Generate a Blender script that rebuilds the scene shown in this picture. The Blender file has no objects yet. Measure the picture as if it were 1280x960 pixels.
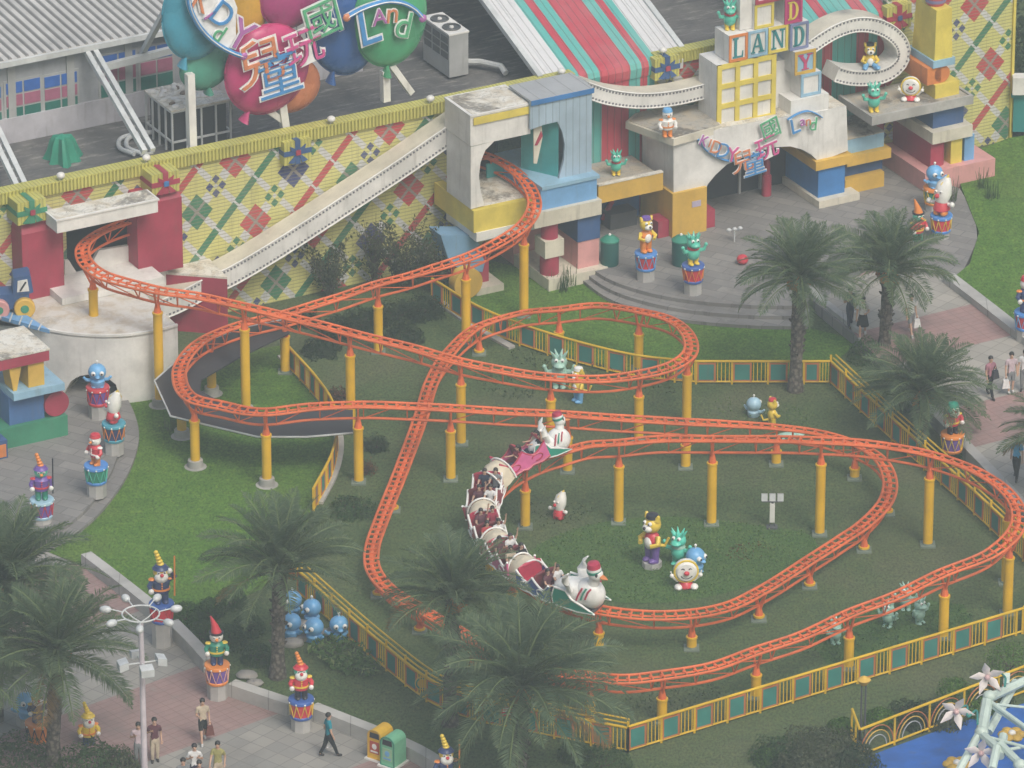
import bpy, math, random
import numpy as np
from math import sin, cos, pi, radians, hypot, atan2, sqrt
from mathutils import Vector, Matrix
RND = random.Random(11)
C = bpy.context.scene.collection
# ---------------------------------------------------------------- survey of the place
# the camera's height and tilt were measured once; G() and W() turn a sighted direction into a point of the
# ground (at a known height) or of a plane parallel to the facade, in metres
F = 8700.0; PITCH = radians(25.0); DEPTH = F / 33.0
CAM_H = DEPTH * sin(PITCH); CAM_D = DEPTH * cos(PITCH)
SP, CP = sin(PITCH), cos(PITCH)
def ray(px, py):
    x = (px - 640) / F; y = (480 - py) / F
    return (x, CP + y * SP, -SP + y * CP)
def G(px, py, z=0.0):
    r = ray(px, py); t = (z - CAM_H) / r[2]
    return Vector((r[0] * t, -CAM_D + r[1] * t, z))
def proj(p):
    dx, dy, dz = p[0], p[1] + CAM_D, p[2] - CAM_H
    zc = dy * CP - dz * SP; yc = dy * SP + dz * CP
    return (640 + F * dx / zc, 480 - F * yc / zc)
def HT(base, py):                      # height above a ground point at which the sight line py passes
    lo, hi = -2.0, 25.0
    for _ in range(40):
        m = (lo + hi) / 2
        if proj((base[0], base[1], m))[1] > py: lo = m
        else: hi = m
    return lo
FO = G(400, 365); _e = G(1258, 176) - FO
PSI = atan2(_e.y, _e.x); UX, UY = cos(PSI), sin(PSI); VX, VY = UY, -UX
def W(px, py, v=0.0):                  # (u, z) on the plane v metres in front of the facade
    r = ray(px, py)
    t = (v - ((-FO.x) * VX + (-CAM_D - FO.y) * VY)) / (r[0] * VX + r[1] * VY)
    x, y, z = r[0] * t, -CAM_D + r[1] * t, CAM_H + r[2] * t
    return ((x - FO.x) * UX + (y - FO.y) * UY, z)
def UV(px, py, z):                     # (u, v) of a point at height z
    p = G(px, py, z) - FO
    return (p.x * UX + p.y * UY, p.x * VX + p.y * VY)
def FW(u, v, z):                       # facade coordinates to world
    return Vector((FO.x + u * UX + v * VX, FO.y + u * UY + v * VY, z))
# ---------------------------------------------------------------- objects
ORG = {}
SPLIT = {'rubbish', 'swirl', 'wall', 'parapet', 'rim', 'pilaster', 'red_plinth', 'post', 'door_frame', 'lap_bar', 'seam_rib', 'gutter', 'girder', 'hand_rail', 'rail', 'vents', 'legs', 'shoes', 'red_cylinder', 'plate_lines', 'side_screen', 'flower_seat', 'studs', 'ramp_batten', 'letter_plate', 'block_cap', 'spot_heads', 'twin_pole'}
def tag(o, label=None, cat=None, group=None, kind=None):
    if label: o['label'] = label
    if cat: o['category'] = cat
    if group: o['group'] = group
    if kind: o['kind'] = kind
    return o
def thing(name, label, cat, loc=(0, 0, 0), rot=0.0, group=None, scale=1.0):
    o = bpy.data.objects.new(name, None); C.objects.link(o)
    o.empty_display_size = 0.2
    o.location = loc; o.rotation_euler = (0, 0, rot); o.scale = (scale,) * 3
    ORG[o.name] = (0, 0, 0)
    return tag(o, label, cat, group)
def fthing(name, label, cat, u, v, z=0.0, group=None):   # a thing authored in facade coordinates (x=u, y=-v)
    o = thing(name, label, cat, FW(u, v, z), PSI, group)
    ORG[o.name] = (u, -v, z); return o
class MB:
    def __init__(s): s.v = []; s.f = []; s.m = []; s.s = []
    def add(s, vs, fs, m=0, sm=False):
        b = len(s.v); s.v.extend(tuple(p) for p in vs)
        for q in fs:
            s.f.append(tuple(b + i for i in q)); s.m.append(m); s.s.append(sm)
        return s
    def box(s, x0, x1, y0, y1, z0, z1, m=0):
        if x0 > x1: x0, x1 = x1, x0
        if y0 > y1: y0, y1 = y1, y0
        if z0 > z1: z0, z1 = z1, z0
        return s.add([(x, y, z) for z in (z0, z1) for y in (y0, y1) for x in (x0, x1)],
              [(0, 2, 3, 1), (4, 5, 7, 6), (0, 1, 5, 4), (1, 3, 7, 5), (3, 2, 6, 7), (2, 0, 4, 6)], m)
    def prism(s, pts, z0, z1, m=0, mtop=None, bottom=True):
        a = sum(pts[i][0] * pts[(i + 1) % len(pts)][1] - pts[(i + 1) % len(pts)][0] * pts[i][1] for i in range(len(pts)))
        if a < 0: pts = pts[::-1]
        n = len(pts)
        s.add([(p[0], p[1], z0) for p in pts] + [(p[0], p[1], z1) for p in pts],
              [(i, (i + 1) % n, n + (i + 1) % n, n + i) for i in range(n)], m)
        s.add([(p[0], p[1], z1) for p in pts], [tuple(range(n))], m if mtop is None else mtop)
        if bottom: s.add([(p[0], p[1], z0) for p in pts], [tuple(range(n))[::-1]], m)
        return s
    def sheet(s, pts, m=0):
        a = sum(pts[i][0] * pts[(i + 1) % len(pts)][1] - pts[(i + 1) % len(pts)][0] * pts[i][1] for i in range(len(pts)))
        if a < 0: pts = pts[::-1]
        return s.add(pts, [tuple(range(len(pts)))], m)
    def prismY(s, pts, y0, y1, m=0):    # polygon in xz pushed along y
        if y0 > y1: y0, y1 = y1, y0
        a = sum(pts[i][0] * pts[(i + 1) % len(pts)][1] - pts[(i + 1) % len(pts)][0] * pts[i][1] for i in range(len(pts)))
        if a < 0: pts = pts[::-1]
        n = len(pts)
        return s.add([(p[0], y0, p[1]) for p in pts] + [(p[0], y1, p[1]) for p in pts],
              [tuple(range(n)), tuple(range(2 * n - 1, n - 1, -1))] + [(i, n + i, n + (i + 1) % n, (i + 1) % n) for i in range(n)], m)
    def tube(s, pts, r, n=8, m=0, closed=False, sm=True, caps=True, ref=(0, 0, 1), flat=1.0, ph=0.0):
        pts = [Vector(p) for p in pts]; k = len(pts); ring = []; ref = Vector(ref)
        for i, p in enumerate(pts):
            a = pts[i - 1] if (i or closed) else p; b = pts[(i + 1) % k] if (i < k - 1 or closed) else p
            t = (b - a)
            t = t.normalized() if t.length > 1e-9 else Vector((0, 0, 1))
            x = t.cross(ref)
            if x.length < 1e-3: x = t.cross(Vector((1, 0, 0)) if abs(t.x) < .9 else Vector((0, 1, 0)))
            x.normalize(); y = x.cross(t)
            rr = r[i] if isinstance(r, (list, tuple)) else r
            ring.append([p + x * (rr * cos(2 * pi * j / n + ph)) + y * (rr * flat * sin(2 * pi * j / n + ph)) for j in range(n)])
        vs = [q for g in ring for q in g]; fs = []
        for i in range(k if closed else k - 1):
            a = i * n; b = ((i + 1) % k) * n
            for j in range(n): fs.append((a + j, a + (j + 1) % n, b + (j + 1) % n, b + j))
        s.add(vs, fs, m, sm)
        if caps and not closed:
            s.add(ring[0], [tuple(range(n))[::-1]], m); s.add(ring[-1], [tuple(range(n))], m)
        return s
    def bar(s, p, q, w=.05, m=0): return s.tube([p, q], w * .7071, 4, m, sm=False, ph=pi / 4)
    def lathe(s, prof, n=20, c=(0, 0, 0), m=0, sm=True, M=None, sx=1, sy=1):
        vs = []; k = len(prof)
        for r, z in prof:
            for j in range(n):
                p = Vector((r * sx * cos(2 * pi * j / n), r * sy * sin(2 * pi * j / n), z))
                if M: p = M @ p
                vs.append((p[0] + c[0], p[1] + c[1], p[2] + c[2]))
        fs = [(i * n + j, i * n + (j + 1) % n, (i + 1) * n + (j + 1) % n, (i + 1) * n + j) for i in range(k - 1) for j in range(n)]
        s.add(vs, fs, m, sm)
        if prof[0][0] > 1e-4: s.add(vs[:n], [tuple(range(n))[::-1]], m)
        if prof[-1][0] > 1e-4: s.add(vs[-n:], [tuple(range(n))], m)
        return s
    def ell(s, c, r, m=0, n=16, M=None):
        if not isinstance(r, (tuple, list)): r = (r, r, r)
        k = max(6, n // 2)
        prof = [(sin(pi * i / k) if 0 < i < k else 1e-5, -cos(pi * i / k)) for i in range(k + 1)]
        S = Matrix.Diagonal((r[0], r[1], r[2]))
        return s.lathe(prof, n, c, m, True, (M.to_3x3() @ S) if M else S)
    def build(s, name, mats, parent=None, kind=None, loc=None):
        if not isinstance(mats, (list, tuple)): mats = [mats]
        if name in SPLIT and not kind:
            par = list(range(len(s.v)))
            def root_(i):
                while par[i] != i: par[i] = par[par[i]]; i = par[i]
                return i
            key = {}
            for i, p in enumerate(s.v):         # pieces that share a corner stay together
                q = tuple(round(c, 4) for c in p)
                if q in key: par[root_(i)] = root_(key[q])
                else: key[q] = i
            for f in s.f:
                for i in f[1:]: par[root_(i)] = root_(f[0])
            isl = {}
            for f, m, sm in zip(s.f, s.m, s.s): isl.setdefault(root_(f[0]), []).append((f, m, sm))
            if len(isl) > 1:
                out = None
                for fs in isl.values():
                    us = sorted({i for f, _, _ in fs for i in f}); mp = {i: k for k, i in enumerate(us)}
                    b = MB(); b.v = [s.v[i] for i in us]; b.f = [tuple(mp[i] for i in f) for f, _, _ in fs]; b.m = [m for _, m, _ in fs]; b.s = [q for _, _, q in fs]
                    SPLIT.discard(name); q = b.build(name, mats, parent, kind, loc); SPLIT.add(name); out = out or q
                return out
        o0 = ORG.get(parent.name, (0, 0, 0)) if parent else (0, 0, 0)
        me = bpy.data.meshes.new(name)
        me.from_pydata([(p[0] - o0[0], p[1] - o0[1], p[2] - o0[2]) for p in s.v], [], s.f)
        for mm in mats: me.materials.append(mm)
        me.polygons.foreach_set('material_index', s.m); me.polygons.foreach_set('use_smooth', s.s)
        me.update()
        if any(s.s): me.set_sharp_from_angle(angle=radians(42))
        o = bpy.data.objects.new(name, me); C.objects.link(o)
        if parent:
            o.parent = parent; ORG[o.name] = o0
        if kind: o['kind'] = kind
        if loc is not None: o.location = loc
        return o
def fb(mb, v0, v1, a, b, m=0):          # a block of the facade: upper left and lower right corner of its front face
    u0, z1 = W(a[0], a[1], v1); u1, z0 = W(b[0], b[1], v1)
    mb.box(u0, u1, -v1, -v0, z0, z1, m); return mb
def copy_tree(o, parent=None):
    c = o.copy(); C.objects.link(c)
    if parent: c.parent = parent
    for ch in list(o.children): copy_tree(ch, c)
    return c
def spline(pts, step=0.25, closed=False):       # Catmull-Rom through points, resampled
    P = [Vector(p) for p in pts]; out = []; n = len(P)
    for i in range(n if closed else n - 1):
        p0 = P[i - 1] if (i or closed) else P[0] * 2 - P[1]; p1 = P[i]; p2 = P[(i + 1) % n]
        p3 = P[(i + 2) % n] if (i < n - 2 or closed) else P[-1] * 2 - P[-2]
        d01, d12, d23 = [max((b - a).length, 1e-4) ** .5 for a, b in ((p0, p1), (p1, p2), (p2, p3))]
        m1 = (p2 - p1) + ((p1 - p0) / d01 - (p2 - p0) / (d01 + d12)) * d12
        m2 = (p2 - p1) + ((p3 - p2) / d23 - (p3 - p1) / (d12 + d23)) * d12
        k = max(2, int((p2 - p1).length / step))
        for j in range(k):
            t = j / k; t2 = t * t; t3 = t2 * t
            out.append(p1 * (2 * t3 - 3 * t2 + 1) + m1 * (t3 - 2 * t2 + t) + p2 * (-2 * t3 + 3 * t2) + m2 * (t3 - t2))
    if not closed: out.append(P[-1].copy())
    return out
def resample(pts, step):
    out = [pts[0].copy()]; acc = 0.0; last = pts[0]
    for p in pts[1:]:
        d = (p - last).length
        while acc + d >= step and d > 1e-9:
            t = (step - acc) / d; last = last.lerp(p, t); out.append(last.copy()); d = (p - last).length; acc = 0.0
        acc += d; last = p
    return out
# ---------------------------------------------------------------- materials
class NT:                                # tiny expression builder on a node tree
    def __init__(s, m): m.use_nodes = True; s.t = m.node_tree; s.n = s.t.nodes; s.l = s.t.links
    def new(s, k, **kw):
        o = s.n.new(k)
        for a, b in kw.items(): setattr(o, a, b)
        return o
    def put(s, sock, x):
        if isinstance(x, X): s.l.new(x.o, sock)
        elif hasattr(x, 'is_output'): s.l.new(x, sock)
        elif x is not None:
            if hasattr(sock.default_value, '__len__') and len(sock.default_value) == 4 and len(x) == 3: x = (*x, 1)
            sock.default_value = x
    def math(s, op, a, b=None, c=None):
        o = s.new('ShaderNodeMath', operation=op)
        for i, q in enumerate((a, b, c)):
            if q is not None: s.put(o.inputs[i], q)
        return X(s, o.outputs[0])
    def mix(s, f, a, b, mode='MIX'):
        o = s.new('ShaderNodeMix', data_type='RGBA', blend_type=mode)
        s.put(o.inputs[0], f); s.put(o.inputs[6], a); s.put(o.inputs[7], b)
        return o.outputs[2]
    def noise(s, vec, scale, detail=4, rough=.55, dist=0.0):
        o = s.new('ShaderNodeTexNoise'); s.put(o.inputs['Vector'], vec)
        o.inputs['Scale'].default_value = scale; o.inputs['Detail'].default_value = detail
        o.inputs['Roughness'].default_value = rough; o.inputs['Distortion'].default_value = dist
        return X(s, o.outputs[0])
    def ramp(s, f, a, b):                # smooth 0..1 between a and b
        o = s.new('ShaderNodeMapRange', interpolation_type='SMOOTHSTEP')
        s.put(o.inputs[0], f); o.inputs[1].default_value = a; o.inputs[2].default_value = b
        return X(s, o.outputs[0])
    def coord(s, k='Object'): return s.new('ShaderNodeTexCoord').outputs[k]
    def scale(s, vec, sc, rot=(0, 0, 0)):
        o = s.new('ShaderNodeMapping'); s.put(o.inputs[0], vec); o.inputs['Scale'].default_value = sc; o.inputs['Rotation'].default_value = rot
        return o.outputs[0]
    def xyz(s, vec):
        o = s.new('ShaderNodeSeparateXYZ'); s.put(o.inputs[0], vec); return [X(s, q) for q in o.outputs]
    def bump(s, h, st=.3, d=.02):
        o = s.new('ShaderNodeBump'); s.put(o.inputs['Height'], h); o.inputs['Strength'].default_value = st; o.inputs['Distance'].default_value = d
        return o.outputs[0]
class X:
    def __init__(s, t, o): s.t = t; s.o = o
    def __add__(s, b): return s.t.math('ADD', s, b)
    def __sub__(s, b): return s.t.math('SUBTRACT', s, b)
    def __mul__(s, b): return s.t.math('MULTIPLY', s, b)
    def __lt__(s, b): return s.t.math('LESS_THAN', s, b)
    def __gt__(s, b): return s.t.math('GREATER_THAN', s, b)
    def abs(s): return s.t.math('ABSOLUTE', s)
    def mod(s, m): return s.t.math('FLOORED_MODULO', s, m)
    def ping(s, m):                      # distance to the nearest multiple of m
        return s.t.math('PINGPONG', s, m / 2)
MATS = {}
def base(name):
    m = bpy.data.materials.new(name); t = NT(m); b = t.n['Principled BSDF']
    return m, t, b
def sc3(c, k): return tuple(min(1, q * k) for q in c)
def paint(name, col, rough=.55, var=.16, dirt=.35, streak=True, dcol=(.16, .145, .12), scale=1.0):
    """painted surface: uneven tone, vertical dirt streaks and blotches that belong to the surface"""
    if name in MATS: return MATS[name]
    m, t, b = base(name); co = t.coord()
    n1 = t.noise(co, .9 * scale, 5); n2 = t.noise(t.scale(co, (2.2, 2.2, .25) if streak else (1, 1, 1)), 1.6 * scale, 5, .65)
    n3 = t.noise(co, 9 * scale, 3)
    c = t.mix(t.ramp(n1, .3, .7), sc3(col, 1 - var), sc3(col, 1 + var * .6))
    c = t.mix(t.ramp(n3, .35, .75) * (var * .8), c, sc3(col, .62))
    c = t.mix(t.ramp(n2, .52, .8) * dirt, c, dcol)
    t.put(b.inputs['Base Color'], c); t.put(b.inputs['Roughness'], t.ramp(n1, .2, .8) * .2 + (rough - .1))
    t.put(b.inputs['Normal'], t.bump(n3, .15, .01))
    b.inputs['Specular IOR Level'].default_value = .35
    MATS[name] = m; return m
def gloss(name, col, rough=.3, var=.1):
    if name in MATS: return MATS[name]
    m, t, b = base(name); co = t.coord(); n1 = t.noise(co, 3, 4)
    t.put(b.inputs['Base Color'], t.mix(t.ramp(n1, .3, .7), sc3(col, 1 - var), sc3(col, 1 + var)))
    t.put(b.inputs['Roughness'], t.noise(co, 6, 3) * .25 + (rough - .1)); MATS[name] = m; return m
def clad(name, col, pitch=.35, axis=0, depth=.6, rough=.45, dirt=.3):
    """profiled metal sheet with standing ribs"""
    if name in MATS: return MATS[name]
    m, t, b = base(name); co = t.coord(); x = t.xyz(co)[axis]
    d = x.ping(pitch); n1 = t.noise(co, .7, 5); n2 = t.noise(t.scale(co, (1.8, 1.8, .2)), 1.5, 5, .65)
    c = t.mix(t.ramp(n1, .3, .7), sc3(col, .86), sc3(col, 1.1))
    c = t.mix((d < .018) * .45, c, sc3(col, .45))
    c = t.mix(t.ramp(n2, .5, .8) * dirt, c, (.17, .15, .13))
    t.put(b.inputs['Base Color'], c); b.inputs['Roughness'].default_value = rough
    t.put(b.inputs['Normal'], t.bump(t.ramp(d, 0, .05), depth, .03)); MATS[name] = m; return m
def stained_top(name, col=(.68, .66, .6), k=.8):
    """flat white roof with black mould patches and bare brown spots"""
    m, t, b = base(name); co = t.coord()
    n1 = t.noise(co, .55, 6, .62, .6); n2 = t.noise(co, 1.7, 6, .65, .4); n3 = t.noise(co, 7, 4)
    n4 = t.noise(t.scale(co, (1, 1, 1), (0, 0, .5)), 1.1, 7, .7, 1.2)
    c = t.mix(t.ramp(n2, .38, .66) * .65, col, (.47, .39, .27))
    c = t.mix(t.ramp(n1, .54, .62) * t.ramp(n3, .25, .5) * (.85 * k), c, (.075, .065, .055))
    c = t.mix(t.math('SUBTRACT', 1.0, t.ramp((n4 - .5).abs(), .004, .014)) * (.6 * k), c, (.06, .05, .045))
    t.put(b.inputs['Base Color'], c); b.inputs['Roughness'].default_value = .85; t.put(b.inputs['Normal'], t.bump(n3, .3, .02)); return m
def harlequin():
    """yellow tiled wall with grey diagonal bands, red and green stripes, diamonds and little squares (surface coordinates)"""
    m, t, b = base('harlequin_tiles'); co = t.coord(); x, y, z = t.xyz(co)
    n0 = t.noise(co, .5, 5); n1 = t.noise(t.scale(co, (1.5, 1.5, .25)), 1.3, 5, .65)
    zz = z * (1 / 1.1); p = x - zz; q = x + zz
    P0 = -2.65; S = 3.34
    grey = (.56, .565, .575); red = (.46, .045, .055); grn = (.03, .18, .09); nav = (.035, .05, .17); dgrey = (.27, .24, .22); yel = (.58, .555, .19)
    pd = (p - P0).ping(S)                       # distance to the diamond columns
    qd = (q - .55).ping(1.67)                   # distance to the cross bands
    c = yel
    c = t.mix(t.math('MAXIMUM', pd < .26, qd < .17), c, grey)
    col = (p - (P0 - S / 2)).mod(2 * S) > S     # alternating column
    odd = t.math('SUBTRACT', 1.0, col)          # 1 for P0 + 2kS
    # broad stripes halfway between the diamond columns
    ld = (p - (P0 + S / 2)).ping(S)
    lr = (p - (P0 + S / 2 + S / 2)).mod(2 * S) > S
    lc = t.mix(lr, red, grn)
    c = t.mix((ld < .2) * (qd > .06), c, lc)
    # diamonds and small squares alternate along each column
    off = odd * 1.67
    qq = q - .5 - off
    dd = qq.ping(S)                             # distance to diamond centres
    fam = (qq + S / 2).mod(2 * S) > S
    dc_a = t.mix(fam, red, grn); dc_b = t.mix(fam, red, nav)
    dc = t.mix(odd, dc_b, dc_a)
    big = t.math('MAXIMUM', pd, dd)
    c = t.mix(big < .69, c, dc)
    cross = t.math('MINIMUM', pd, dd)
    c = t.mix((big < .69) * (cross < .075), c, dgrey)
    sq = (qq - S / 2).ping(S); pb = (pd - .27).abs(); qb = (sq - .27).abs()
    c = t.mix(t.math('MAXIMUM', pd, sq) < .52, c, t.mix((t.math('MAXIMUM', pd, sq) < .1), yel, grey))
    c = t.mix(t.math('MAXIMUM', pb, qb) < .17, c, t.mix(odd, grn, nav))
    # tile courses, fading and dirt
    tr = z.ping(.145); c = t.mix((tr < .02) * .5, c, (.22, .2, .12))
    tx = x.ping(.29); c = t.mix((tx < .012) * .22, c, (.22, .2, .12))
    c = t.mix(t.ramp(n0, .3, .72) * .1, c, (.62, .6, .5))
    c = t.mix(t.ramp(n1, .5, .8) * .38, c, (.19, .17, .12))
    t.put(b.inputs['Base Color'], c); b.inputs['Roughness'].default_value = .5
    t.put(b.inputs['Normal'], t.bump(t.ramp(tr, 0, .03), .4, .02)); return m
def striped(name, axis, stops, pitch=.3, org=0.0):
    """profiled cladding painted in broad stripes; stops = [(coordinate, colour)...]"""
    m, t, b = base(name); co = t.coord(); x = t.xyz(co)[axis]
    c = stops[0][1]
    for s, cc in stops[1:]: c = t.mix(x > s, c, cc)
    n1 = t.noise(co, .5, 5); n2 = t.noise(t.scale(co, (1.8, 1.8, .2)), 1.5, 5, .65); d = x.ping(pitch)
    c = t.mix(t.ramp(n1, .35, .75) * .18, c, (.5, .47, .45)); c = t.mix((d < .02) * .4, c, (.1, .08, .08))
    c = t.mix(t.ramp(n2, .52, .8) * .3, c, (.16, .14, .13))
    t.put(b.inputs['Base Color'], c); b.inputs['Roughness'].default_value = .45
    t.put(b.inputs['Normal'], t.bump(t.ramp(d, 0, .06), .6, .03)); return m
def lawn(name, a, bcol, dry, dryamt=.5):
    m, t, b = base(name); co = t.coord()
    n1 = t.noise(co, .16, 6, .6, .3); n2 = t.noise(co, 1.3, 6, .7); n3 = t.noise(t.scale(co, (1, .55, 1)), 11, 5, .7); n4 = t.noise(co, .45, 5, .6)
    c = t.mix(t.ramp(n2, .3, .7), a, bcol)
    c = t.mix(t.ramp(n1, .45, .72) * dryamt, c, dry)
    c = t.mix(t.ramp(n4, .55, .75) * .35, c, sc3(a, .6))
    n5 = t.noise(t.scale(co, (1, .7, 1)), 5.5, 4, .75); n6 = t.noise(co, .09, 3)
    c = t.mix(t.ramp(n5, .5, .68) * .55, c, (bcol[0] * 1.75, bcol[1] * 1.3, bcol[2] * 1.1))
    c = t.mix(t.ramp(n3, .4, .66) * .75, c, sc3(a, .38))
    c = t.mix(t.ramp(n6, .5, .65) * .25, c, sc3(dry, .9))
    t.put(b.inputs['Base Color'], c); b.inputs['Roughness'].default_value = .95; b.inputs['Specular IOR Level'].default_value = .1
    t.put(b.inputs['Normal'], t.bump(n3, .9, .06)); return m
def leaf(name, a, bcol, tip=None, rough=.6):
    """leaves: each leaf its own tone"""
    if name in MATS: return MATS[name]
    m, t, b = base(name); r = X(t, t.new('ShaderNodeNewGeometry').outputs['Random Per Island'])
    n = t.noise(t.coord(), 1.5, 3)
    c = t.mix(r, a, bcol)
    if tip: c = t.mix(r > .86, c, tip)
    c = t.mix(t.ramp(n, .4, .7) * .4, c, sc3(a, .6))
    t.put(b.inputs['Base Color'], c); b.inputs['Roughness'].default_value = rough; b.inputs['Specular IOR Level'].default_value = .25
    tr = t.new('ShaderNodeBsdfTranslucent'); t.put(tr.inputs[0], t.mix(.35, c, (.30, .36, .12))); mx = t.new('ShaderNodeMixShader'); mx.inputs[0].default_value = .55
    t.l.new(b.outputs[0], mx.inputs[1]); t.l.new(tr.outputs[0], mx.inputs[2]); t.l.new(mx.outputs[0], t.n['Material Output'].inputs[0])
    MATS[name] = m; return m
def paving(name, tones, tile=(.6, .6), rot=0.0, joint=.02, band=None, grime=.5, plank=0.5):
    """stone flags with joints, tone by flag, optional coloured bands across"""
    m, t, b = base(name); co = t.scale(t.coord(), (1, 1, 1), (0, 0, rot))
    br = t.new('ShaderNodeTexBrick'); t.put(br.inputs[0], co)
    br.inputs['Color1'].default_value = (*tones[0], 1); br.inputs['Color2'].default_value = (*tones[1], 1); br.inputs['Mortar'].default_value = (*sc3(tones[0], .62), 1)
    br.inputs['Scale'].default_value = 1; br.inputs['Mortar Size'].default_value = joint; br.inputs['Brick Width'].default_value = tile[0]; br.inputs['Row Height'].default_value = tile[1]
    br.offset = plank
    c = br.outputs[0]
    n1 = t.noise(co, .35, 6, .6, .4); n2 = t.noise(co, 2.2, 6, .65); n3 = t.noise(co, 14, 3)
    if band:
        per, wid, ph, bc, brot = band
        x = t.xyz(t.scale(t.coord(), (1, 1, 1), (0, 0, brot)))[0]
        k = (x - ph).mod(per) < wid
        c = t.mix(k * .8, c, t.mix(t.ramp(n2, .3, .7), bc, sc3(bc, .8)))
        j = t.math('MINIMUM', x.ping(.3), t.xyz(t.scale(t.coord(), (1, 1, 1), (0, 0, brot)))[1].ping(.6))
        c = t.mix((j < .014) * k * .5, c, sc3(bc, .45))
    c = t.mix(t.ramp(n1, .45, .75) * grime, c, (.12, .115, .11)); c = t.mix(t.ramp(n2, .5, .8) * grime * .7, c, (.34, .33, .31))
    t.put(b.inputs['Base Color'], c); b.inputs['Roughness'].default_value = .85
    t.put(b.inputs['Normal'], t.bump(n3, .2, .01)); return m
WHITE = paint('white_paint', (.72, .71, .68), dirt=.3); WHITEC = paint('white_plaster', (.70, .69, .665), dirt=.4)
CREAM = paint('cream_plaster', (.62, .58, .48), dirt=.5)
RED = paint('red_paint', (.36, .042, .075), dirt=.22); DRED = paint('dark_red_cladding', (.30, .045, .06))
BLUE = paint('blue_paint', (.05, .19, .46), dirt=.15); NAVY = paint('navy_paint', (.045, .10, .24)); LBLUE = paint('light_blue_paint', (.28, .46, .60))
SKYB = paint('sky_blue_paint', (.17, .36, .62)); TEAL = paint('teal_paint', (.06, .34, .34)); PINK = paint('pink_paint', (.62, .31, .30))
YEL = paint('yellow_paint', (.68, .55, .10), dirt=.25); OCH = paint('ochre_paint', (.62, .39, .07), dirt=.25); ORA = paint('orange_paint', (.66, .22, .06))
GREEN = paint('green_paint', (.05, .24, .14)); GREY = paint('grey_metal', (.38, .39, .39), rough=.5); DGREY = paint('dark_grey_metal', (.09, .095, .1))
CONC = paint('weathered_concrete', (.40, .39, .37), var=.25, dirt=.5, streak=False, rough=.85); STEEL = paint('galvanised_steel', (.55, .57, .57), rough=.4)
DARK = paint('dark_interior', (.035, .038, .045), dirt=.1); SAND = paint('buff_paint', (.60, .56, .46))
STOP = stained_top('stained_roof_top'); GTOP = stained_top('stained_grey_top', (.36, .35, .32))
CORAL = paint('coral_track_paint', (.68, .145, .045), rough=.45, var=.2, dirt=.22, streak=False, scale=1.4, dcol=(.30, .10, .06)); COLY = paint('column_yellow_paint', (.70, .415, .016), rough=.45, dirt=.16, var=.13)
FENY = paint('fence_yellow_paint', (.66, .42, .02), rough=.45, dirt=.15); FENT = paint('fence_teal_panel', (.045, .22, .19)); FENO = paint('fence_orange_frame', (.50, .17, .06))
BLACK = gloss('black_rubber', (.02, .02, .022), .6)
# ---------------------------------------------------------------- the ground
def P3(pts, z): return [tuple(G(a, b, z)) for a, b in pts]
def arc_px(pts, z=0, step=.3):
    return [tuple(p) for p in spline([G(a, b, z) for a, b in pts], step)]
g = MB(); g.sheet([(-420, -420, 0), (420, -420, 0), (420, 420, 0), (-420, 420, 0)])
M_DULL = lawn('dull_lawn', (.078, .122, .052), (.11, .155, .062), (.15, .145, .092), .6)
M_LAWN = lawn('bright_lawn', (.078, .175, .028), (.125, .24, .04), (.16, .185, .06), .4)
g.build('ground', M_DULL, kind='structure')
LAWNL = [(190, 497), (225, 482), (290, 440), (350, 432), (398, 492), (421, 545), (407, 612), (385, 650), (350, 690), (330, 735), (262, 765), (225, 790), (200, 770), (120, 712), (60, 690), (20, 640), (60, 560), (120, 500)]
MB().sheet(P3(LAWNL, .012)).build('lawn', M_LAWN, kind='structure')
LAWNM = [(560, 330), (600, 322), (690, 345), (740, 352), (800, 380), (870, 398), (990, 405), (1075, 425), (1045, 452), (1038, 474), (870, 472), (800, 466), (740, 452), (660, 428), (600, 405), (545, 365)]
MB().sheet(P3(LAWNM, .012)).build('lawn', M_LAWN, kind='structure')
LAWNR = [(1190, 200), (1262, 172), (1420, 150), (1420, 500), (1300, 470), (1282, 428), (1185, 352), (1212, 330), (1224, 290), (1206, 245)]
# darker grass beds inside the ride
M_BED = lawn('clover_bed', (.066, .135, .040), (.10, .175, .05), (.08, .12, .045), .3)
PAVE_G = (.34, .335, .32)
M_PLAZA = paving('terrace_flags', ((.24, .23, .22), (.18, .174, .168)), (1.1, .55), .5, .02, None, .6)
M_PATH = paving('path_pavers', ((.315, .30, .275), (.24, .235, .222)), (.62, .62), radians(40), .018, (9.3, 4.6, 1.9, (.33, .20, .19), radians(51)), .45, .0)
M_PATHR = paving('promenade_pavers', ((.38, .355, .315), (.305, .288, .26)), (.62, .62), radians(38), .018, (7.6, 3.2, 3.4, (.36, .20, .19), radians(60)), .4, .0)
M_STONE = paving('kerb_granite', ((.46, .45, .43), (.40, .39, .375)), (1.3, 5.), 0, .02, None, .5)
# lower left promenade
MB().sheet(P3([(-160, 640), (60, 690), (120, 716), (216, 792), (272, 850), (300, 868), (378, 893), (480, 928), (560, 962), (600, 1010), (560, 1150), (-300, 1150)], .016)).build('pavement', M_PATH, kind='structure')
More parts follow.
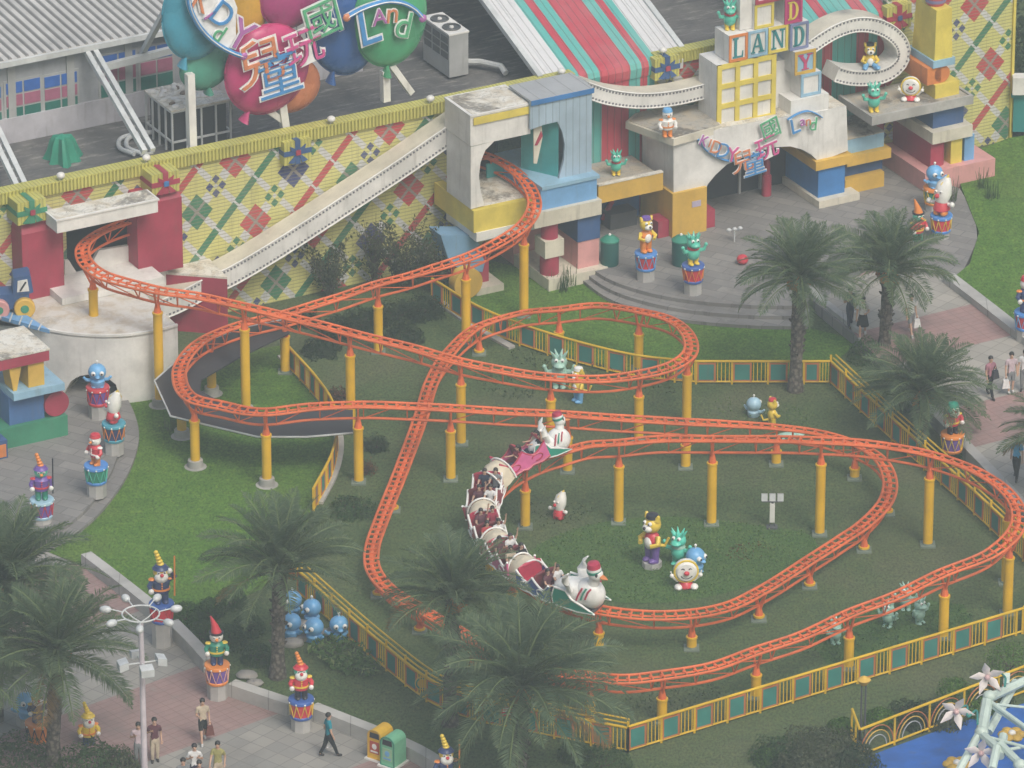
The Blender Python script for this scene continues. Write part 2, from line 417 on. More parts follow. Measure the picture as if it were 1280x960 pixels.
# left terrace, two broad steps
TERR = [(152, 488), (168, 520), (174, 548), (166, 582), (146, 618), (108, 660), (60, 690), (-20, 720), (-160, 760)]
CORNER = [(-160, 455), (60, 465)]
tc = G(20, 560)
for nm, d_, z in (('step', 0, .13), ('terrace', .62, .27)):
    A = spline([G(a, b) for a, b in TERR], .3)
    A = [(p.x + (tc.x - p.x) / (tc - p).length * d_, p.y + (tc.y - p.y) / (tc - p).length * d_) for p in A]
    MB().prism(A + [tuple(G(a, b))[:2] for a, b in CORNER], -.2, z).build(nm, M_PLAZA, kind='structure')
# right plaza: three curved steps, then the flags
ARC = [(722, 350), (760, 377), (800, 392), (850, 403), (905, 409), (960, 412), (1010, 412)]
PZ = [(1012, 372), (1075, 425), (1130, 480), (1300, 655), (1420, 800), (1600, 800), (1500, 560), (1282, 430), (1184, 355), (1205, 336), (1222, 300), (1219, 268), (1200, 236), (1100, 190), (900, 190), (700, 270)]
for k in range(3):
    z = .15 * (k + 1)
    base_arc = arc_px(ARC)
    up = [(p[0] + (-.02 + .0) * k, p[1] + .62 * k) for p in base_arc]
    MB().prism(up + [tuple(G(a, b, .45))[:2] for a, b in (PZ if k == 2 else [(1012, 385), (1000, 260), (700, 270)])], -.2 + .02 * k, z).build('step' if k < 2 else 'plaza', M_PLAZA, kind='structure')
PATHR = [(1075, 425), (1130, 480), (1300, 655), (1420, 800), (1600, 800), (1500, 560), (1282, 430), (1184, 355), (1150, 322), (1080, 340), (1030, 372)]
MB().sheet(P3(PATHR, .458)).build('path', M_PATHR, kind='structure')
MB().prism([tuple(G(a, b, .48))[:2] for a, b in LAWNR], -.2, .48).build('lawn', M_LAWN, kind='structure')
# kerbs and low walls
def strip_wall(name, label, px, z0, h, w, m, cat='wall', group=None, zb=None):
    pts = spline([G(a, b, z0) for a, b in px], .5)
    root = thing(name, label, cat, pts[0] if False else (pts[0].x, pts[0].y, z0), 0, group)
    L = []; Rr = []
    for i, p in enumerate(pts):
        t = (pts[min(i + 1, len(pts) - 1)] - pts[max(i - 1, 0)]); n = Vector((-t.y, t.x, 0)).normalized() * w / 2
        L.append((p.x + n.x - pts[0].x, p.y + n.y - pts[0].y)); Rr.append((p.x - n.x - pts[0].x, p.y - n.y - pts[0].y))
    b = MB()
    for i in range(len(L) - 1):
        q = [L[i], L[i + 1], Rr[i + 1], Rr[i]]
        b.prism(q, -(.3), h, 0, 0)
    b.build('wall_body', m, root)
    c = MB()
    return root
strip_wall('low_wall', 'low grey granite wall between the bright left lawn and the lower promenade', [(108, 706), (150, 738), (198, 776)], 0, .48, .42, M_STONE, 'wall')
strip_wall('low_wall', 'low grey granite wall between the blue-drum and orange-drum statues', [(216, 792), (240, 816), (262, 840)], 0, .52, .45, M_STONE, 'wall')
strip_wall('low_wall', 'short low granite wall left of the red drum soldier', [(290, 868), (325, 880), (364, 893)], 0, .5, .45, M_STONE, 'wall')
strip_wall('low_wall', 'long curved granite wall behind the yellow and green litter bins', [(392, 897), (440, 916), (490, 936), (535, 958), (580, 992)], 0, .5, .45, M_STONE, 'wall')
strip_wall('low_wall', 'pale retaining wall between the curved steps and the leaning palm path', [(1008, 376), (1040, 402), (1076, 430)], 0, .62, .3, M_STONE, 'wall')
strip_wall('kerb_wall', 'pale stone kerb edging the upper right lawn', [(1186, 352), (1230, 386), (1284, 428), (1340, 470)], .45, .3, .5, M_STONE, 'kerb')
strip_wall('kerb_wall', 'pale stone strip between the sloping yellow fence and the right promenade', [(1130, 484), (1200, 556), (1290, 650), (1340, 702)], .2, .3, .4, M_STONE, 'kerb')
strip_wall('kerb_wall', 'concrete kerb curving beside the yellow fence on the left lawn', [(352, 446), (392, 488), (414, 520), (424, 552), (418, 590), (398, 630)], 0, .1, .35, CONC, 'kerb')
strip_wall('kerb_wall', 'concrete kerb under the yellow fence by the block tower', [(540, 372), (585, 404), (640, 436)], 0, .1, .3, CONC, 'kerb')
# ---------------------------------------------------------------- the harlequin facade
HARL = harlequin()
RIBY = clad('yellow_parapet_tiles', (.53, .50, .13), .15, 0, .8, .45, .3)
fac = fthing('patterned_facade', 'long yellow harlequin-patterned facade wall with a ribbed yellow parapet', 'building wall', 0, 0)
ZT = 7.0
def wu(px, py=200, v=0): return W(px, py, v)[0]
cl, cr = W(84, 330)[0], W(172, 320)[0]          # cave of the left portal
tl, tr_ = W(596, 200)[0], W(668, 200)[0]        # hole of the right tunnel
sl, sr = W(716, 90)[0], W(818, 70)[0]           # first striped bay
s2l, s2r = W(1000, 30)[0], W(1106, 100)[0]      # second striped bay
UR = 31.65
b = MB()
def wall(u0, u1, z0, z1): b.box(u0, u1, 0, .3, z0, z1)
wall(-14.4, cl, 0, 6.55); wall(cl, cr, 0, 2.7); wall(cl, cr, 5.75, 6.55); wall(cr, tl, 0, 6.55)
wall(tl, tr_, 0, 2.6); wall(tl, tr_, 5.6, 6.55); wall(tr_, sl, 0, 6.55); wall(sr, s2l, 2.9, 6.55); wall(s2r, UR, 0, 7.6)
b.build('wall', HARL, fac)
b = MB(); n = 0
for (u0, u1, zt) in ((-14.4, sl, 0), (sr, s2l, 0), (s2r, UR, .6)):
    b.box(u0, u1, -.14, .34, 6.55 + zt + (.4 if zt else 0), 7.0 + zt + (.4 if zt else 0))
    b.box(u0, u1, -.2, .38, 7.0 + zt + (.4 if zt else 0), 7.06 + zt + (.4 if zt else 0), 1)
    k = int((u1 - u0) / .15)
    for i in range(k): b.box(u0 + i * .15 + .03, u0 + i * .15 + .10, -.19, -.14, 6.57 + zt + (.4 if zt else 0), 6.99 + zt + (.4 if zt else 0))
b.build('parapet', [RIBY, RIBY], fac)
b = MB(); b.box(UR, UR + .12, -.1, .5, 0, 8); b.build('end_trim', YEL, fac)
# striped bays
REDS = (.46, .05, .075); TEALS = (.10, .40, .36)
def bay(name, u0, u1, px_stops, lab):
    us = [(W(px, py, 0)[0], c) for px, py, c in px_stops]
    m = striped(name, 0, us, .32)
    o = MB(); o.box(u0, u1, -.03, .3, 0, ZT - .35)
    return o.build('striped_cladding', m, fac)
bay('stripe_bay_left', sl, sr, [(716, 90, TEALS), (727, 88, REDS), (737, 85, TEALS), (752, 82, REDS), (786, 75, TEALS), (800, 70, REDS), (809, 66, TEALS)], '')
bay('stripe_bay_right', s2l, s2r, [(1000, 40, REDS), (1012, 30, TEALS), (1028, 30, REDS), (1040, 60, TEALS), (1070, 60, REDS), (1085, 60, TEALS), (1096, 60, REDS)], '')
# rolled top of the striped bays and the striped roof running back
def roofstripes(name, u0, u1, stops, lab, slope, length, wide):
    us = [(W(px, py, 0)[0], c) for px, py, c in stops]
    m = striped(name, 0, [(q - (u0 + u1) / 2, c) for q, c in us], .32)
    r = fthing('striped_roof', lab, 'roof', (u0 + u1) / 2, -2, 6.6)
    o = MB(); z0 = ZT - .35
    prof = [(-.12, z0 - .25), (-.16, z0 + .02), (-.08, z0 + .22), (.12, z0 + .34)]
    for k in range(1, 12): prof.append((.12 + length * k / 11, z0 + .34 + slope * length * k / 11))
    for (ua, ub) in ((u0 - wide, u1 + wide),):
        vs = [(u, y, z) for y, z in prof for u in (ua, ub)] + [(u, y + .02, z - .12) for y, z in prof for u in (ua, ub)]
        k = len(prof); fs = [(2 * i, 2 * i + 1, 2 * i + 3, 2 * i + 2) for i in range(k - 1)] + [(2 * k + 2 * i + 1, 2 * k + 2 * i, 2 * k + 2 * i + 2, 2 * k + 2 * i + 3) for i in range(k - 1)]
        fs += [(2 * i, 2 * i + 2, 2 * k + 2 * i + 2, 2 * k + 2 * i) for i in range(k - 1)] + [(2 * i + 3, 2 * i + 1, 2 * k + 2 * i + 1, 2 * k + 2 * i + 3) for i in range(k - 1)]
        o.add(vs, fs, 0)
    o.build('roof_sheet', m, r)
    rb = MB()
    for i in range(int((u1 - u0 + 2 * wide) / .42) + 1):
        u = u0 - wide + i * .42
        if u < u0 or u > u1: rb.tube([(u, .3, z0 + .38), (u, .12 + length, z0 + .36 + slope * length)], .03, 4)
    rb.build('seam_rib', STEEL, r)
    gt = MB()
    for u in (u0 - wide - .1, u1 + wide + .1): gt.bar((u, .2, z0 + .35), (u, .12 + length, z0 + .38 + slope * length), .22)
    gt.build('gutter', STEEL, r)
    return r
WSH = (.62, .62, .63)
roofstripes('striped_roof_left', sl, sr, [(640, 100, WSH), (712, 92, TEALS), (723, 90, REDS), (733, 86, TEALS), (748, 83, REDS), (786, 75, TEALS), (800, 70, REDS), (809, 66, TEALS), (819, 60, WSH)], 'red, teal and white striped metal roof left of the letter tower', .34, 12, 1.25)
roofstripes('striped_roof_right', s2l, s2r, [(980, 40, REDS), (1012, 30, TEALS), (1028, 30, REDS), (1040, 60, TEALS), (1070, 60, REDS), (1085, 60, TEALS), (1096, 60, REDS)], 'red and teal striped metal roof behind the white curled ribbon', .34, 8, .1)
# gift boxes with ribbons on the wall
def gift(px, py, w, h, c1, c2, lab, v=.42, cb=None):
    u, z = W(px, py, v)
    r = fthing('gift_box', lab, 'ornament', u, 0, z - h / 2, 'gift boxes fixed to the facade')
    o = MB(); o.box(u - w / 2, u + w / 2, -v, .0, z - h / 2, z + h / 2); o.build('box_body', RIBY, r)
    o = MB(); o.box(u - .11, u + .11, -v - .03, .0, z - h / 2 - .01, z + h / 2 + .03); o.box(u - w / 2 - .02, u + w / 2 + .02, -v - .034, 0, z - .1, z + .1); o.build('ribbon', c1, r)
    o = MB()
    for s in (-1, 1):
        o.prismY([(u + s * .02, z + .12), (u + s * .34, z + .3), (u + s * .3, z + .12), (u + s * .1, z + .02)], -v - .06, -v - .035); o.prismY([(u + s * .03, z), (u + s * .42, z - .38), (u + s * .16, z - .44)], -v - .06, -v - .035)
    o.build('bow', c1, r); o = MB(); o.box(u - .1, u + .1, -v - .1, -v - .03, z - .1, z + .1); o.build('knot', c2, r)
    return r
gift(372, 190, 1.15, .95, NAVY, RED, 'yellow gift box with navy ribbon on the wall above the white ramp')
gift(207, 229, 1.15, .85, RED, BLUE, 'yellow gift box with red ribbon and blue knot above the right portal block', 1.0)
gift(40, 265, 1.2, .9, GREEN, RED, 'yellow gift box with green ribbon on the left portal block', 1.0)
gift(834, 85, 1.1, .9, NAVY, RED, 'yellow gift box with navy ribbon beside the striped bay')
gift(1124, 22, 1.15, 1.0, RED, NAVY, 'yellow gift box with red ribbon near the upper right barrel')
# teal column at the left end
t = fthing('corner_column', 'teal round column at the left end of the facade', 'column', -14.75, .2, 0)
MB().lathe([(.5, 0), (.5, .2), (.42, .25), (.42, 6.6), (.5, 6.65), (.5, 7.1)], 18, (-14.75, -.2, 0)).build('shaft', TEAL, t)
# ---------------------------------------------------------------- left portal
p = fthing('tunnel_portal', 'left tunnel portal of two red blocks under a white lintel', 'portal', W(125, 330)[0], 0, 0)
o = MB(); fb(o, .02, .95, (27, 294), (81, 371)); pl = o.build('red_block', RED, p)
o = MB(); fb(o, .02, .95, (171, 258), (229, 334)); o.build('red_block', RED, p)
o = MB()   # chamfered tops
for a, bq in (((27, 294), (81, 371)), ((171, 258), (229, 334))):
    u0, z1 = W(*a, .95); u1, _ = W(*bq, .95)
    o.add([(u0, -.95, z1 + .002), (u1, -.95, z1 + .002), (u1 - .12, -.7, z1 + .3), (u0 + .12, -.7, z1 + .3), (u0, 0, z1 + .002), (u1, 0, z1 + .002), (u1 - .12, 0, z1 + .3), (u0 + .12, 0, z1 + .3)],
          [(0, 1, 2, 3), (3, 2, 6, 7), (0, 3, 7, 4), (1, 5, 6, 2)])
o.build('block_cap', RED, p)
o = MB(); u0, z1 = W(71, 275, 1.95); u1, _ = W(197, 243, 1.95); zb = W(71, 292, 1.95)[1]
o.box(u0, u1, -1.95, -.95, zb, z1 - .06, 0); o.box(u0 - .05, u1 + .05, -2.0, -.95, z1 - .06, z1, 0); o.box(u0 + .03, u1 - .03, -1.9, -.95, z1, z1 + .012, 1)
o.build('lintel', [WHITE, STOP], p)
o = MB(); fb(o, .02, 2.05, (78, 378), (206, 365)); u0, z1 = W(78, 381, 2.05); u1, z0 = W(206, 362, 2.05)
o = MB(); o.box(u0, u1, -2.05, -.02, 2.82, max(z1, 3.1)); o.build('plinth', WHITE, p)
ZPL = max(z1, 3.1)
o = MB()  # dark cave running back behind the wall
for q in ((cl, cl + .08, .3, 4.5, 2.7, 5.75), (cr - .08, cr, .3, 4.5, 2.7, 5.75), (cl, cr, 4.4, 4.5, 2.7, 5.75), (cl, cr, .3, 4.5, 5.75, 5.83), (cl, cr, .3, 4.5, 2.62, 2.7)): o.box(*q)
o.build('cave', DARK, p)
o = MB()  # white screens beside the track
a = [W(x, y, .1) for x, y in ((110, 338), (124, 313), (168, 306), (168, 338), (168, 352), (110, 362))]
o.prismY(a, -.1, .06); o.prismY([W(x, y, .1) for x, y in ((81, 325), (86, 325), (96, 341), (96, 366), (81, 370))], -.1, .06); o.build('side_screen', WHITE, p)
# ---------------------------------------------------------------- round terrace left
ZR = 2.8
t = fthing('round_terrace', 'white round-fronted terrace with an arched doorway under the left portal', 'terrace', W(60, 440)[0], 3, 0)
edge = spline([G(x, y, ZR) for x, y in ((-120, 360), (-50, 382), (0, 398), (60, 413), (100, 419), (150, 420), (190, 415), (222, 407))], .2)
loc = []
for q in edge:
    d = q - FO; loc.append((d.x * UX + d.y * UY, -(d.x * VX + d.y * VY)))
ends = [(loc[-1][0] + .25, -1.0), (W(206, 390)[0], -.35), (loc[0][0] - .5, -.35)]
o = MB(); doorc = None
def lpx(px, py, z):
    u, v = UV(px, py, z); return (u, -v)
dc = min(range(len(loc)), key=lambda i: abs(proj(FW(loc[i][0], -loc[i][1], 1))[0] - 116))
acc = [0.0]
for i in range(1, len(loc)): acc.append(acc[-1] + hypot(loc[i][0] - loc[i - 1][0], loc[i][1] - loc[i - 1][1]))
def arch(s):
    x = (s - acc[dc]) / 1.08
    return 0.0 if abs(x) >= 1 else .25 + .95 * sqrt(1 - x * x)
for i in range(len(loc) - 1):
    a, c = loc[i], loc[i + 1]; ha, hc = arch(acc[i]), arch(acc[i + 1])
    o.add([(a[0], a[1], ha), (c[0], c[1], hc), (c[0], c[1], ZR), (a[0], a[1], ZR)], [(0, 1, 2, 3)], 0)
    if ha or hc:
        n = Vector((c[1] - a[1], -(c[0] - a[0]), 0)).normalized() * -1.3
        o.add([(a[0], a[1], ha), (c[0], c[1], hc), (c[0] + n.x, c[1] + n.y, hc), (a[0] + n.x, a[1] + n.y, ha)], [(0, 1, 2, 3)], 1)
        o.add([(a[0] + n.x, a[1] + n.y, 0), (c[0] + n.x, c[1] + n.y, 0), (c[0] + n.x, c[1] + n.y, hc), (a[0] + n.x, a[1] + n.y, ha)], [(0, 1, 2, 3)], 2)
for a, c in zip([loc[-1], ends[0]], [ends[0], ends[1]]): o.add([(a[0], a[1], 0), (c[0], c[1], 0), (c[0], c[1], ZR), (a[0], a[1], ZR)], [(0, 1, 2, 3)], 0)
o.build('terrace_wall', [WHITEC, CREAM, DARK], t)
o = MB(); o.prism(loc + ends, ZR - .1, ZR, 0); o.build('terrace_deck', stained_top('stained_terrace_deck', (.60, .585, .55), .3), t)
o = MB()
for i in range(len(loc) - 1):
    a, c = loc[i], loc[i + 1]; o.bar((a[0], a[1] + .03, ZR + .02), (c[0], c[1] + .03, ZR + .02), .09)
o.build('rim', WHITE, t)
o = MB(); pts = [lpx(x, y, ZR + .1) for x, y in ((-40, 372), (0, 384), (34, 396), (62, 414), (50, 411), (0, 397), (-40, 385))]
o.prism(pts, ZR + .005, ZR + .16); o.build('blue_ramp', SKYB, t)
o = MB()
for k in range(7):
    x = -20 + k * 12; a = lpx(x, 378 + k * 4.6, ZR + .16); c = lpx(x - 4, 392 + k * 3.5, ZR + .16); o.bar((a[0], a[1], ZR + .18), (c[0], c[1], ZR + .18), .05)
o.build('ramp_batten', STEEL, t)
# red wedge block right of the terrace
t = fthing('red_wedge', 'dark red wedge block with a sandy white top right of the round terrace', 'block', W(250, 390)[0], 1.2, 0)
top = [lpx(x, y, 2.35) for x, y in ((206, 343), (284, 349), (262, 326), (228, 326))]
o = MB(); o.prism(top, 0, 2.35, 0); o.build('block_body', RED, t)
o = MB(); o.prism(top, 2.352, 2.44, 0); o.build('top_slab', STOP, t)
# toy truck on the terrace
q = G(16, 392, ZR); t = thing('toy_truck', 'blue toy truck with pink and yellow wheels on the round terrace', 'toy truck', q, PSI - .35)
o = MB(); o.box(-1.3, .62, -.32, .45, .32, .95); o.build('chassis', NAVY, t)
o = MB(); o.prismY([(.0, .95), (.68, .95), (.78, 1.0), (.7, 1.62), (.62, 1.7), (.05, 1.62)], -.36, .46); cb = o.build('cab', NAVY, t)
o = MB(); o.prismY([(.16, 1.04), (.62, 1.06), (.56, 1.55), (.2, 1.5)], -.385, -.362); o.build('window', WHITE, cb)
o = MB(); o.tube([(.28, -.4, 1.1), (.5, -.4, 1.45)], .035, 6); o.build('window_mark', BLACK, cb)
for x, m in ((-.55, PINK), (.42, OCH)):
    o = MB(); Mx = Matrix.Rotation(pi / 2, 3, 'X'); o.lathe([(.02, -.11), (.16, -.11), (.2, -.16), (.36, -.16), (.4, -.1), (.4, .1), (.36, .14), (.02, .14)], 22, (x, -.42, .40), 0, True, Mx)
    w_ = o.build('wheel', m, t); o = MB(); o.lathe([(.17, -.02), (.15, .03), (.01, .03)], 16, (x, -.56, .40), 0, True, Mx); o.build('hub', GREEN, w_)
# ---------------------------------------------------------------- film ribbons winding along the facade
DOTM = paint('ribbon_bulb', (.18, .18, .2), dirt=0)
def ribbon(name, lab, px, v0, v1, h, top=SAND, dense=.16):
    pts = [Vector((W(x, y, v1)[0], 0, W(x, y, v1)[1])) for x, y in px]
    pts = spline(pts, .18)
    r = fthing(name, lab, 'ribbon', pts[0].x, (v0 + v1) / 2, 0, 'film ribbons along the facade')
    ups = []; N = len(pts)
    for i in range(N):
        t = (pts[min(i + 1, N - 1)] - pts[max(i - 1, 0)]).normalized(); ups.append(Vector((-t.z, 0, t.x)))
    if ups[0].z < 0: ups = [-q for q in ups]
    o = MB(); vs = []
    for p, q in zip(pts, ups):
        a = p + q * h / 2; c = p - q * h / 2
        vs += [(a.x, -v1, a.z), (a.x, -v0, a.z), (c.x, -v0, c.z), (c.x, -v1, c.z)]
    fs = []; ms = []
    for i in range(N - 1):
        for j in range(4): fs.append((4 * i + j, 4 * i + (j + 1) % 4, 4 * i + 4 + (j + 1) % 4, 4 * i + 4 + j))
    fs += [(0, 1, 2, 3), (4 * N - 1, 4 * N - 2, 4 * N - 3, 4 * N - 4)]
    for k in range(0, (N - 1) * 4, 4): pass
    o.add(vs, fs, 0)
    o.m = [1 if (i % 4 == 0 and i < 4 * (N - 1)) else 0 for i in range(len(fs))]
    o.build('ribbon_body', [WHITEC, top], r)
    o = MB()
    for s in (.5, -.5):
        o.tube([(p.x + q.x * h * s * .98, -v1 - .01, p.z + q.z * h * s * .98) for p, q in zip(pts, ups)], .035, 5)
    o.build('edge_strip', WHITE, r)
    rs = resample(pts, dense); o = MB()
    for i, p in enumerate(rs):
        t = (rs[min(i + 1, len(rs) - 1)] - rs[max(i - 1, 0)]).normalized(); q = Vector((-t.z, 0, t.x))
        for s in (.36, -.36):
            a = p + q * h * s; o.box(a.x - .035, a.x + .035, -v1 - .03, -v1 + .01, a.z - .035, a.z + .035)
    o.build('bulb_row', DOTM, r, kind='stuff')
    return r
ribbon('film_ribbon', 'long straight white film ribbon ramp rising from the left portal to the block tower', [(150, 404), (215, 382), (262, 358), (290, 345), (330, 322), (370, 297), (430, 258), (500, 212), (545, 181), (576, 160)], .3, 1.25, .84)
ribbon('film_ribbon', 'short sagging white film ribbon across the left striped bay', [(732, 112), (760, 121), (800, 126), (840, 123), (890, 112)], .45, 1.3, .62)
ribbon('film_ribbon', 'curled white film ribbon spiralling in front of the right striped bay', [(985, 85), (1003, 68), (1024, 52), (1048, 38), (1072, 31), (1096, 33), (1116, 43), (1128, 58), (1129, 73), (1120, 86), (1104, 95), (1082, 98), (1062, 97), (1046, 93)], .5, 1.5, .6)
# ---------------------------------------------------------------- block tower with the right tunnel
t = fthing('block_tower', 'block tower of white, light blue and pink toy blocks with the right tunnel mouth', 'tower', 7.8, 2.2)
V = 3.3
zt, zb = W(588, 146, V)[1], W(588, 183, V)[1]; uL, uR = W(588, 160, V)[0], W(663, 140, V)[0]
zf = W(592, 262, V)[1]
o = MB(); o.box(uL, uR, -V, -1.2, zb, zt - .02); o.box(uL - .03, uR + .03, -V - .04, -1.2, zt - .02, zt + .06)
px = [(588, 184), (618, 177), (607, 188), (601, 203), (599, 220), (601, 238), (606, 257), (588, 262)]
pp = [W(x, y, V) for x, y in px]
pp = [(max(a, uL + .02), c) for a, c in pp]
o.prismY(pp, -V + .02, -1.3)
o.build('white_block', WHITEC, t)
o = MB(); o.box(uL + .1, uR - .05, -V + .05, -1.3, zt + .06, zt + .075); o.build('roof_stain', STOP, t)
o = MB(); o.box(W(592, 150, V + .05)[0], uR + .02, -V - .07, -V - .035, zt - .36, zt - .06); o.build('yellow_band', YEL, t)
o = MB(); u0, u1 = W(592, 270, 3.45)[0], W(676, 255, 3.45)[0]; o.box(u0, u1, -3.45, -.2, zf - .92, zf)
o.build('yellow_base', YEL, t)
o = MB(); o.prism([(u0 + .4, -3.2), (u1, -3.2), (u1 + 1.2, -.2), (u0 + .4, -.2)], zf + .003, zf + .02); o.build('tunnel_floor', STOP, t)
o = MB(); o.box(u0 + .1, u1 + .2, -3.5, -1, zf - 1.3, zf - .92); o.build('white_ledge', WHITE, t)
# light blue house
V = 3.5; uA, uB = W(663, 130, V)[0], W(740, 112, V)[0]; zT, zB = W(740, 112, V)[1], W(740, 222, V)[1]
hole = [W(x, y, V) for x, y in ((664, 162), (680, 156), (697, 152), (703, 165), (706, 180), (705, 200), (701, 216), (696, 230), (664, 240))]
o = MB()
o.prismY([(uA, zT)] + [(uA, hole[0][1])] + hole[1:-1] + [(hole[-2][0], zB - .1), (uB, zB - .1), (uB, zT)], -V, -V + .12)
o.box(uB - .12, uB - .002, -V + .12, -1.78, zB - .1, zT - .003); o.box(uB - .12, uB - .002, -1.78, -.25, zB - .1, zT - .92)
o.build('light_blue_wall', clad('light_blue_cladding', (.34, .44, .53), .3, 0, .4), t)
o = MB(); o.box(uA, uB + .05, -V - .06, -1.75, zT, zT + .08); o.box(uA, uB, -1.75, -.25, zT - .9, zT - .8); o.build('grey_roof', clad('grey_roof_sheet', (.36, .37, .38), .75, 0, .5), t)
o = MB(); o.box(uA, uB + .06, -V - .08, -V - .06, zT - .12, zT + .08); o.build('roof_edge', BLUE, t)
o = MB(); k = 14   # teal drum wall seen through the hole
cy = -V + .4
arcp = [(uA + .15 + 1.28 * sin(a), -V + .14 + (1.28 * (1 - cos(a))) * 1.4) for a in [pi * .5 * i / k for i in range(k + 1)]]
o2 = [(W(703, 190, V)[0] - .1 - 0.0, -V + .13), (W(676, 190, V)[0], -V + 1.6)]
o.add([(o2[0][0], o2[0][1], zB), (o2[1][0], o2[1][1], zB), (o2[1][0], o2[1][1], zT - .5), (o2[0][0], o2[0][1], zT - .5)], [(0, 1, 2, 3)])
o.box(uA - .5, W(676, 190, V)[0], -.9, -.8, zf, zf + .6)
o.build('teal_screen', TEAL, t)
o = MB(); o.prismY([W(x, y, V - .2) for x, y in ((668, 160), (678, 158), (679, 172), (672, 205), (668, 205))], -V + .25, -V + .3); o.build('painted_fin', CREAM, t)
o = MB(); o.prismY([W(x, y, V - .2) for x, y in ((677, 164), (679, 170), (672, 182), (669, 182))], -V + .22, -V + .249); o.build('red_flash', RED, t)
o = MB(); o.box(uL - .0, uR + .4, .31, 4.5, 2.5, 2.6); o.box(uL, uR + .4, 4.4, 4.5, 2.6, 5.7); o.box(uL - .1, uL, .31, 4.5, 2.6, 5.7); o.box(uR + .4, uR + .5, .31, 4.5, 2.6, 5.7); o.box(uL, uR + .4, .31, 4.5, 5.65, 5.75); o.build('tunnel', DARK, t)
o = MB(); fb(o, .1, 3.9, (676, 238), (746, 248)); o.build('blue_cornice', SKYB, t)
uc0, zc1 = W(676, 238, 3.9); uc1, zc0 = W(746, 248, 3.9)
o = MB(); o.box(uc0 + .02, uc1 + .1, -3.96, -.1, zc1 + .002, zc1 + .14); o.build('cornice_cap', LBLUE, t)
o = MB(); ul0, zl1 = W(668, 266, 4.1); ul1, zl0 = W(752, 270, 4.1); o.box(ul0, ul1, -4.1, -.15, zc0 - .62, zc0 - .002); o.build('white_shelf', CREAM, t)
zs = zc0 - .62
o = MB(); un0, un1 = W(722, 300, 3.9)[0], W(750, 300, 3.9)[0]; zn = W(750, 297, 3.9)[1]
o.box(un0, un1, -3.9, -2.0, zn, zs - .002); o.build('navy_block', NAVY, t)
o = MB(); o.box(un0 + .04, un1 - .02, -3.86, -2.0, .5, zn - .003); o.build('pink_block', PINK, t)
o = MB(); o.box(W(686, 340, 4.25)[0], W(760, 340, 4.25)[0], -4.25, -1.4, -.1, .5); o.build('white_base', CREAM, t)
uS = W(680, 320, 3.8)[0]; o = MB()
zz = [.5, .5 + (zs - .5) * .36, .5 + (zs - .5) * .68, zs - .003]
o.lathe([(.38, zz[0]), (.38, zz[1]), ], 20, (uS + .35, -3.6, 0)); o.lathe([(.34, zz[2]), (.34, zz[3])], 20, (uS + .35, -3.6, 0)); o.build('red_cylinder', RED, t)
o = MB(); o.box(uS + .35 - .42, uS + .35 + .42, -4.02, -3.18, zz[1] + .003, zz[2] - .003); o.build('white_cube', CREAM, t)
# blue and red leg under the left corner
o = MB(); u0, z1 = W(570, 300, 2.6); u1, z0 = W(602, 345, 2.6)
o.prismY([W(x, y, 2.7) for x, y in ((548, 292), (592, 292), (603, 326), (600, 338), (560, 330))], -2.9, -1.9); o.build('blue_bracket', paint('dull_blue_paint', (.17, .31, .47), dirt=.4), t)
o = MB(); fb(o, .8, 2.8, (588, 328), (611, 362)); o.build('red_leg', RED, t)
o = MB(); Mx = Matrix.Rotation(pi / 2, 3, 'X'); u, z = W(582, 352, 3.1); o.lathe([(.01, -.25), (.62, -.25), (.62, .25), (.01, .25)], 24, (u, -3.1, max(z, .62)), 0, True, Mx); o.build('yellow_disc', OCH, t)
o = MB(); fb(o, 1.0, 3.3, (596, 362), (630, 380)); o.build('leg_footing', CREAM, t)
o = MB(); o.box(W(640, 330, 1.2)[0], W(690, 330, 1.2)[0], -1.3, -.02, 0, zs - .002); o.build('inner_pier', PINK, t)
# low ochre bay between tower and gate, with a little roof garden
b = fthing('flat_bay', 'ochre flat-roofed bay between the block tower and the entrance arch', 'building', 12, 1.5)
o = MB(); u0, z1 = W(748, 240, 2.6); u1, z0 = W(826, 236, 2.6)
zt_ = W(748, 233, 2.6)[1]; zq = zt_ - .75
o.box(u0, u1 + .1, -2.6, -2.45, zq, zt_); o.build('ochre_fascia', OCH, b)
o = MB(); o.box(u0, u1 + .1, -2.45, -.05, zq, zt_ - .22); o.build('flat_roof', GTOP, b)
o = MB(); o.box(u0, u1 + .1, -2.63, -2.42, zt_, zt_ + .05); o.build('roof_coping', STOP, b)
o = MB(); o.box(u0 + .2, u1 + .3, -.35, -.02, 0, zq); o.build('back_wall', NAVY, b)
o = MB(); o.box(u0 + 1.4, u0 + 2.6, -1.1, -.36, .45, 1.1); o.build('counter', DGREY, b)
o = MB(); o.prismY([W(x, y, .6) for x, y in ((752, 275), (756, 275), (768, 252), (764, 250))], -.62, -.5); o.build('red_brace', RED, b)
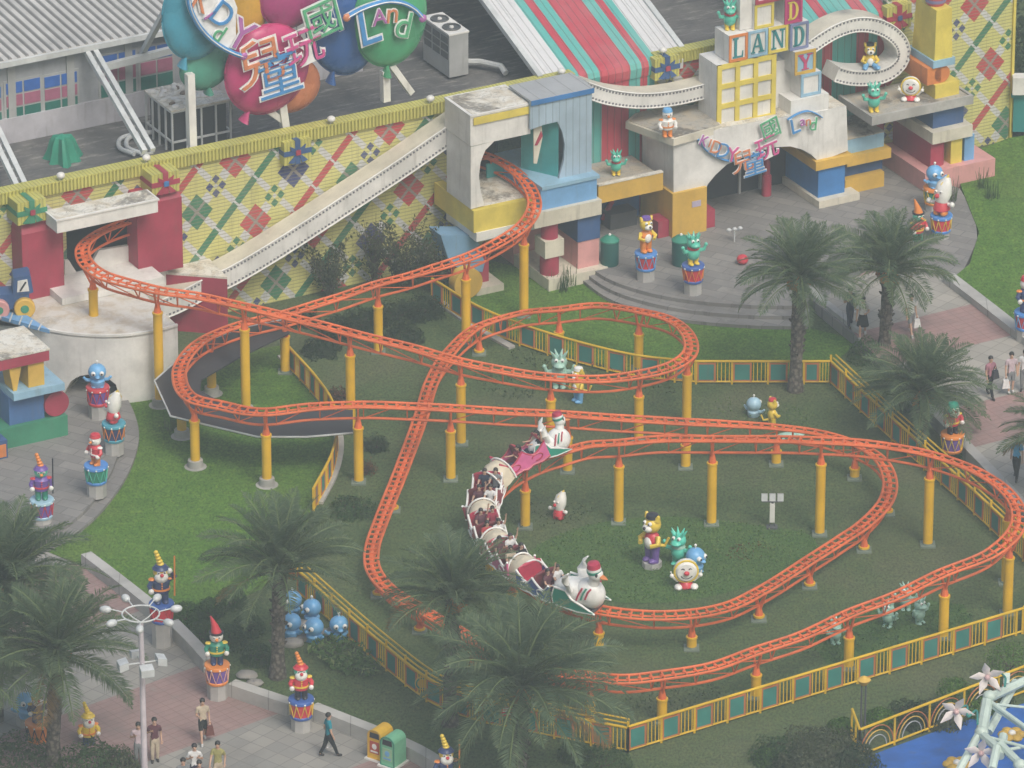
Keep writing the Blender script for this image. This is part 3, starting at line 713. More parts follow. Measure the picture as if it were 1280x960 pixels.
# ---------------------------------------------------------------- entrance arch
g = fthing('entrance_arch', 'white entrance arch on ochre and blue toy blocks', 'entrance arch', W(930, 200, 2.8)[0], 1.5)
V = 2.8
out = [(842, 178), (900, 161), (1058, 133), (1060, 188), (1040, 196), (1021, 200), (1014, 193), (1003, 187), (988, 183), (969, 184), (948, 189), (926, 198), (908, 206), (894, 219), (885, 230), (880, 241), (842, 248)]
o = MB(); o.prismY([W(x, y, V) for x, y in out], -V, -.3); o.build('arch_wall', WHITEC, g)
ztop = W(950, 150, V)[1]
zsl = W(842, 172, 2.9)[1]
o = MB(); sl_ = [lpx(x, y, zsl) for x, y in ((782, 152), (842, 174), (902, 157), (895, 147), (880, 130), (800, 136))]
o.prism(sl_, zsl - .3, zsl, 0); o.build('flat_slab', [CREAM], g)
o = MB(); o.prism([((p[0] - sl_[1][0]) * .94 + sl_[1][0] + .1, (p[1] - sl_[1][1]) * .94 + sl_[1][1] + .1) for p in sl_], zsl + .002, zsl + .02); o.build('slab_felt', GTOP, g)
o = MB(); u0, u1 = W(900, 160, V)[0], W(1058, 133, V)[0]; zc = W(980, 147, V)[1]
o.add([(u0, -V + .05, W(900, 161, V)[1] + .015), (u1, -V + .05, W(1058, 133, V)[1] + .015), (u1, -.4, W(1058, 133, V)[1] + .015), (u0, -.4, W(900, 161, V)[1] + .015)], [(0, 1, 2, 3)]); o.build('arch_top', STOP, g)
o = MB(); fb(o, .4, 2.95, (841, 243), (883, 289)); o.build('ochre_pier', OCH, g)
u0, z1 = W(841, 243, 2.95); u1, _ = W(883, 289, 2.95)
o = MB(); o.box(u0 - .5, u0 - .01, -2.7, -1.9, .45, 1.15); o.box(u1 + .01, u1 + .5, -2.75, -1.9, .45, 1.2); o.build('red_plinth', RED, g)
o = MB(); o.box((u0 + u1) / 2 + .1, (u0 + u1) / 2 + .5, -2.97, -2.952, 1.6, 1.85); o.build('small_plate', paint('mauve_plate', (.45, .4, .52)), g)
o = MB(); fb(o, .5, 3.0, (1020, 205), (1066, 203)); u0, z1 = W(1020, 204, 3.0); u1, _ = W(1066, 200, 3.0)
o = MB(); zo = W(1020, 214, 3.0)[1]; o.box(u0, u1, -3.0, -.3, zo, W(1020, 203, 3.0)[1]); o.build('ochre_ledge', OCH, g)
o = MB(); ub0, ub1 = W(1023, 220, 2.85)[0], W(1056, 220, 2.85)[0]; o.box(ub0, ub1, -2.85, -.3, .75, zo - .002); o.build('blue_block', BLUE, g)
o = MB(); o.box(ub0 - .15, ub1 + .5, -3.2, -.3, .3, .75); o.build('white_base', CREAM, g)
o = MB(); ux0 = u1 - .02; ux1 = W(1114, 190, 2.6)[0]; zz1 = W(1114, 185, 2.6)[1]; o.box(ux0, ux1, -2.6, -.3, zz1 - .42, zz1); o.build('ochre_shelf', OCH, g)
o = MB(); o.box(ux0, W(1105, 170, 2.3)[0], -2.3, -.3, zz1 + .002, zz1 + .62); o.build('grey_box', LBLUE, g)
o = MB(); o.box(ux0 + .02, W(1105, 170, 2.3)[0] + .03, -2.33, -.3, zz1 + .62, zz1 + .66); o.build('grey_box_top', GTOP, g)
o = MB(); o.box(ux0, W(1103, 200, 2.2)[0], -2.2, -.3, 1.1, zz1 - .422); o.build('navy_block', NAVY, g)
o = MB(); o.box(ux0, W(1105, 230, 2.5)[0], -2.5, -.3, .3, 1.09); o.build('ochre_block', OCH, g)
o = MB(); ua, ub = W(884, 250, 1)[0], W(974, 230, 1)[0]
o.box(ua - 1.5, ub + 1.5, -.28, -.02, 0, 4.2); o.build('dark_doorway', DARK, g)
o = MB()
for u in (W(925, 220, .4)[0], W(951, 220, .4)[0]): o.box(u - .05, u + .05, -.4, -.3, .45, 3.6)
o.box(W(925, 220, .4)[0], W(951, 220, .4)[0], -.4, -.31, 2.4, 2.5); o.build('door_frame', GREY, g)
o = MB(); o.lathe([(.2, .45), (.2, 1.3), (.14, 1.35), (.14, 1.9), (.0, 2.1)], 12, (W(958, 235, 1)[0], -1.0, 0)); o.build('doorway_figure', RED, g)
# ---------------------------------------------------------------- letter tower
LET = {}
def serif(ch):
    """slab-serif capitals drawn in a unit box, as convex pieces"""
    B = lambda x0, z0, x1, z1: [(x0, z0), (x1, z0), (x1, z1), (x0, z1)]
    if ch == 'L': return [B(.18, .06, .38, .94), B(.06, .0, .5, .075), B(.06, .925, .5, 1), B(.45, 0, .86, .075), [(.78, 0), (.88, 0), (.9, .32), (.84, .32)]]
    if ch == 'A': return [[(.08, .06), (.2, .06), (.52, .98), (.44, .98)], [(.44, .98), (.6, .98), (.92, .06), (.7, .06)], B(.28, .3, .68, .38), B(0, 0, .3, .07), B(.58, 0, 1, .07)]
    if ch == 'N': return [B(.12, .06, .22, .98), B(.78, .02, .88, .95), [(.12, 1), (.32, 1), (.88, 0), (.76, 0)], B(0, 0, .36, .07), B(.64, .93, 1, 1), B(.02, .93, .24, 1)]
    if ch == 'D':
        P = [B(.14, .03, .36, .97), B(.03, 0, .5, .075), B(.03, .925, .5, 1)]; n = 10
        for i in range(n):
            a, c = [-pi / 2 + pi * j / n for j in (i, i + 1)]
            P.append([(.46 + .46 * cos(a), .5 + .5 * sin(a)), (.46 + .46 * cos(c), .5 + .5 * sin(c)), (.46 + .24 * cos(c), .5 + .42 * sin(c)), (.46 + .24 * cos(a), .5 + .42 * sin(a))])
        return P
    if ch == 'Y': return [B(.4, .06, .62, .5), [(.06, .95), (.3, .95), (.62, .5), (.4, .46)], [(.74, .95), (.86, .95), (.62, .42), (.52, .5)], B(0, .93, .38, 1), B(.62, .93, 1, 1), B(.26, 0, .76, .07)]
    if ch == 'K': return [B(.14, .03, .36, .97), B(.03, 0, .5, .075), B(.03, .925, .48, 1), [(.34, .4), (.34, .54), (.74, .96), (.86, .96)], [(.44, .56), (.58, .64), (.96, .04), (.7, .04)], B(.58, 0, 1, .07), B(.6, .93, .98, 1)]
    if ch == 'I': return [B(.38, .03, .62, .97), B(.24, 0, .76, .075), B(.24, .925, .76, 1)]
lt = fthing('letter_tower', 'tall stack of white letter blocks on the entrance arch spelling land and kiddy', 'sign', W(950, 120, 2.2)[0], 1.8, 4.4)
V = 2.3
o = MB(); u0, z1 = W(896, 82, V); u1, z0 = W(968, 150, V); zlow = 4.42
o.box(u0, u1, -V, -.9, zlow, z1); o.box(u1, W(990, 100, V)[0] + .5, -V + .5, -.9, zlow, z1 - .6)
o.build('core_block', WHITEC, lt)
ZG = z1
o = MB(); a = .2
for i in range(4):
    uu = u0 + a / 2 + (u1 - u0 - a) * i / 3; o.box(uu - a / 2, uu + a / 2, -V - .08, -V - .003, zlow, z1)
for i in range(4):
    zz_ = zlow + a / 2 + (z1 - zlow - a) * i / 3; o.box(u0, u1, -V - .074, -V - .003, zz_ - a / 2, zz_ + a / 2)
o.build('yellow_lattice', YEL, lt)
def cube(ul, ur, z0, z1, ch, frame, lcol, v=V, depth=1.1, face=WHITE):
    o = MB(); o.box(ul, ur, -v, -v + depth, z0, z1); cbk = o.build('letter_block', WHITEC, lt)
    f = .1 * (ur - ul) + .02; o = MB()
    o.box(ul, ul + f, -v - .05, -v - .002, z0, z1); o.box(ur - f, ur, -v - .05, -v - .002, z0, z1); o.box(ul + f, ur - f, -v - .05, -v - .002, z0, z0 + f); o.box(ul + f, ur - f, -v - .05, -v - .002, z1 - f, z1)
    o.build('block_frame', frame, cbk)
    if face is not WHITE:
        o = MB(); o.box(ul + f, ur - f, -v - .012, -v - .002, z0 + f, z1 - f); o.build('block_face', face, cbk)
    if ch:
        o = MB(); a0 = ul + f * 1.35; a1 = ur - f * 1.35; b0 = z0 + f * 1.4; b1 = z1 - f * 1.4
        for P in serif(ch): o.prismY([(a0 + (a1 - a0) * x, b0 + (b1 - b0) * z) for x, z in P], -v - .045, -v - .013)
        o.build('letter', lcol, cbk)
    return cbk
uz = lambda x, y, v=V: W(x, y, v)
TEALD = paint('dark_teal_letter', (.03, .22, .24), dirt=.1)
zLb = ZG + .02; hL = 1.13
uL0, uL1 = uz(911, 60)[0], uz(934, 60)[0]; cube(uL0, uL1, zLb, zLb + hL, 'L', ORA, TEALD)
uA1 = uz(960, 50)[0]; cube(uL1 + .03, uA1 - .02, zLb + .02, zLb + hL, 'A', LBLUE, TEALD, V - .02)
uN1 = uz(985, 50)[0]; cube(uA1 + .0, uN1 - .02, zLb + .02, zLb + hL + .0, 'N', YEL, TEALD)
uD0, uD1 = uz(986, 60)[0], uz(1009, 60)[0]; zD0 = uz(986, 63)[1]; cube(uD0, uD1, zD0, zD0 + hL, 'D', paint('slate_blue_paint', (.2, .23, .4)), TEALD, V + .05)
uY0, uY1 = uz(989, 80)[0], uz(1015, 74)[0]; zY1 = zD0 - .02; cube(uY0, uY1, zY1 - .98, zY1, 'Y', OCH, paint('magenta_letter', (.5, .06, .16)), V + .25, 1.3, LBLUE)
cube(uz(996, 100)[0], uz(1021, 95)[0], zY1 - 1.0 - .95, zY1 - 1.0, None, LBLUE, None, V + .3, 1.3)
o = MB(); o.box(uz(985, 110, 2.5)[0], uz(1032, 110, 2.5)[0], -2.75, -.9, zlow, zY1 - 1.97); o.build('plain_block', WHITEC, lt)
uR0, uR1 = uz(980, 20)[0], uz(1002, 20)[0]; zR = zD0 + hL + .03; cube(uR0, uR1, zR, zR + 1.05, 'D', paint('crimson_paint', (.5, .05, .17)), YEL, V + .02, 1.1, paint('crimson_face', (.42, .04, .15)))
cube(uz(944, 30)[0], uz(968, 25)[0], zLb + hL + .03, zLb + hL + 1.05, None, YEL, None, V - .08)
o = MB(); o.box(uz(925, 20, V - .25)[0], uz(944, 20, V)[0], -V + .25, -1.0, zLb + hL + .02, zLb + hL + 4); o.build('plain_column', WHITEC, lt)
cube(uz(944, 5)[0], uz(975, 5)[0], zLb + hL + 1.08, zLb + hL + 2.2, None, RED, None, V - .02)
cube(uz(976, -2)[0], uz(1004, -8)[0], zR + 1.08, zR + 2.2, 'I', YEL, GREEN, V)
cube(uz(976, -2)[0], uz(1004, -8)[0], zR + 2.23, zR + 3.3, 'K', LBLUE, RED, V)
# ---------------------------------------------------------------- right pile of blocks
r = fthing('block_pile', 'right-hand pile of toy blocks with a weathered grey shelf', 'block pile', W(1160, 200, 3)[0], 2)
V = 3.5; us0, z1 = W(1090, 147, V); us1, _ = W(1217, 120, V)
o = MB(); o.box(us0, us1, -V, -.9, z1 - .36, z1 - .05); o.box(us0, us1, -V, -V + .12, z1 - .05, z1 + .02); o.box(us0, us0 + .12, -V + .12, -.9, z1 - .05, z1 + .02); o.box(us1 - .12, us1, -V + .12, -.9, z1 - .05, z1 + .02); o.build('grey_shelf', CONC, r)
o = MB(); o.box(us0 + .13, us1 - .13, -V + .13, -.9, z1 - .05, z1 - .035); o.build('shelf_felt', GTOP, r)
ZSH = z1 - .035
o = MB(); ua, ub = W(1166, 160, 3.2)[0], W(1204, 150, 3.2)[0]; zb_ = W(1166, 161, 3.2)[1]; o.box(ua, ub, -3.2, -.5, zb_, z1 - .362); o.build('navy_block', NAVY, r)
o = MB(); ul, zl = W(1166, 168, 3.6); ur, _ = W(1216, 158, 3.6); o.box(ul, ur, -3.6, -.5, zb_ - .5, zb_ - .003); o.build('cream_ledge', CREAM, r)
zl = zb_ - .5
o = MB(); o.box(ul + .05, W(1184, 190, 3.4)[0] - .25, -3.4, -.5, 1.25, zl - .003); o.lathe([(.28, 1.25), (.28, zl - .004)], 16, (W(1184, 190, 3.4)[0] - .3, -3.12, 0)); o.build('red_block', RED, r)
for (a, c, m, nm) in ((1186, 1200, YEL, 'yellow_bar'), (1203, 1215, SKYB, 'blue_bar')):
    u0 = W(a, 190, 3.3)[0]; u1 = W(c, 190, 3.3)[0]; o = MB(); o.box(u0, u1, -3.45, -2.6, 1.25, zl - .004 - (.0 if m is YEL else .0)); o.build(nm, m, r)
o = MB(); o.box(W(1156, 230, 3.8)[0], W(1244, 205, 3.8)[0], -3.8, -.4, -.1, 1.25); o.build('pink_base', PINK, r)
V = 3.0
u0, zy = W(1169, 118, V); u1, _ = W(1199, 110, V)
o = MB(); o.box(u0, u1, -V, -1.0, ZSH, ZSH + .58); o.build('yellow_slab', YEL, r)
o = MB(); Mx = Matrix.Rotation(pi / 2, 3, 'X'); o.lathe([(.36, 1.0), (.36, 2.85)], 20, (u0 + .4, 0, ZSH + .95), 0, True, Mx); o.box(u0 - .3, u0 + .35, -2.85, -1.0, ZSH + .583, ZSH + 1.3); o.build('orange_roller', ORA, r)
o = MB(); o.box(u0 - .1, u1 - .2, -V + .05, -1.0, ZSH + 1.31, ZSH + 1.62); o.build('light_blue_slab', LBLUE, r)
o = MB(); a0, a1 = u0 - .02, u1 - .3; zz0, zz1 = ZSH + 1.622, W(1169, 16, V)[1]
o.add([(a0, -V + .1, zz0), (a1, -V + .1, zz0), (a1, -1.2, zz0), (a0, -1.2, zz0), (a0 + .08, -V + .16, zz1), (a1 - .05, -V + .16, zz1), (a1 - .05, -1.3, zz1), (a0 + .08, -1.3, zz1)],
      [(0, 1, 5, 4), (1, 2, 6, 5), (2, 3, 7, 6), (3, 0, 4, 7), (4, 5, 6, 7), (0, 3, 2, 1)]); o.build('yellow_tower_block', YEL, r)
o = MB(); o.lathe([(.34, 0), (.42, .15), (.44, .35), (.42, .55), (.34, .7)], 18, ((a0 + a1) / 2, -2.2, zz1 + .003)); o.build('striped_barrel', striped('barrel_stripes', 2, [(-10, (.5, .06, .08)), (zz1 + .14, (.2, .2, .42)), (zz1 + .28, (.5, .06, .08)), (zz1 + .42, (.2, .2, .42)), (zz1 + .56, (.5, .06, .08))], 5), r)
# ---------------------------------------------------------------- kiosk of blocks at lower left
kx = fthing('block_kiosk', 'kiosk of toy blocks with a stained white roof left of the blue-bird drum', 'kiosk', W(40, 540, 7.5)[0], 7, .27)
V = 7.6
def kb(nm, a, c, m, v0=5.5, v1=V):
    o = MB(); fb(o, v0, v1, a, c); return o.build(nm, m, kx)
u0 = W(-60, 500, V)[0]
ug, zg = W(85, 521, V); zg1 = W(85, 519, V)[1]
zgt = W(60, 527, V)[1]
o = MB(); o.box(W(-20, 540, V)[0], W(85, 540, V)[0], -V, -5, .2, W(85, 519, V)[1]); o.build('green_base', GREEN, kx)
zg = W(85, 519, V)[1]
zbl = W(55, 487, V - .2)[1]
o = MB(); o.box(W(11, 500, V - .2)[0], W(55, 500, V - .2)[0], -V + .2, -5, zg + .003, zbl); o.build('blue_block', paint('deep_blue_paint', (.07, .16, .36)), kx)
o = MB(); Mx = Matrix.Rotation(pi / 2, 3, 'X'); uu, zz_ = W(71, 503, V - .1); o.lathe([(.01, 5.4), (.5, 5.4), (.5, V - .1), (.01, V - .1)], 26, (uu, 0, zg + .51), 0, True, Mx); o.build('red_roller', RED, kx)
zsb = max(zbl, zg + 1.03)
o = MB(); o.box(W(17, 490, V + .2)[0], W(81, 480, V + .2)[0], -V - .2, -5, zsb + .003, zsb + .28); o.build('light_blue_slab', LBLUE, kx)
zs2 = zsb + .28; zr = W(60, 450, V)[1]
zr = max(zr, zs2 + .5)
o = MB(); ua, ub = W(12, 470, V)[0], W(25, 470, V)[0]; o.prismY([(ua, zr), (ub + .1, zr), (ub - .12, zs2 + .003), (ua + .16, zs2 + .003)], -V + .05, -6.8); o.build('tapered_leg', OCH, kx)
o = MB(); o.box(W(36, 470, V)[0], W(56, 470, V)[0], -V + .05, -6.4, zs2 + .003, zr); o.build('square_leg', OCH, kx)
o = MB(); o.box(W(-30, 460, V)[0], W(61, 450, V)[0], -V - .05, -5.4, zr + .003, zr + .42); o.build('red_roof_edge', RED, kx)
o = MB(); o.box(W(-30, 460, V)[0] - .02, W(61, 450, V)[0] + .02, -V - .08, -5.38, zr + .423, zr + .5, 0); o.build('roof_top', STOP, kx)
o = MB(); o.box(W(-20, 560, 8.2)[0], W(8, 555, 8.2)[0], -8.3, -V - .02, .2, 1.0); o.build('navy_box', NAVY, kx)
o = MB(); o.box(W(-2, 545, 8.31)[0], W(7, 545, 8.31)[0], -8.33, -8.302, .35, .85); o.build('box_picture', ORA, kx)
# ---------------------------------------------------------------- the hall behind the facade
ZD = 6.0; VH = -6.4
dk = fthing('flat_roof_deck', 'dark weathered flat roof deck between the harlequin facade and the metal-roofed hall', 'flat roof', 5, -3, ZD)
o = MB(); o.box(-14.3, 31.2, .32, 6.4, ZD - .4, ZD)
m_, t_, b_ = base('bitumen_deck'); co = t_.coord(); n1 = t_.noise(co, .4, 6, .65, .6); n2 = t_.noise(t_.scale(co, (.6, 3, 1), (0, 0, .3)), 1.4, 6, .7); n3 = t_.noise(co, 8, 4)
c_ = t_.mix(t_.ramp(n1, .35, .7), (.075, .075, .078), (.15, .145, .14)); c_ = t_.mix(t_.ramp(n2, .5, .68) * .75, c_, (.30, .29, .27)); c_ = t_.mix(t_.ramp(n3, .5, .75) * .5, c_, (.05, .05, .05))
t_.put(b_.inputs['Base Color'], c_); b_.inputs['Roughness'].default_value = .9
o.build('deck', m_, dk)
h = fthing('hall', 'grey exhibition hall with a ribbed white metal roof and strips of coloured windows', 'building', -4, -10)
ze = W(0, 76, VH)[1]; HU0, HU1 = -16.0, 5.2
o = MB(); o.box(HU0, HU1, -VH, -VH + .3, 0, ze); o.box(HU1 - .3, HU1, -VH + .3, 22, 0, ze); o.build('hall_wall', paint('grey_cladding', (.33, .345, .37), dirt=.35), h)
o = MB(); o.box(HU0, HU1 - 0, -VH - .12, -VH - .002, ZD, ZD + 1.05); o.build('concrete_upstand', paint('stained_upstand', (.46, .45, .49), dirt=.55), h)
RS = paint('white_roof_sheet', (.53, .52, .505), rough=.4, dirt=.4, streak=False)
o = MB(); o.add([(HU0, -VH - .35, ze), (HU1 + .3, -VH - .35, ze), (HU1 + .3, 24, ze + .9), (HU0, 24, ze + .9), (HU0, -VH - .35, ze + .12), (HU1 + .3, -VH - .35, ze + .12), (HU1 + .3, 24, ze + 1.02), (HU0, 24, ze + 1.02)], [(0, 3, 2, 1), (4, 5, 6, 7), (0, 1, 5, 4), (1, 2, 6, 5), (2, 3, 7, 6), (3, 0, 4, 7)]); o.build('roof', RS, h)
o = MB(); k = int((HU1 - HU0) / .36)
sl0 = .9 / (24 + VH + .35 + 2 * -VH * 0 + 0)
y0 = -VH - .35
for i in range(k + 1):
    u = HU0 + .1 + i * .36
    o.add([(u - .07, y0, ze + .121), (u - .025, y0, ze + .21), (u + .025, y0, ze + .21), (u + .07, y0, ze + .121), (u - .07, 24, ze + 1.021), (u - .025, 24, ze + 1.11), (u + .025, 24, ze + 1.11), (u + .07, 24, ze + 1.021)], [(0, 1, 2, 3), (0, 4, 5, 1), (1, 5, 6, 2), (2, 6, 7, 3)])
o.build('roof_rib', paint('grey_roof_rib', (.27, .265, .26), dirt=.3), h)
o = MB(); o.box(HU0, HU1 + .3, y0 - .14, y0 - .003, ze - .12, ze + .1); o.build('eaves_gutter', STEEL, h)
o = MB()
for i in range(9):
    u = HU0 + 1 + i * 2.5; o.box(u - .16, u + .16, -VH - .08, -VH - .004, ZD + 1.05, ze - .002)
o.build('pilaster', GREY, h)
WB = gloss('blue_window', (.03, .12, .42), .35); WP = gloss('pink_window', (.34, .11, .18), .35); WG = gloss('green_window', (.015, .14, .11), .35)
def window(x0, x1, yt, yb, rows, n):
    u0, zt = W(x0, yt, VH + .03); u1, _ = W(x1, yt, VH + .03); zb = W(x0, yb, VH + .03)[1]
    y = -VH - .03
    o = MB(); o.box(u0 - .06, u1 + .06, y - .0, y + .025, zb - .06, zt + .06); fr = o.build('window', GREY, h)
    hh = (zt - zb) / len(rows)
    for j, m in enumerate(rows):
        o = MB()
        for i in range(n):
            a = u0 + (u1 - u0) * i / n; c = u0 + (u1 - u0) * (i + 1) / n
            o.box(a + .04, c - .04, y - .03, y - .002, zt - (j + 1) * hh + .04, zt - j * hh - .04)
        o.build('pane', m, fr)
window(6, 51, 104, 152, (WB, WP, WG), 2); window(54, 97, 96, 143, (WB, WP, WG), 2)
window(-44, 2, 116, 164, (WB, WP, WG), 2)
window(124, 170, 70, 124, (WB, WP, WG), 2); window(174, 216, 60, 114, (WB, WP, WG), 2)
# second block of the hall farther right (dark glazed rear, seen between sign and striped roof)
h2 = fthing('glazed_hall', 'dark rear hall with a pink window strip behind the air conditioner', 'building', 10, -12)
o = MB(); o.box(5.6, 31, 11.6, 12.4, 5.5, 11.5); o.build('hall_wall', paint('dim_grey_cladding', (.22, .225, .24)), h2)
o = MB(); o.box(6.4, 14, 11.5, 11.598, 6.6, 7.3); o.build('green_window_strip', WG, h2); o = MB(); o.box(6.4, 14, 11.5, 11.598, 7.34, 8.2); o.build('pink_window_strip', WP, h2)
o = MB(); o.box(5.2, 31, 6.4, 11.6, ZD - .4, ZD - .02); o.build('rear_deck', m_, h2)
# sloping steel trusses from the eaves to the parapet
def beam(a, c, lab, gap=.34, w=.2):
    r = fthing('steel_beam', lab, 'beam', a[0], -a[1], 0, 'sloping steel beams over the roof deck')
    A, Bq = Vector(a), Vector(c)
    for s in (-1, 1):
        o = MB(); d = Vector((gap / 2 * s, 0, 0)); o.bar(A + d, Bq + d, w); o.build('girder', STEEL, r)
    o = MB(); n = int((Bq - A).length / .5)
    for i in range(n + 1):
        p = A.lerp(Bq, i / n); o.box(p.x - gap / 2, p.x + gap / 2, p.y - .05, p.y + .05, p.z - .12, p.z - .06)
    o.build('cleats', GREY, r)
def fpt(px, py, v): u, z = W(px, py, v); return (u, -v, z)
beam(fpt(110, 58, -6.3), fpt(186, 189, -.4), 'sloping white double steel beam from the hall eaves to the parapet')
beam(fpt(-40, 95, -6.3), fpt(26, 232, -.45), 'sloping steel beam at the far left edge of the roof deck')
o = MB(); r = fthing('sign_brace', 'white steel brace running from the hall wall to the balloon sign', 'beam', -3, -5)
o.bar(fpt(130, 84, -6.2), fpt(216, 62, -5.0), .26); o.bar(fpt(176, 70, -6.0), fpt(206, 14, -3), .2); o.build('brace', STEEL, r)
# green tarpaulin heap
q = UV(80, 200, ZD); r = fthing('tarpaulin', 'crumpled green tarpaulin standing on the roof deck', 'tarpaulin', q[0], q[1], ZD)
o = MB(); n = 28
prof = [(.75, 0), (.6, .35), (.48, .75), (.34, 1.0), (.01, 1.08)]
vs = []
for k, (rr, z) in enumerate(prof):
    for j in range(n):
        a = 2 * pi * j / n; f = .8 * (1 + .26 * sin(a * 6 + k * .25) + .16 * sin(a * 3 + 1 + k * .2))
        vs.append((q[0] + rr * f * cos(a) * 1.1 + .1 * k * -.15, -q[1] + rr * f * sin(a), ZD + z))
o.add(vs, [(k * n + j, k * n + (j + 1) % n, (k + 1) * n + (j + 1) % n, (k + 1) * n + j) for k in range(4) for j in range(n)], 0, True); o.build('folded_sheet', paint('green_tarp', (.03, .26, .17), dirt=.1), r)
# cooling unit in a cage
q = UV(232, 190, ZD); r = fthing('cooling_unit', 'caged cooling unit with a rubbish-strewn white top on the roof deck', 'cooling unit', q[0], q[1], ZD)
a0, b0 = q[0] - .55, -q[1]; w_, d_, hh = 2.5, 2.3, 1.75
o = MB(); o.box(a0 + .12, a0 + w_ - .12, b0 + .12, b0 + d_ - .12, ZD + .1, ZD + hh - .1); o.build('unit_body', DARK, r)
o = MB()
for x in np.linspace(a0, a0 + w_, 5):
    for y in (b0, b0 + d_): o.bar((x, y, ZD), (x, y, ZD + hh), .07)
for y in np.linspace(b0, b0 + d_, 5)[1:-1]:
    for x in (a0, a0 + w_): o.bar((x, y, ZD), (x, y, ZD + hh), .07)
for z in (ZD + .5, ZD + hh):
    o.bar((a0, b0, z), (a0 + w_, b0, z), .07); o.bar((a0, b0 + d_, z), (a0 + w_, b0 + d_, z), .07); o.bar((a0, b0, z), (a0, b0 + d_, z), .07); o.bar((a0 + w_, b0, z), (a0 + w_, b0 + d_, z), .07)
o.build('cage', STEEL, r)
o = MB(); o.box(a0 - .05, a0 + w_ + .05, b0 - .05, b0 + d_ + .05, ZD + hh + .04, ZD + hh + .1); o.build('cage_top', STOP, r)
o = MB()
for i in range(26): o.ell((a0 + RND.uniform(.1, w_ - .1), b0 + RND.uniform(.1, d_ - .1), ZD + hh + .14), (RND.uniform(.06, .2), RND.uniform(.06, .2), RND.uniform(.05, .12)), RND.choice((0, 0, 1)), 6)
o.build('rubbish', [WHITE, paint('brown_scrap', (.2, .15, .11))], r)
# pipes
r = fthing('roof_pipe', 'bent white roof pipes beside the caged cooling unit', 'pipe', UV(170, 190, ZD)[0], UV(170, 190, ZD)[1], ZD)
for k, off in enumerate((0, .35)):
    P = [UV(x, y, ZD) for x, y in ((215, 168), (175, 172), (152, 178), (150, 190), (168, 198))]
    o = MB(); o.tube(spline([(u + off * .8, -v - off * .3, ZD + .18) for u, v in P], .12), .09, 8); o.build('pipe_run', STEEL, r)
# air conditioner
q = UV(566, 100, ZD); r = fthing('air_conditioner', 'tall grey air conditioner with two round fans on the roof deck', 'air conditioner', q[0], q[1], ZD)
a0, b0 = q[0] - .15, -q[1]
o = MB(); o.box(a0, a0 + .85, b0 + .0, b0 + 2.2, ZD + .12, ZD + 1.9); o.box(a0 - .03, a0 + .88, b0 - .03, b0 + 2.23, ZD + 1.9, ZD + 1.97, 1); o.build('casing', [GREY, WHITE], r)
for k in (.6, 1.6):
    o = MB(); o.tube([(a0 + .42 + .34 * cos(2 * pi * i / 20), b0 + k + .34 * sin(2 * pi * i / 20), ZD + 2.0) for i in range(20)], .04, 6, closed=True); o.lathe([(.32, 0), (.01, .015)], 20, (a0 + .42, b0 + k, ZD + 1.975)); o.build('fan_ring', DGREY, r)
    o = MB(); o.lathe([(.1, 0), (.08, .05), (.01, .06)], 10, (a0 + .42, b0 + k, ZD + 1.99)); o.build('fan_hub', WHITE, r)
o = MB()
for i in range(9): o.box(a0 - .02, a0 - .002, b0 + .1 + (i % 3) * .7, b0 + .68 + (i % 3) * .7, ZD + .85 + (i // 3) * .33, ZD + 1.1 + (i // 3) * .33)
o.build('vents', DGREY, r)
r = fthing('roof_duct', 'grey duct running from the air conditioner to the parapet', 'duct', q[0] + 1, q[1], ZD)
o = MB(); o.tube([(a0 + .9, b0 + .8, ZD + .35), (a0 + 1.6, b0 + .4, ZD + .35), (a0 + 2.1, b0 - .4, ZD + .35), (a0 + 2.1, b0 - .8, ZD + .2)], .13, 8); o.build('duct_run', STEEL, r)
# little floodlights on the parapet
for i, (x, y, d) in enumerate(((75, 217, 'first from the left end'), (182, 192, 'below the sloping double beam'), (413, 137, 'cylindrical, between the sign posts'), (537, 111, 'right of the balloon sign'), (701, 78, 'left of the striped roof'), (828, 46, 'right of the striped roof'))):
    u, z = W(x, y, .1)
    r = fthing('parapet_lamp', 'small white lamp on the yellow parapet, ' + d, 'lamp', u, .1, 7.06, 'lamps on the parapet')
    o = MB(); o.tube([(u, -.1, 7.06), (u, -.1, 7.2)], .03, 6); o.ell((u, -.16, 7.27), (.17, .16, .13), 0, 12); o.build('lamp_head', WHITE, r)
# ---------------------------------------------------------------- lettering helpers
def text_mesh(s, ext=.03, off=0.0, res=4):
    cu = bpy.data.curves.new('t', 'FONT'); cu.body = s; cu.extrude = ext; cu.offset = off; cu.resolution_u = res; cu.align_x = 'CENTER'; cu.align_y = 'CENTER'; cu.size = 1.0
    ob = bpy.data.objects.new('t', cu); C.objects.link(ob)
    dg = bpy.context.evaluated_depsgraph_get(); dg.update()
    me = bpy.data.meshes.new_from_object(ob.evaluated_get(dg)); bpy.data.objects.remove(ob); bpy.data.curves.remove(cu)
    return me
def put_text(s, parent, c, size, m, name='letter', ext=.05, off=0.0, tilt=0.0, y=0.0, sx=1.0):
    me = text_mesh(s, ext, off); me.materials.clear(); me.materials.append(m)
    o0 = ORG[parent.name]; co, si = cos(tilt), sin(tilt)
    xs = [v.co for v in me.vertices]
    if not xs: return None
    cx = (min(v.x for v in xs) + max(v.x for v in xs)) / 2; cy = (min(v.y for v in xs) + max(v.y for v in xs)) / 2
    for v in me.vertices:
        x, z, d = (v.co.x - cx) * size * sx, (v.co.y - cy) * size, v.co.z
        v.co = (c[0] + x * co - z * si - o0[0], y - d - o0[1], c[1] + x * si + z * co - o0[2])
    me.name = name
    o = bpy.data.objects.new(name, me); C.objects.link(o); o.parent = parent; ORG[o.name] = o0
    return o
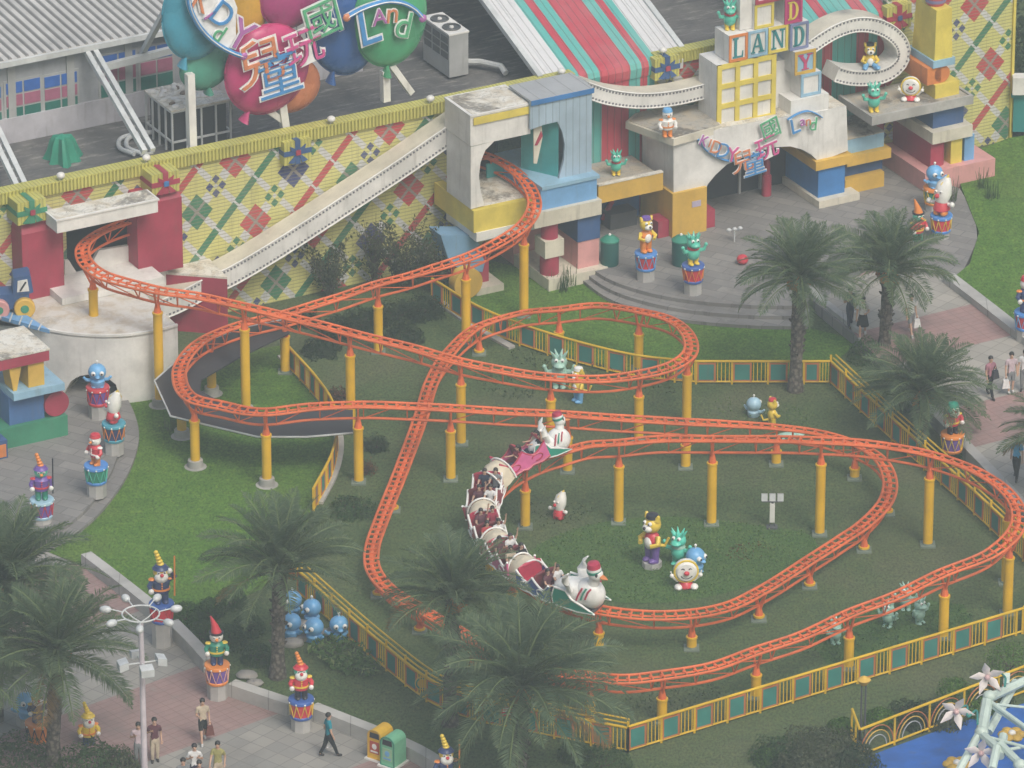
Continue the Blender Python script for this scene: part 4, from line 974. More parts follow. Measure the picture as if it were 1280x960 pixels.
LP = {k: gloss('sign_' + k, c, .35) for k, c in dict(blue=(.06, .25, .55), orange=(.62, .22, .10), violet=(.42, .14, .40), green=(.10, .40, .20), pink=(.60, .09, .28), white=(.78, .78, .78)).items()}
def sign_letter(s, parent, c, size, col, tilt, y, k=1.0):
    put_text(s, parent, c, size, LP['white'], 'letter_backing', .02 * k, .032 * k, tilt, y)
    put_text(s, parent, c, size, LP[col], 'letter', .03 * k, -.004 * k, tilt, y - .05 * k)
# ---------------------------------------------------------------- the balloon sign
VS = -.55
bs = fthing('balloon_sign', 'big rooftop sign of coloured balloons with neon-style kiddy land lettering', 'sign', W(360, 130, VS)[0], VS, 7)
def balloon(px, py, rx, ry, col, v, knot=None, rot=0.0, dep=.5):
    u, z = W(px, py, v); a = rx / 29.0; c = ry / 30.0
    o = MB(); M = Matrix.Rotation(rot, 4, 'Y'); o.ell((u, -v, z), (a, dep, c), 0, 28, M)
    mm = paint('balloon_' + col[0], col[1], rough=.3, dirt=.22, var=.2)
    b = o.build('balloon', mm, bs)
    if knot:
        ku, kz = W(knot[0], knot[1], v); o = MB(); d = Vector((u - ku, 0, z - kz)).normalized()
        o.tube([(ku + d.x * .55, -v, kz + d.z * .55), (ku + d.x * .2, -v, kz + d.z * .2), (ku - d.x * .15, -v, kz - d.z * .15)], [.1, .16, .34], 10, flat=.5); o.build('knot', mm, b)
    o = MB(); n = 40; o.tube([(u + (a * cos(2 * pi * i / n) * cos(rot) + c * sin(2 * pi * i / n) * sin(rot)), -v - .02, z + (-a * cos(2 * pi * i / n) * sin(rot) + c * sin(2 * pi * i / n) * cos(rot))) for i in range(n)], .035, 5, closed=True); o.build('rim', mm, b)
balloon(256, 84, 31, 27, ('sea_green', (.08, .30, .22)), VS - .5, (260, 112), 0, .4)
balloon(306, 6, 30, 42, ('amber', (.58, .33, .04)), VS - .5, None, 0, .4)
balloon(362, 105, 38, 34, ('tangerine', (.62, .22, .10)), VS - .6, (352, 135), .4, .4)
balloon(362, -8, 38, 42, ('plum', (.38, .05, .18)), VS - .2, None, 0, .45)
balloon(426, 36, 42, 60, ('navy', (.03, .10, .30)), VS - .35, (414, 99), -.35, .45)
balloon(246, 14, 43, 58, ('turquoise', (.06, .30, .42)), VS - .1, (229, 80), .1, .5)
balloon(333, 86, 52, 55, ('magenta', (.50, .05, .17)), VS, (306, 148), .25, .55)
balloon(487, 22, 46, 60, ('green', (.07, .34, .16)), VS, (483, 90), 0, .5)
o = MB()
for (xa, ya, xb, yb) in ((237, 92, 240, 182), (352, 130, 356, 158), (481, 88, 482, 126)): o.bar(fpt(xa, ya, VS - .1), fpt(xb, yb, VS - .1), .3)
for (xa, ya, xb, yb) in ((335, 138, 352, 150), (488, 80, 514, 116)): o.bar(fpt(xa, ya, VS - .1), fpt(xb, yb, VS - .2), .24)
o.build('post', WHITE, bs)
yv = -VS - .62
def sp(px, py): return W(px, py, -yv)
A1 = [sp(x, y) for x, y in ((234, -16), (236, 6), (244, 26), (258, 44), (276, 58), (292, 66), (304, 70))]
o = MB(); o.tube(spline([(a, yv, z) for a, z in A1], .1), .2, 8, flat=.35); o.build('arc_backing', LP['white'], bs)
o = MB(); o.tube(spline([(a, yv - .08, z) for a, z in A1], .1), .1, 8); o.build('arc_tube', LP['blue'], bs)
for p, c in (((303, 69), 'violet'), ((432, 21), 'orange'), ((527, 22), 'violet')):
    a, z = sp(*p); o = MB(); o.ell((a, yv - .1, z), (.17, .1, .17), 0, 12); o.build('arc_ball', LP[c], bs)
A2 = [sp(x, y) for x, y in ((432, 21), (448, 12), (466, 5), (484, 1), (502, 3), (516, 10), (527, 21))]
o = MB(); o.tube(spline([(a, yv, z) for a, z in A2], .1), .2, 8, flat=.35); o.build('arc_backing', LP['white'], bs)
o = MB(); o.tube(spline([(a, yv - .08, z) for a, z in A2], .1), .1, 8); o.build('arc_tube', LP['blue'], bs)
o = MB(); o.prismY([sp(x, y) for x, y in ((238, -14), (288, -14), (297, 10), (295, 34), (296, 62), (284, 62), (262, 46), (246, 28), (239, 6))], yv + .02, yv + .08); o.build('letter_plate', LP['white'], bs)
for s, px, py, size, col, tl_ in (('K', 252, 0, 1.25, 'orange', -.6), ('I', 261, 18, .8, 'violet', -1.15), ('D', 277, 17, 1.35, 'blue', -.75), ('d', 273, 40, .95, 'green', -.7), ('Y', 300, 42, 1.7, 'violet', -.6),
                            ('L', 461, 32, 2.1, 'blue', .15), ('A', 473, 20, .95, 'violet', .05), ('n', 489, 19, 1.2, 'orange', -.1), ('d', 503, 30, 1.5, 'green', -.25),
                            ('兒', 324, 76, 2.1, 'orange', .15), ('童', 348, 90, 2.0, 'blue', .12), ('玩', 379, 58, 1.7, 'pink', .2), ('國', 402, 24, 1.7, 'green', .25)):
    sign_letter(s, bs, sp(px, py), size, col, tl_, yv - .06)
# ---------------------------------------------------------------- the smaller sign on the arch
gs = fthing('arch_sign', 'curved sign of small coloured letters hung on the white entrance arch', 'sign', W(940, 180, 2.9)[0], 2.9, 4)
yg = -2.92
def gp(px, py): return W(px, py, -yg)
A3 = [gp(x, y) for x, y in ((873, 174), (882, 187), (895, 196), (910, 201), (922, 200))]
o = MB(); o.tube(spline([(a, yg + .03, z) for a, z in A3], .1), .1, 6, flat=.4); o.build('arc_tube', LP['blue'], gs)
A3 = [gp(x, y) for x, y in ((985, 150), (996, 143), (1010, 139), (1022, 143), (1028, 147))]
o = MB(); o.tube(spline([(a, yg + .03, z) for a, z in A3], .1), .08, 6, flat=.4); o.build('arc_tube', LP['blue'], gs)
for s, px, py, size, col, tl_ in (('K', 879, 175, .62, 'violet', -.5), ('I', 886, 178, .5, 'orange', -.4), ('D', 894, 183, .75, 'orange', -.4), ('D', 903, 187, .85, 'blue', -.3), ('Y', 914, 192, .9, 'pink', -.2),
                            ('兒', 927, 200, 1.05, 'orange', .1), ('童', 942, 203, 1.1, 'blue', .1), ('玩', 957, 184, 1.1, 'pink', .2), ('國', 962, 160, .95, 'green', .3), ('L', 993, 156, .95, 'blue', .2), ('a', 1002, 152, .6, 'violet', .1), ('n', 1009, 152, .6, 'orange', 0), ('d', 1015, 154, .8, 'green', -.1)):
    sign_letter(s, gs, gp(px, py), size, col, tl_, yg - .06, .7)
# ---------------------------------------------------------------- the coaster
def tp(px, py, z=None, by=None):
    if by is not None:
        bx, byy = by; q = G(bx, byy); z = HT(q, py)
        return Vector((G(px, py, z).x, G(px, py, z).y, z))
    return G(px, py, z)
TB = [tp(575, 187, 4.5), tp(602, 192, 4.5), tp(626, 202, 4.45), tp(648, 217, 4.38), tp(663, 236, 4.25), tp(668, 259, 4.08), tp(655, 280, by=(664, 398)), tp(625, 303, 3.75), tp(580, 322, by=(583, 430)), tp(525, 340, 3.25), tp(470, 357, by=(472, 440)),
      tp(420, 372, 2.65), tp(358, 392, by=(358, 465)), tp(300, 406, 2.35), tp(256, 424, 2.35), tp(232, 446, 2.4), tp(224, 470, 2.5), tp(238, 494, by=(243, 583)), tp(278, 510, 2.75), tp(330, 514, by=(330, 607)), (tp(388, 509, 3.1)),
      tp(446, 505, by=(447, 603)), tp(500, 507, 3.1), tp(562, 510, by=(562, 600)), tp(630, 514, 2.7), tp(706, 518, by=(708, 590)), tp(780, 523, 2.1), tp(855, 527, by=(856, 585)), tp(910, 530, 1.7), tp(968, 534, by=(969, 580)), tp(1020, 541, 1.4), tp(1068, 553, by=(1075, 596)),
      tp(1098, 572, 1.25), tp(1112, 598, 1.1), tp(1108, 626, by=(1125, 642)) if False else tp(1108, 626, 1.0), tp(1080, 655, by=(1081, 690)), tp(1050, 676, 1.1), tp(1014, 699, by=(1014, 733)), tp(982, 720, 1.08), tp(950, 740, by=(951, 775)), tp(910, 758, 1.3), tp(867, 767, by=(868, 812)), tp(810, 769, 1.5),
      tp(749, 762, by=(749, 811)), tp(700, 747, 1.5), tp(660, 726, 1.4), tp(628, 700, 1.3), tp(610, 672, 1.35), tp(606, 645, 1.5), tp(616, 618, 1.8), tp(638, 594, 2.2), tp(670, 575, 2.6), tp(706, 563, 2.9), tp(735, 556, 3.05), tp(771, 552, by=(771, 653)), tp(830, 549, 3.3), tp(890, 549, by=(890, 655)), tp(955, 549, 3.6),
      tp(1026, 550, by=(1024, 668)), tp(1092, 555, 3.75), tp(1160, 567, by=(1160, 680)), tp(1212, 585, 3.5), tp(1250, 607, 3.45), tp(1272, 634, 3.4), tp(1270, 662, 3.2), tp(1240, 690, 2.95), tp(1180, 717, by=(1178, 798)), tp(1120, 743, 2.45), tp(1063, 768, by=(1062, 835)), tp(1004, 793, 2.0), tp(946, 815, by=(945, 872)),
      tp(888, 833, 1.85), tp(829, 845, by=(829, 903)), tp(780, 848, 1.85), tp(730, 845, 1.75), tp(684, 837, 1.6), tp(640, 822, 1.4), tp(598, 803, 1.2), tp(556, 779, 1.0), tp(516, 756, .9), tp(483, 734, .85), tp(466, 710, .82), tp(465, 686, .8), tp(476, 652, .8), tp(500, 592, .8), tp(526, 522, .85), tp(540, 477, .95), tp(562, 440, 1.0),
      tp(597, 410, by=(597, 441)), tp(645, 393, 1.4), tp(698, 385, by=(698, 440)), tp(748, 383, 2.0), tp(799, 388, by=(799, 460)), tp(838, 400, 2.6), tp(860, 418, 2.85), tp(862, 440, 2.95), tp(842, 457, 2.8), tp(797, 470, by=(797, 551)), tp(745, 474, 2.75), tp(690, 472, by=(690, 560)), tp(640, 465, 3.1), tp(578, 452, by=(579, 556)), tp(510, 434, 3.6),
      tp(440, 416, 3.95), tp(378, 400, 4.2), tp(306, 383, by=(307, 517)), tp(250, 371, 4.6), tp(200, 362, by=(200, 508)), tp(155, 353, 4.8), tp(124, 342, 4.8), tp(106, 326, 4.8), tp(104, 308, 4.8), tp(122, 292, 4.8), tp(150, 280, 4.8), tp(190, 268, 4.8)]
TR = resample(spline(TB, .15), .2)
# smooth the heights so that the rails run fair
zz = np.array([p.z for p in TR]); ker = np.ones(15) / 15; zs_ = np.convolve(np.pad(zz, 7, 'edge'), ker, 'valid')
for p, z in zip(TR, zs_): p.z = float(z)
def frame(i):
    a = TR[max(i - 2, 0)]; c = TR[min(i + 2, len(TR) - 1)]; t = (c - a).normalized(); s = Vector((-t.y, t.x, 0)).normalized()
    return t, s
GA = .25
cst = thing('roller_coaster', 'orange-red toy roller coaster track on yellow columns winding over the lawn', 'roller coaster', (TR[len(TR) // 2].x, TR[len(TR) // 2].y, 0))
ORG[cst.name] = (TR[len(TR) // 2].x, TR[len(TR) // 2].y, 0)
FR = [frame(i) for i in range(len(TR))]
# gentle banking from curvature
BK = []
for i in range(len(TR)):
    a = FR[max(i - 4, 0)][0]; c = FR[min(i + 4, len(TR) - 1)][0]; BK.append(max(-.28, min(.28, -(a.cross(c)).z * .42)))
BK = np.convolve(np.pad(np.array(BK), 10, 'edge'), np.ones(21) / 21, 'valid')
def side(i):
    t, s = FR[i]; b = float(BK[i]); up = Vector((0, 0, 1))
    sv = (s * cos(b) - up * sin(b)); uv = (up * cos(b) + s * sin(b)); return sv, uv
SU = [side(i) for i in range(len(TR))]
for sg in (1, -1):
    o = MB(); o.tube([TR[i] + SU[i][0] * GA * sg for i in range(len(TR))], .05, 7); o.build('rail', CORAL, cst)
o = MB(); DC = .54; ch = [TR[i] - SU[i][1] * DC for i in range(len(TR))]
o.tube(ch, .052, 7); o.build('lower_chord', CORAL, cst)
o = MB(); st = 2
idx = list(range(0, len(TR), st))
for k, i in enumerate(idx):
    l = TR[i] + SU[i][0] * GA; r_ = TR[i] - SU[i][0] * GA; o.bar(l, r_, .06)
    o.bar(TR[i] - FR[i][0] * 0, TR[i] + FR[i][0] * .0 + Vector((0, 0, -.0)) + FR[i][0] * .1, .09)
    j = idx[min(k + 1, len(idx) - 1)]
    if k % 2 == 0:
        if k % 4 == 0: o.bar(l, ch[i], .04); o.bar(r_, ch[i], .04)
        if k % 4 == 0 and k + 4 < len(idx): j2 = idx[k + 4]; o.bar(ch[i], TR[j2] + SU[j2][0] * GA, .032)
o.build('lattice', CORAL, cst)
o = MB()
o.tube([p - SU[i][1] * .03 for i, p in enumerate(TR)], .075, 4, flat=.35, sm=False); o.build('spine', CORAL, cst)
def near(px, py):
    return min(range(len(TR)), key=lambda i: (proj(TR[i])[0] - px) ** 2 + (proj(TR[i])[1] - py) ** 2)
def near_w(x, y, zmin=None, px=None):
    best = None
    return min(range(len(TR)), key=lambda i: (TR[i].x - x) ** 2 + (TR[i].y - y) ** 2 + (0 if zmin is None else 3 * (TR[i].z - zmin) ** 2))
PR = [proj(p) for p in TR]; PB = [proj((p.x, p.y, 0)) for p in ch]
def column(bx, by, tx, ty, r=.178, zb=0.0, foot='slab'):
    p = G(bx, by, zb)
    i = min(range(len(TR)), key=lambda k: hypot(PR[k][0] - tx, PR[k][1] - ty) + hypot(PB[k][0] - bx, PB[k][1] - by) * (0 if zb else .7)); q = ch[i]
    x, y = (q.x + p.x) / 2, (q.y + p.y) / 2
    if abs(q.x - p.x) + abs(q.y - p.y) > 1.2: x, y = q.x, q.y
    x, y = q.x, q.y
    zt = q.z - .42
    if zt < zb + .15: zt = zb + .15
    o = MB(); o.lathe([(r * 1.05, zb), (r, zb + .1), (r, zt - .03), (r * 1.16, zt - .03), (r * 1.16, zt + .04), (r * .5, zt + .04)], 14, (x, y, 0)); c = o.build('support_column', COLY, cst)
    t = FR[i][0]; s = SU[i][0]; o = MB()
    o.tube([(x, y, zt + .04), (q.x, q.y, q.z)], [.15, .075], 8)
    for sg in (1, -1): o.bar((x, y, zt + .1), TR[i] + s * GA * sg - Vector((0, 0, .05)), .07)
    o.build('saddle', CORAL, c)
    if foot:
        o = MB()
        if foot == 'round': o.lathe([(.42, -.1), (.42, .02), (.30, .03), (.28, .3), (.2, .31)], 14, (x, y, zb))
        else: o.box(x - .27, x + .27, y - .27, y + .27, zb - .1, zb + .06); o.lathe([(.22, .06), (.2, .12)], 12, (x, y, zb))
        o.build('footing', CONC if foot == 'round' else paint('mossy_concrete', (.17, .21, .165), dirt=.5), c)
for a in ((664, 398, 655, 280), (583, 430, 580, 322), (472, 440, 470, 357), (358, 465, 358, 392), (447, 603, 446, 505), (562, 600, 562, 510), (708, 590, 706, 518), (856, 585, 855, 527), (969, 580, 968, 534), (1075, 596, 1072, 555),
          (1125, 642, 1112, 610), (1081, 690, 1080, 655), (1014, 733, 1014, 699), (951, 775, 950, 740), (868, 812, 867, 767), (749, 811, 749, 762), (640, 750, 640, 711), (607, 712, 612, 676), (661, 668, 655, 583), (771, 653, 771, 552), (890, 655, 890, 549), (1024, 668, 1026, 550),
          (1160, 680, 1160, 567), (1262, 717, 1262, 620), (1268, 770, 1266, 670), (1178, 798, 1180, 717), (1062, 835, 1063, 768), (945, 872, 946, 815), (829, 903, 829, 845), (735, 900, 735, 845), (660, 870, 660, 830), (590, 840, 590, 798), (525, 790, 525, 760), (468, 742, 470, 722),
          (442, 535, 440, 416), (579, 556, 578, 452), (690, 560, 690, 472), (797, 551, 797, 470), (864, 530, 862, 440), (799, 460, 799, 388), (698, 440, 698, 385), (597, 441, 597, 410), (495, 628, 490, 615)):
    column(*a)
for a in ((264, 490, 262, 421), (220, 540, 224, 470), (243, 583, 240, 496), (330, 607, 330, 514), (200, 508, 200, 362), (307, 517, 306, 383)): column(*a, foot='round')
column(112, 402, 113, 335, .178, 2.8, None)
# dark service platform hung under the left bend
pf = thing('service_platform', 'dark grey service platform under the left bend of the coaster', 'platform', G(230, 500, 2.0))
ORG[pf.name] = tuple(G(230, 500, 2.0))
out = [(441, 541), (384, 546), (322, 546), (262, 532), (213, 520), (193, 476), (240, 434), (300, 410), (362, 398)]
inn = [(362, 416), (300, 446), (252, 474), (250, 488), (272, 500), (330, 515), (441, 512)]
o = MB(); o.prism([tuple(G(x, y, 1.75))[:2] for x, y in out + inn], 1.69, 1.75); o.build('deck', paint('dark_platform_deck', (.045, .044, .05), dirt=.15, streak=False), pf)
o = MB(); P = [G(x, y, 1.76) for x, y in out]
for a, c in zip(P[:-1], P[1:]): o.bar(a, c, .05)
o.build('edge_angle', STEEL, pf)
# ---------------------------------------------------------------- yellow fences with teal panels
def fence(lab, px, h=.95, unit=1.36, extra=0, panels=True, zb=0.0, ztab=None, group=None):
    P = [G(x, y, zb if ztab is None else ztab[i]) for i, (x, y) in enumerate(px)]
    pts = spline(P, .2) if len(P) > 2 else resample_line(P)
    root = thing('fence', lab, 'fence', P[0]); ORG[root.name] = tuple(P[0])
    up = Vector((0, 0, 1))
    rs = resample(pts, unit)
    if (pts[-1] - rs[-1]).length > unit * .4: rs.append(pts[-1].copy())
    o = MB(); o.tube([p + up * h for p in pts], .05, 8); o.build('top_rail', FENY, root)
    for k in range(extra):
        o = MB(); dn = .13 * (k + 1)
        off = [((pts[min(i + 1, len(pts) - 1)] - pts[max(i - 1, 0)]).cross(up)).normalized() for i in range(len(pts))]
        o.tube([p + up * (h + dn * .9) + n * (-.1 * (k + 1)) for p, n in zip(pts, off)], .032, 6); o.build('hand_rail', FENY, root)
    o = MB(); o.tube([p + up * .1 for p in pts], .038, 6); o.build('bottom_rail', FENY, root)
    for p in rs:
        o = MB(); o.box(p.x - .04, p.x + .04, p.y - .04, p.y + .04, p.z - .15, p.z + h + (.13 * extra)); o.build('post', FENY, root)
    for i in range(len(rs) - 1):
        a, c = rs[i], rs[i + 1]; d = (c - a); L = d.length; t = d / L
        if L < .5: continue
        n = Vector((-t.y, t.x, 0))
        w = L * .52
        if panels:
            A = a + t * .06; Bq = a + t * w
            o = MB()
            for q0, q1 in ((A, Bq),):
                vs = [q0 + up * .16 + n * .015, q1 + up * .16 + n * .015, q1 + up * (h - .1) + n * .015, q0 + up * (h - .1) + n * .015, q0 + up * .16 - n * .015, q1 + up * .16 - n * .015, q1 + up * (h - .1) - n * .015, q0 + up * (h - .1) - n * .015]
                o.add(vs, [(0, 3, 2, 1), (4, 5, 6, 7), (0, 1, 5, 4), (2, 3, 7, 6), (1, 2, 6, 5), (3, 0, 4, 7)])
            pn = o.build('panel', FENT, root)
            o = MB()
            for q in (A, Bq): o.bar(q + up * .12, q + up * (h - .06), .075)
            o.bar(A + up * (h - .1), Bq + up * (h - .1), .05); o.bar(A + up * .15, Bq + up * .15, .05); o.build('panel_frame', FENO, pn)
        o = MB(); k = 4
        s0 = w if panels else .08
        for j in range(k):
            q = a + t * (s0 + (L - s0) * (j + .7) / (k + .4)); o.bar(q + up * .1, q + up * (h - .02), .036)
        o.build('baluster', FENY, root)
    return root
def resample_line(P):
    a, c = P; n = max(2, int((c - a).length / .4)); return [a.lerp(c, i / n) for i in range(n + 1)]
fence('straight yellow fence with teal panels along the lower right edge of the ride lawn', [(785, 941), (1278, 792)], 1.0)
fence('short end of yellow fence turning upward at the right edge of the photo', [(1278, 792), (1330, 722)], 1.0)
fence('yellow fence with triple rail behind the big lower palm, running to the lower corner', [(601, 905), (785, 941)], .95, 1.36, 2)
fence('yellow fence with triple rail between the five blue birds and the coaster', [(372, 742), (480, 836), (545, 884), (601, 905)], .95, 1.36, 2)
fence('curving yellow fence between the bright left lawn and the coaster', [(362, 462), (396, 500), (416, 530), (422, 560), (414, 598), (392, 640)], .95, 1.1)
fence('yellow fence with teal panels sweeping from the block tower past the loop', [(540, 376), (600, 412), (660, 436), (740, 460), (800, 473), (870, 480)], .95)
fence('straight yellow fence with teal panels in front of the curved steps', [(870, 480), (1038, 480)], .95)
fence('sloping yellow triple-rail fence running from the right palms to the right edge', [(1038, 480), (1100, 538), (1205, 632), (1290, 712)], .95, 1.36, 2)
# ---------------------------------------------------------------- the train
TW = gloss('train_white', (.74, .74, .72), .35); TBE = gloss('train_beige', (.60, .53, .40), .4); TRD = gloss('train_red', (.42, .03, .07), .35); TBL = gloss('train_blue', (.06, .14, .42), .35); TPK = gloss('train_pink', (.58, .12, .28), .35); TMA = gloss('train_maroon', (.26, .035, .06), .35); TGR = gloss('train_green', (.02, .26, .18), .35)
SEAT = gloss('seat_dark_red', (.16, .02, .03), .6)
i_tail, i_head = near(706, 563), near(752, 762)
SEG = TR[min(i_tail, i_head):max(i_tail, i_head) + 1]
alen = [0.0]
for a, c in zip(SEG[:-1], SEG[1:]): alen.append(alen[-1] + (c - a).length)
TL = alen[-1]
HEAD_AT_START = i_head < i_tail
def on_track(s):          # s from the head; returns matrix of a car there, x forward
    d = s if HEAD_AT_START else TL - s
    k = min(range(len(alen)), key=lambda i: abs(alen[i] - d)); k = max(2, min(len(SEG) - 3, k))
    p = SEG[k]; t = (SEG[k + 2] - SEG[k - 2]).normalized()
    if HEAD_AT_START: t = -t
    i0 = min(i_tail, i_head) + k; up = SU[i0][1]
    y = up.cross(t).normalized(); up = t.cross(y)
    M = Matrix((t, y, up)).transposed().to_4x4(); M.translation = p; return M
train = thing('coaster_train', 'white goose-headed coaster train with blue, pink and red coaches full of riders', 'train', SEG[len(SEG) // 2])
ORG[train.name] = tuple(SEG[len(SEG) // 2])
def carmesh(mb, M): mb.v = [tuple(M @ Vector(p)) for p in mb.v]; return mb
def wheels(M, par, xs):
    for x in xs:
        for y in (-.3, .3):
            o = MB(); o.lathe([(.02, -.05), (.11, -.05), (.11, .05), (.02, .05)], 12, (x, y, .1), 0, True, Matrix.Rotation(pi / 2, 3, 'X')); carmesh(o, M).build('wheel', BLACK, par)
SEATS = []
def coach(s, col, trim, L=1.9):
    M = on_track(s); o = MB(); hw = .54
    # scooped side boards: two bays
    def side_poly(): 
        xs = np.linspace(-L / 2, L / 2, 17); top = []
        for x in xs:
            ph = ((x + L / 2) / L * 2) % 1.0 if x < L / 2 - 1e-6 else 1.0
            top.append((x, .46 + .3 * (abs(ph - .62) / .62) ** 1.6 if ph < .62 else .46 + .3 * ((ph - .62) / .38) ** 1.4))
        return top
    tp_ = side_poly()
    for y in (-hw, hw): o.prismY([(-L / 2, .16), (-L / 2 + .1, .1), (L / 2 - .1, .1), (L / 2, .16)] + tp_[::-1], y - .03, y + .03)
    b = carmesh(o, M).build('coach_body', col, train)
    o = MB()
    for y in (-hw, hw): o.tube([(x, y, z) for x, z in tp_], .042, 6); o.tube([(x, y * 1.02, z - .13) for x, z in tp_], .022, 5, 1); o.tube([(-L / 2, y, .14), (-L / 2 + .3, y, .08), (-.2, y, .12), (0, y, .06), (.2, y, .12), (L / 2 - .3, y, .08), (L / 2, y, .14)], .055, 6)
    carmesh(o, M).build('scroll_trim', [trim, TRD if col is not TRD else TW], b)
    o = MB()
    for y in (-hw - .035, hw + .035):
        for x in (-L / 4, L / 4): o.tube([(x + .22 * cos(a), y, .33 + .12 * sin(a)) for a in np.linspace(.2, 5.2, 10)], .028, 5)
    carmesh(o, M).build('swirl', trim, b)
    o = MB(); o.box(-L / 2 + .02, L / 2 - .02, -hw + .03, hw - .03, .1, .16); carmesh(o, M).build('floor', SEAT, b)
    for k, x in enumerate((-L / 4 - .12, L / 4 - .12)):
        o = MB(); o.box(x - .22, x + .22, -hw + .05, hw - .05, .162, .34); o.box(x - .3, x - .222, -hw + .05, hw - .05, .162, .82); o.ell((x - .26, 0, .82), (.06, hw - .06, .1), 0, 12); carmesh(o, M).build('seat', SEAT if k else TRD, b)
        o = MB(); o.tube([(x + .52, -hw + .06, .25), (x + .42, -hw + .06, .6), (x + .42, hw - .06, .6), (x + .52, hw - .06, .25)], .03, 6); carmesh(o, M).build('lap_bar', STEEL, b)
        for y in (-.21, .21): SEATS.append((M, x, y))
    wheels(M, b, (-L / 3, L / 3)); return b
def cowl(s, col=TBE):
    M = on_track(s); o = MB()
    k = 10; vs = []; n = 12
    for i in range(k + 1):
        x = -.38 + .76 * i / k; r = .58 * (1 - .25 * abs(i / k - .5) * 2 * .4)
        for j in range(n + 1):
            a = pi * j / n; vs.append((x, -r * cos(a), .12 + (.82 * r / .58) * sin(a) ** .8))
    o.add(vs, [(i * (n + 1) + j, (i + 1) * (n + 1) + j, (i + 1) * (n + 1) + j + 1, i * (n + 1) + j + 1) for i in range(k) for j in range(n)], 0, True)
    b = carmesh(o, M).build('cowl', col, train)
    o = MB(); 
    for x in (-.38, .38): o.tube([(x, -.57 * cos(a), .12 + .8 * max(0, sin(a)) ** .8) for a in np.linspace(0, pi, 14)], .035, 6)
    carmesh(o, M).build('cowl_trim', TW, b)
def goose(s, forward=True, k=1.0):
    M = on_track(s) @ Matrix.Scale(k * 1.04, 4)
    if not forward: M = M @ Matrix.Rotation(pi, 4, 'Z')
    o = MB(); o.ell((-.15, 0, .55), (.95, .5, .48), 0, 22); o.ell((.35, 0, .62), (.55, .46, .55), 0, 20)
    o.tube([(.42, 0, .8), (.55, 0, 1.15), (.62, 0, 1.4)], [.3, .2, .19], 12); o.ell((.64, 0, 1.45), (.27, .25, .26), 0, 18)
    b = carmesh(o, M).build('goose_body', TW, train)
    o = MB(); o.tube([(.82, 0, 1.43), (1.0, 0, 1.38), (1.12, 0, 1.36)], [.12, .09, .02], 10, flat=.6); carmesh(o, M).build('beak', ORA, b)
    for y in (-.2, .2):
        o = MB(); o.ell((.79, y * .8, 1.53), (.05, .06, .08), 0, 10); carmesh(o, M).build('eye', BLACK, b)
    o = MB(); o.lathe([(.25, 0), (.24, .1)], 16, (.6, 0, 1.62), 1); o.lathe([(.24, .1), (.2, .26), (.01, .3)], 16, (.6, 0, 1.62), 0); o.lathe([(.26, -.1), (.26, 0)], 16, (.6, 0, 1.63), 2); carmesh(o, M).build('cap', [TRD, TW, TGR], b)
    for y in (-1, 1):
        o = MB(); o.prismY([(-.85, .14), (-.2, .12), (.5, .1), (.75, .2), (-.1, .52), (-.3, .82), (-.75, .84), (-.88, .5)], y * .47, y * .53); sp_ = carmesh(o, M).build('side_shell', TGR, b)
        o = MB(); P = [(-.85, .14), (.1, .1), (.78, .18), (.3, .38), (-.1, .52), (-.3, .82), (-.75, .84), (-.88, .5)]; o.tube([(x, y * .5, z) for x, z in P], .045, 6, closed=True, ref=(0, 1, 0)); carmesh(o, M).build('shell_trim', TW, sp_)
        o = MB(); 
        for k in range(3): o.tube([(.1 + .17 * k, y * (.5 - .02 * k), .55 + .05 * k), (.2 + .17 * k, y * (.46 - .03 * k), .8 + .06 * k), (.3 + .15 * k, y * (.36 - .04 * k), 1.0)], .035, 6, k % 2)
        carmesh(o, M).build('stripe', [TRD, TGR], b)
        o = MB(); o.tube([(-.15, y * .42, .85), (-.25, y * .52, 1.15), (-.2, y * .58, 1.45), (-.05, y * .6, 1.62)], [.2, .2, .14, .05], 10, flat=.45); carmesh(o, M).build('wing', TW, b)
    o = MB(); o.box(-.9, .6, -.34, .34, .02, .14); carmesh(o, M).build('bogie', DGREY, b)
    wheels(M, b, (-.6, .45))
print('train length', TL)
seq = [(TBL, TW), (TPK, TW), (TRD, TW), (TMA, TW), (TPK, TRD)]
pos = .85; goose(pos); step = (TL - 2.0) / 5.0
for k, (c, t_) in enumerate(seq):
    s = 1.25 + step * (k + .5) + .25
    coach(s, c, t_, step * .8)
    if k < 4: cowl(s + step * .5)
goose(TL - .45, False, .78)
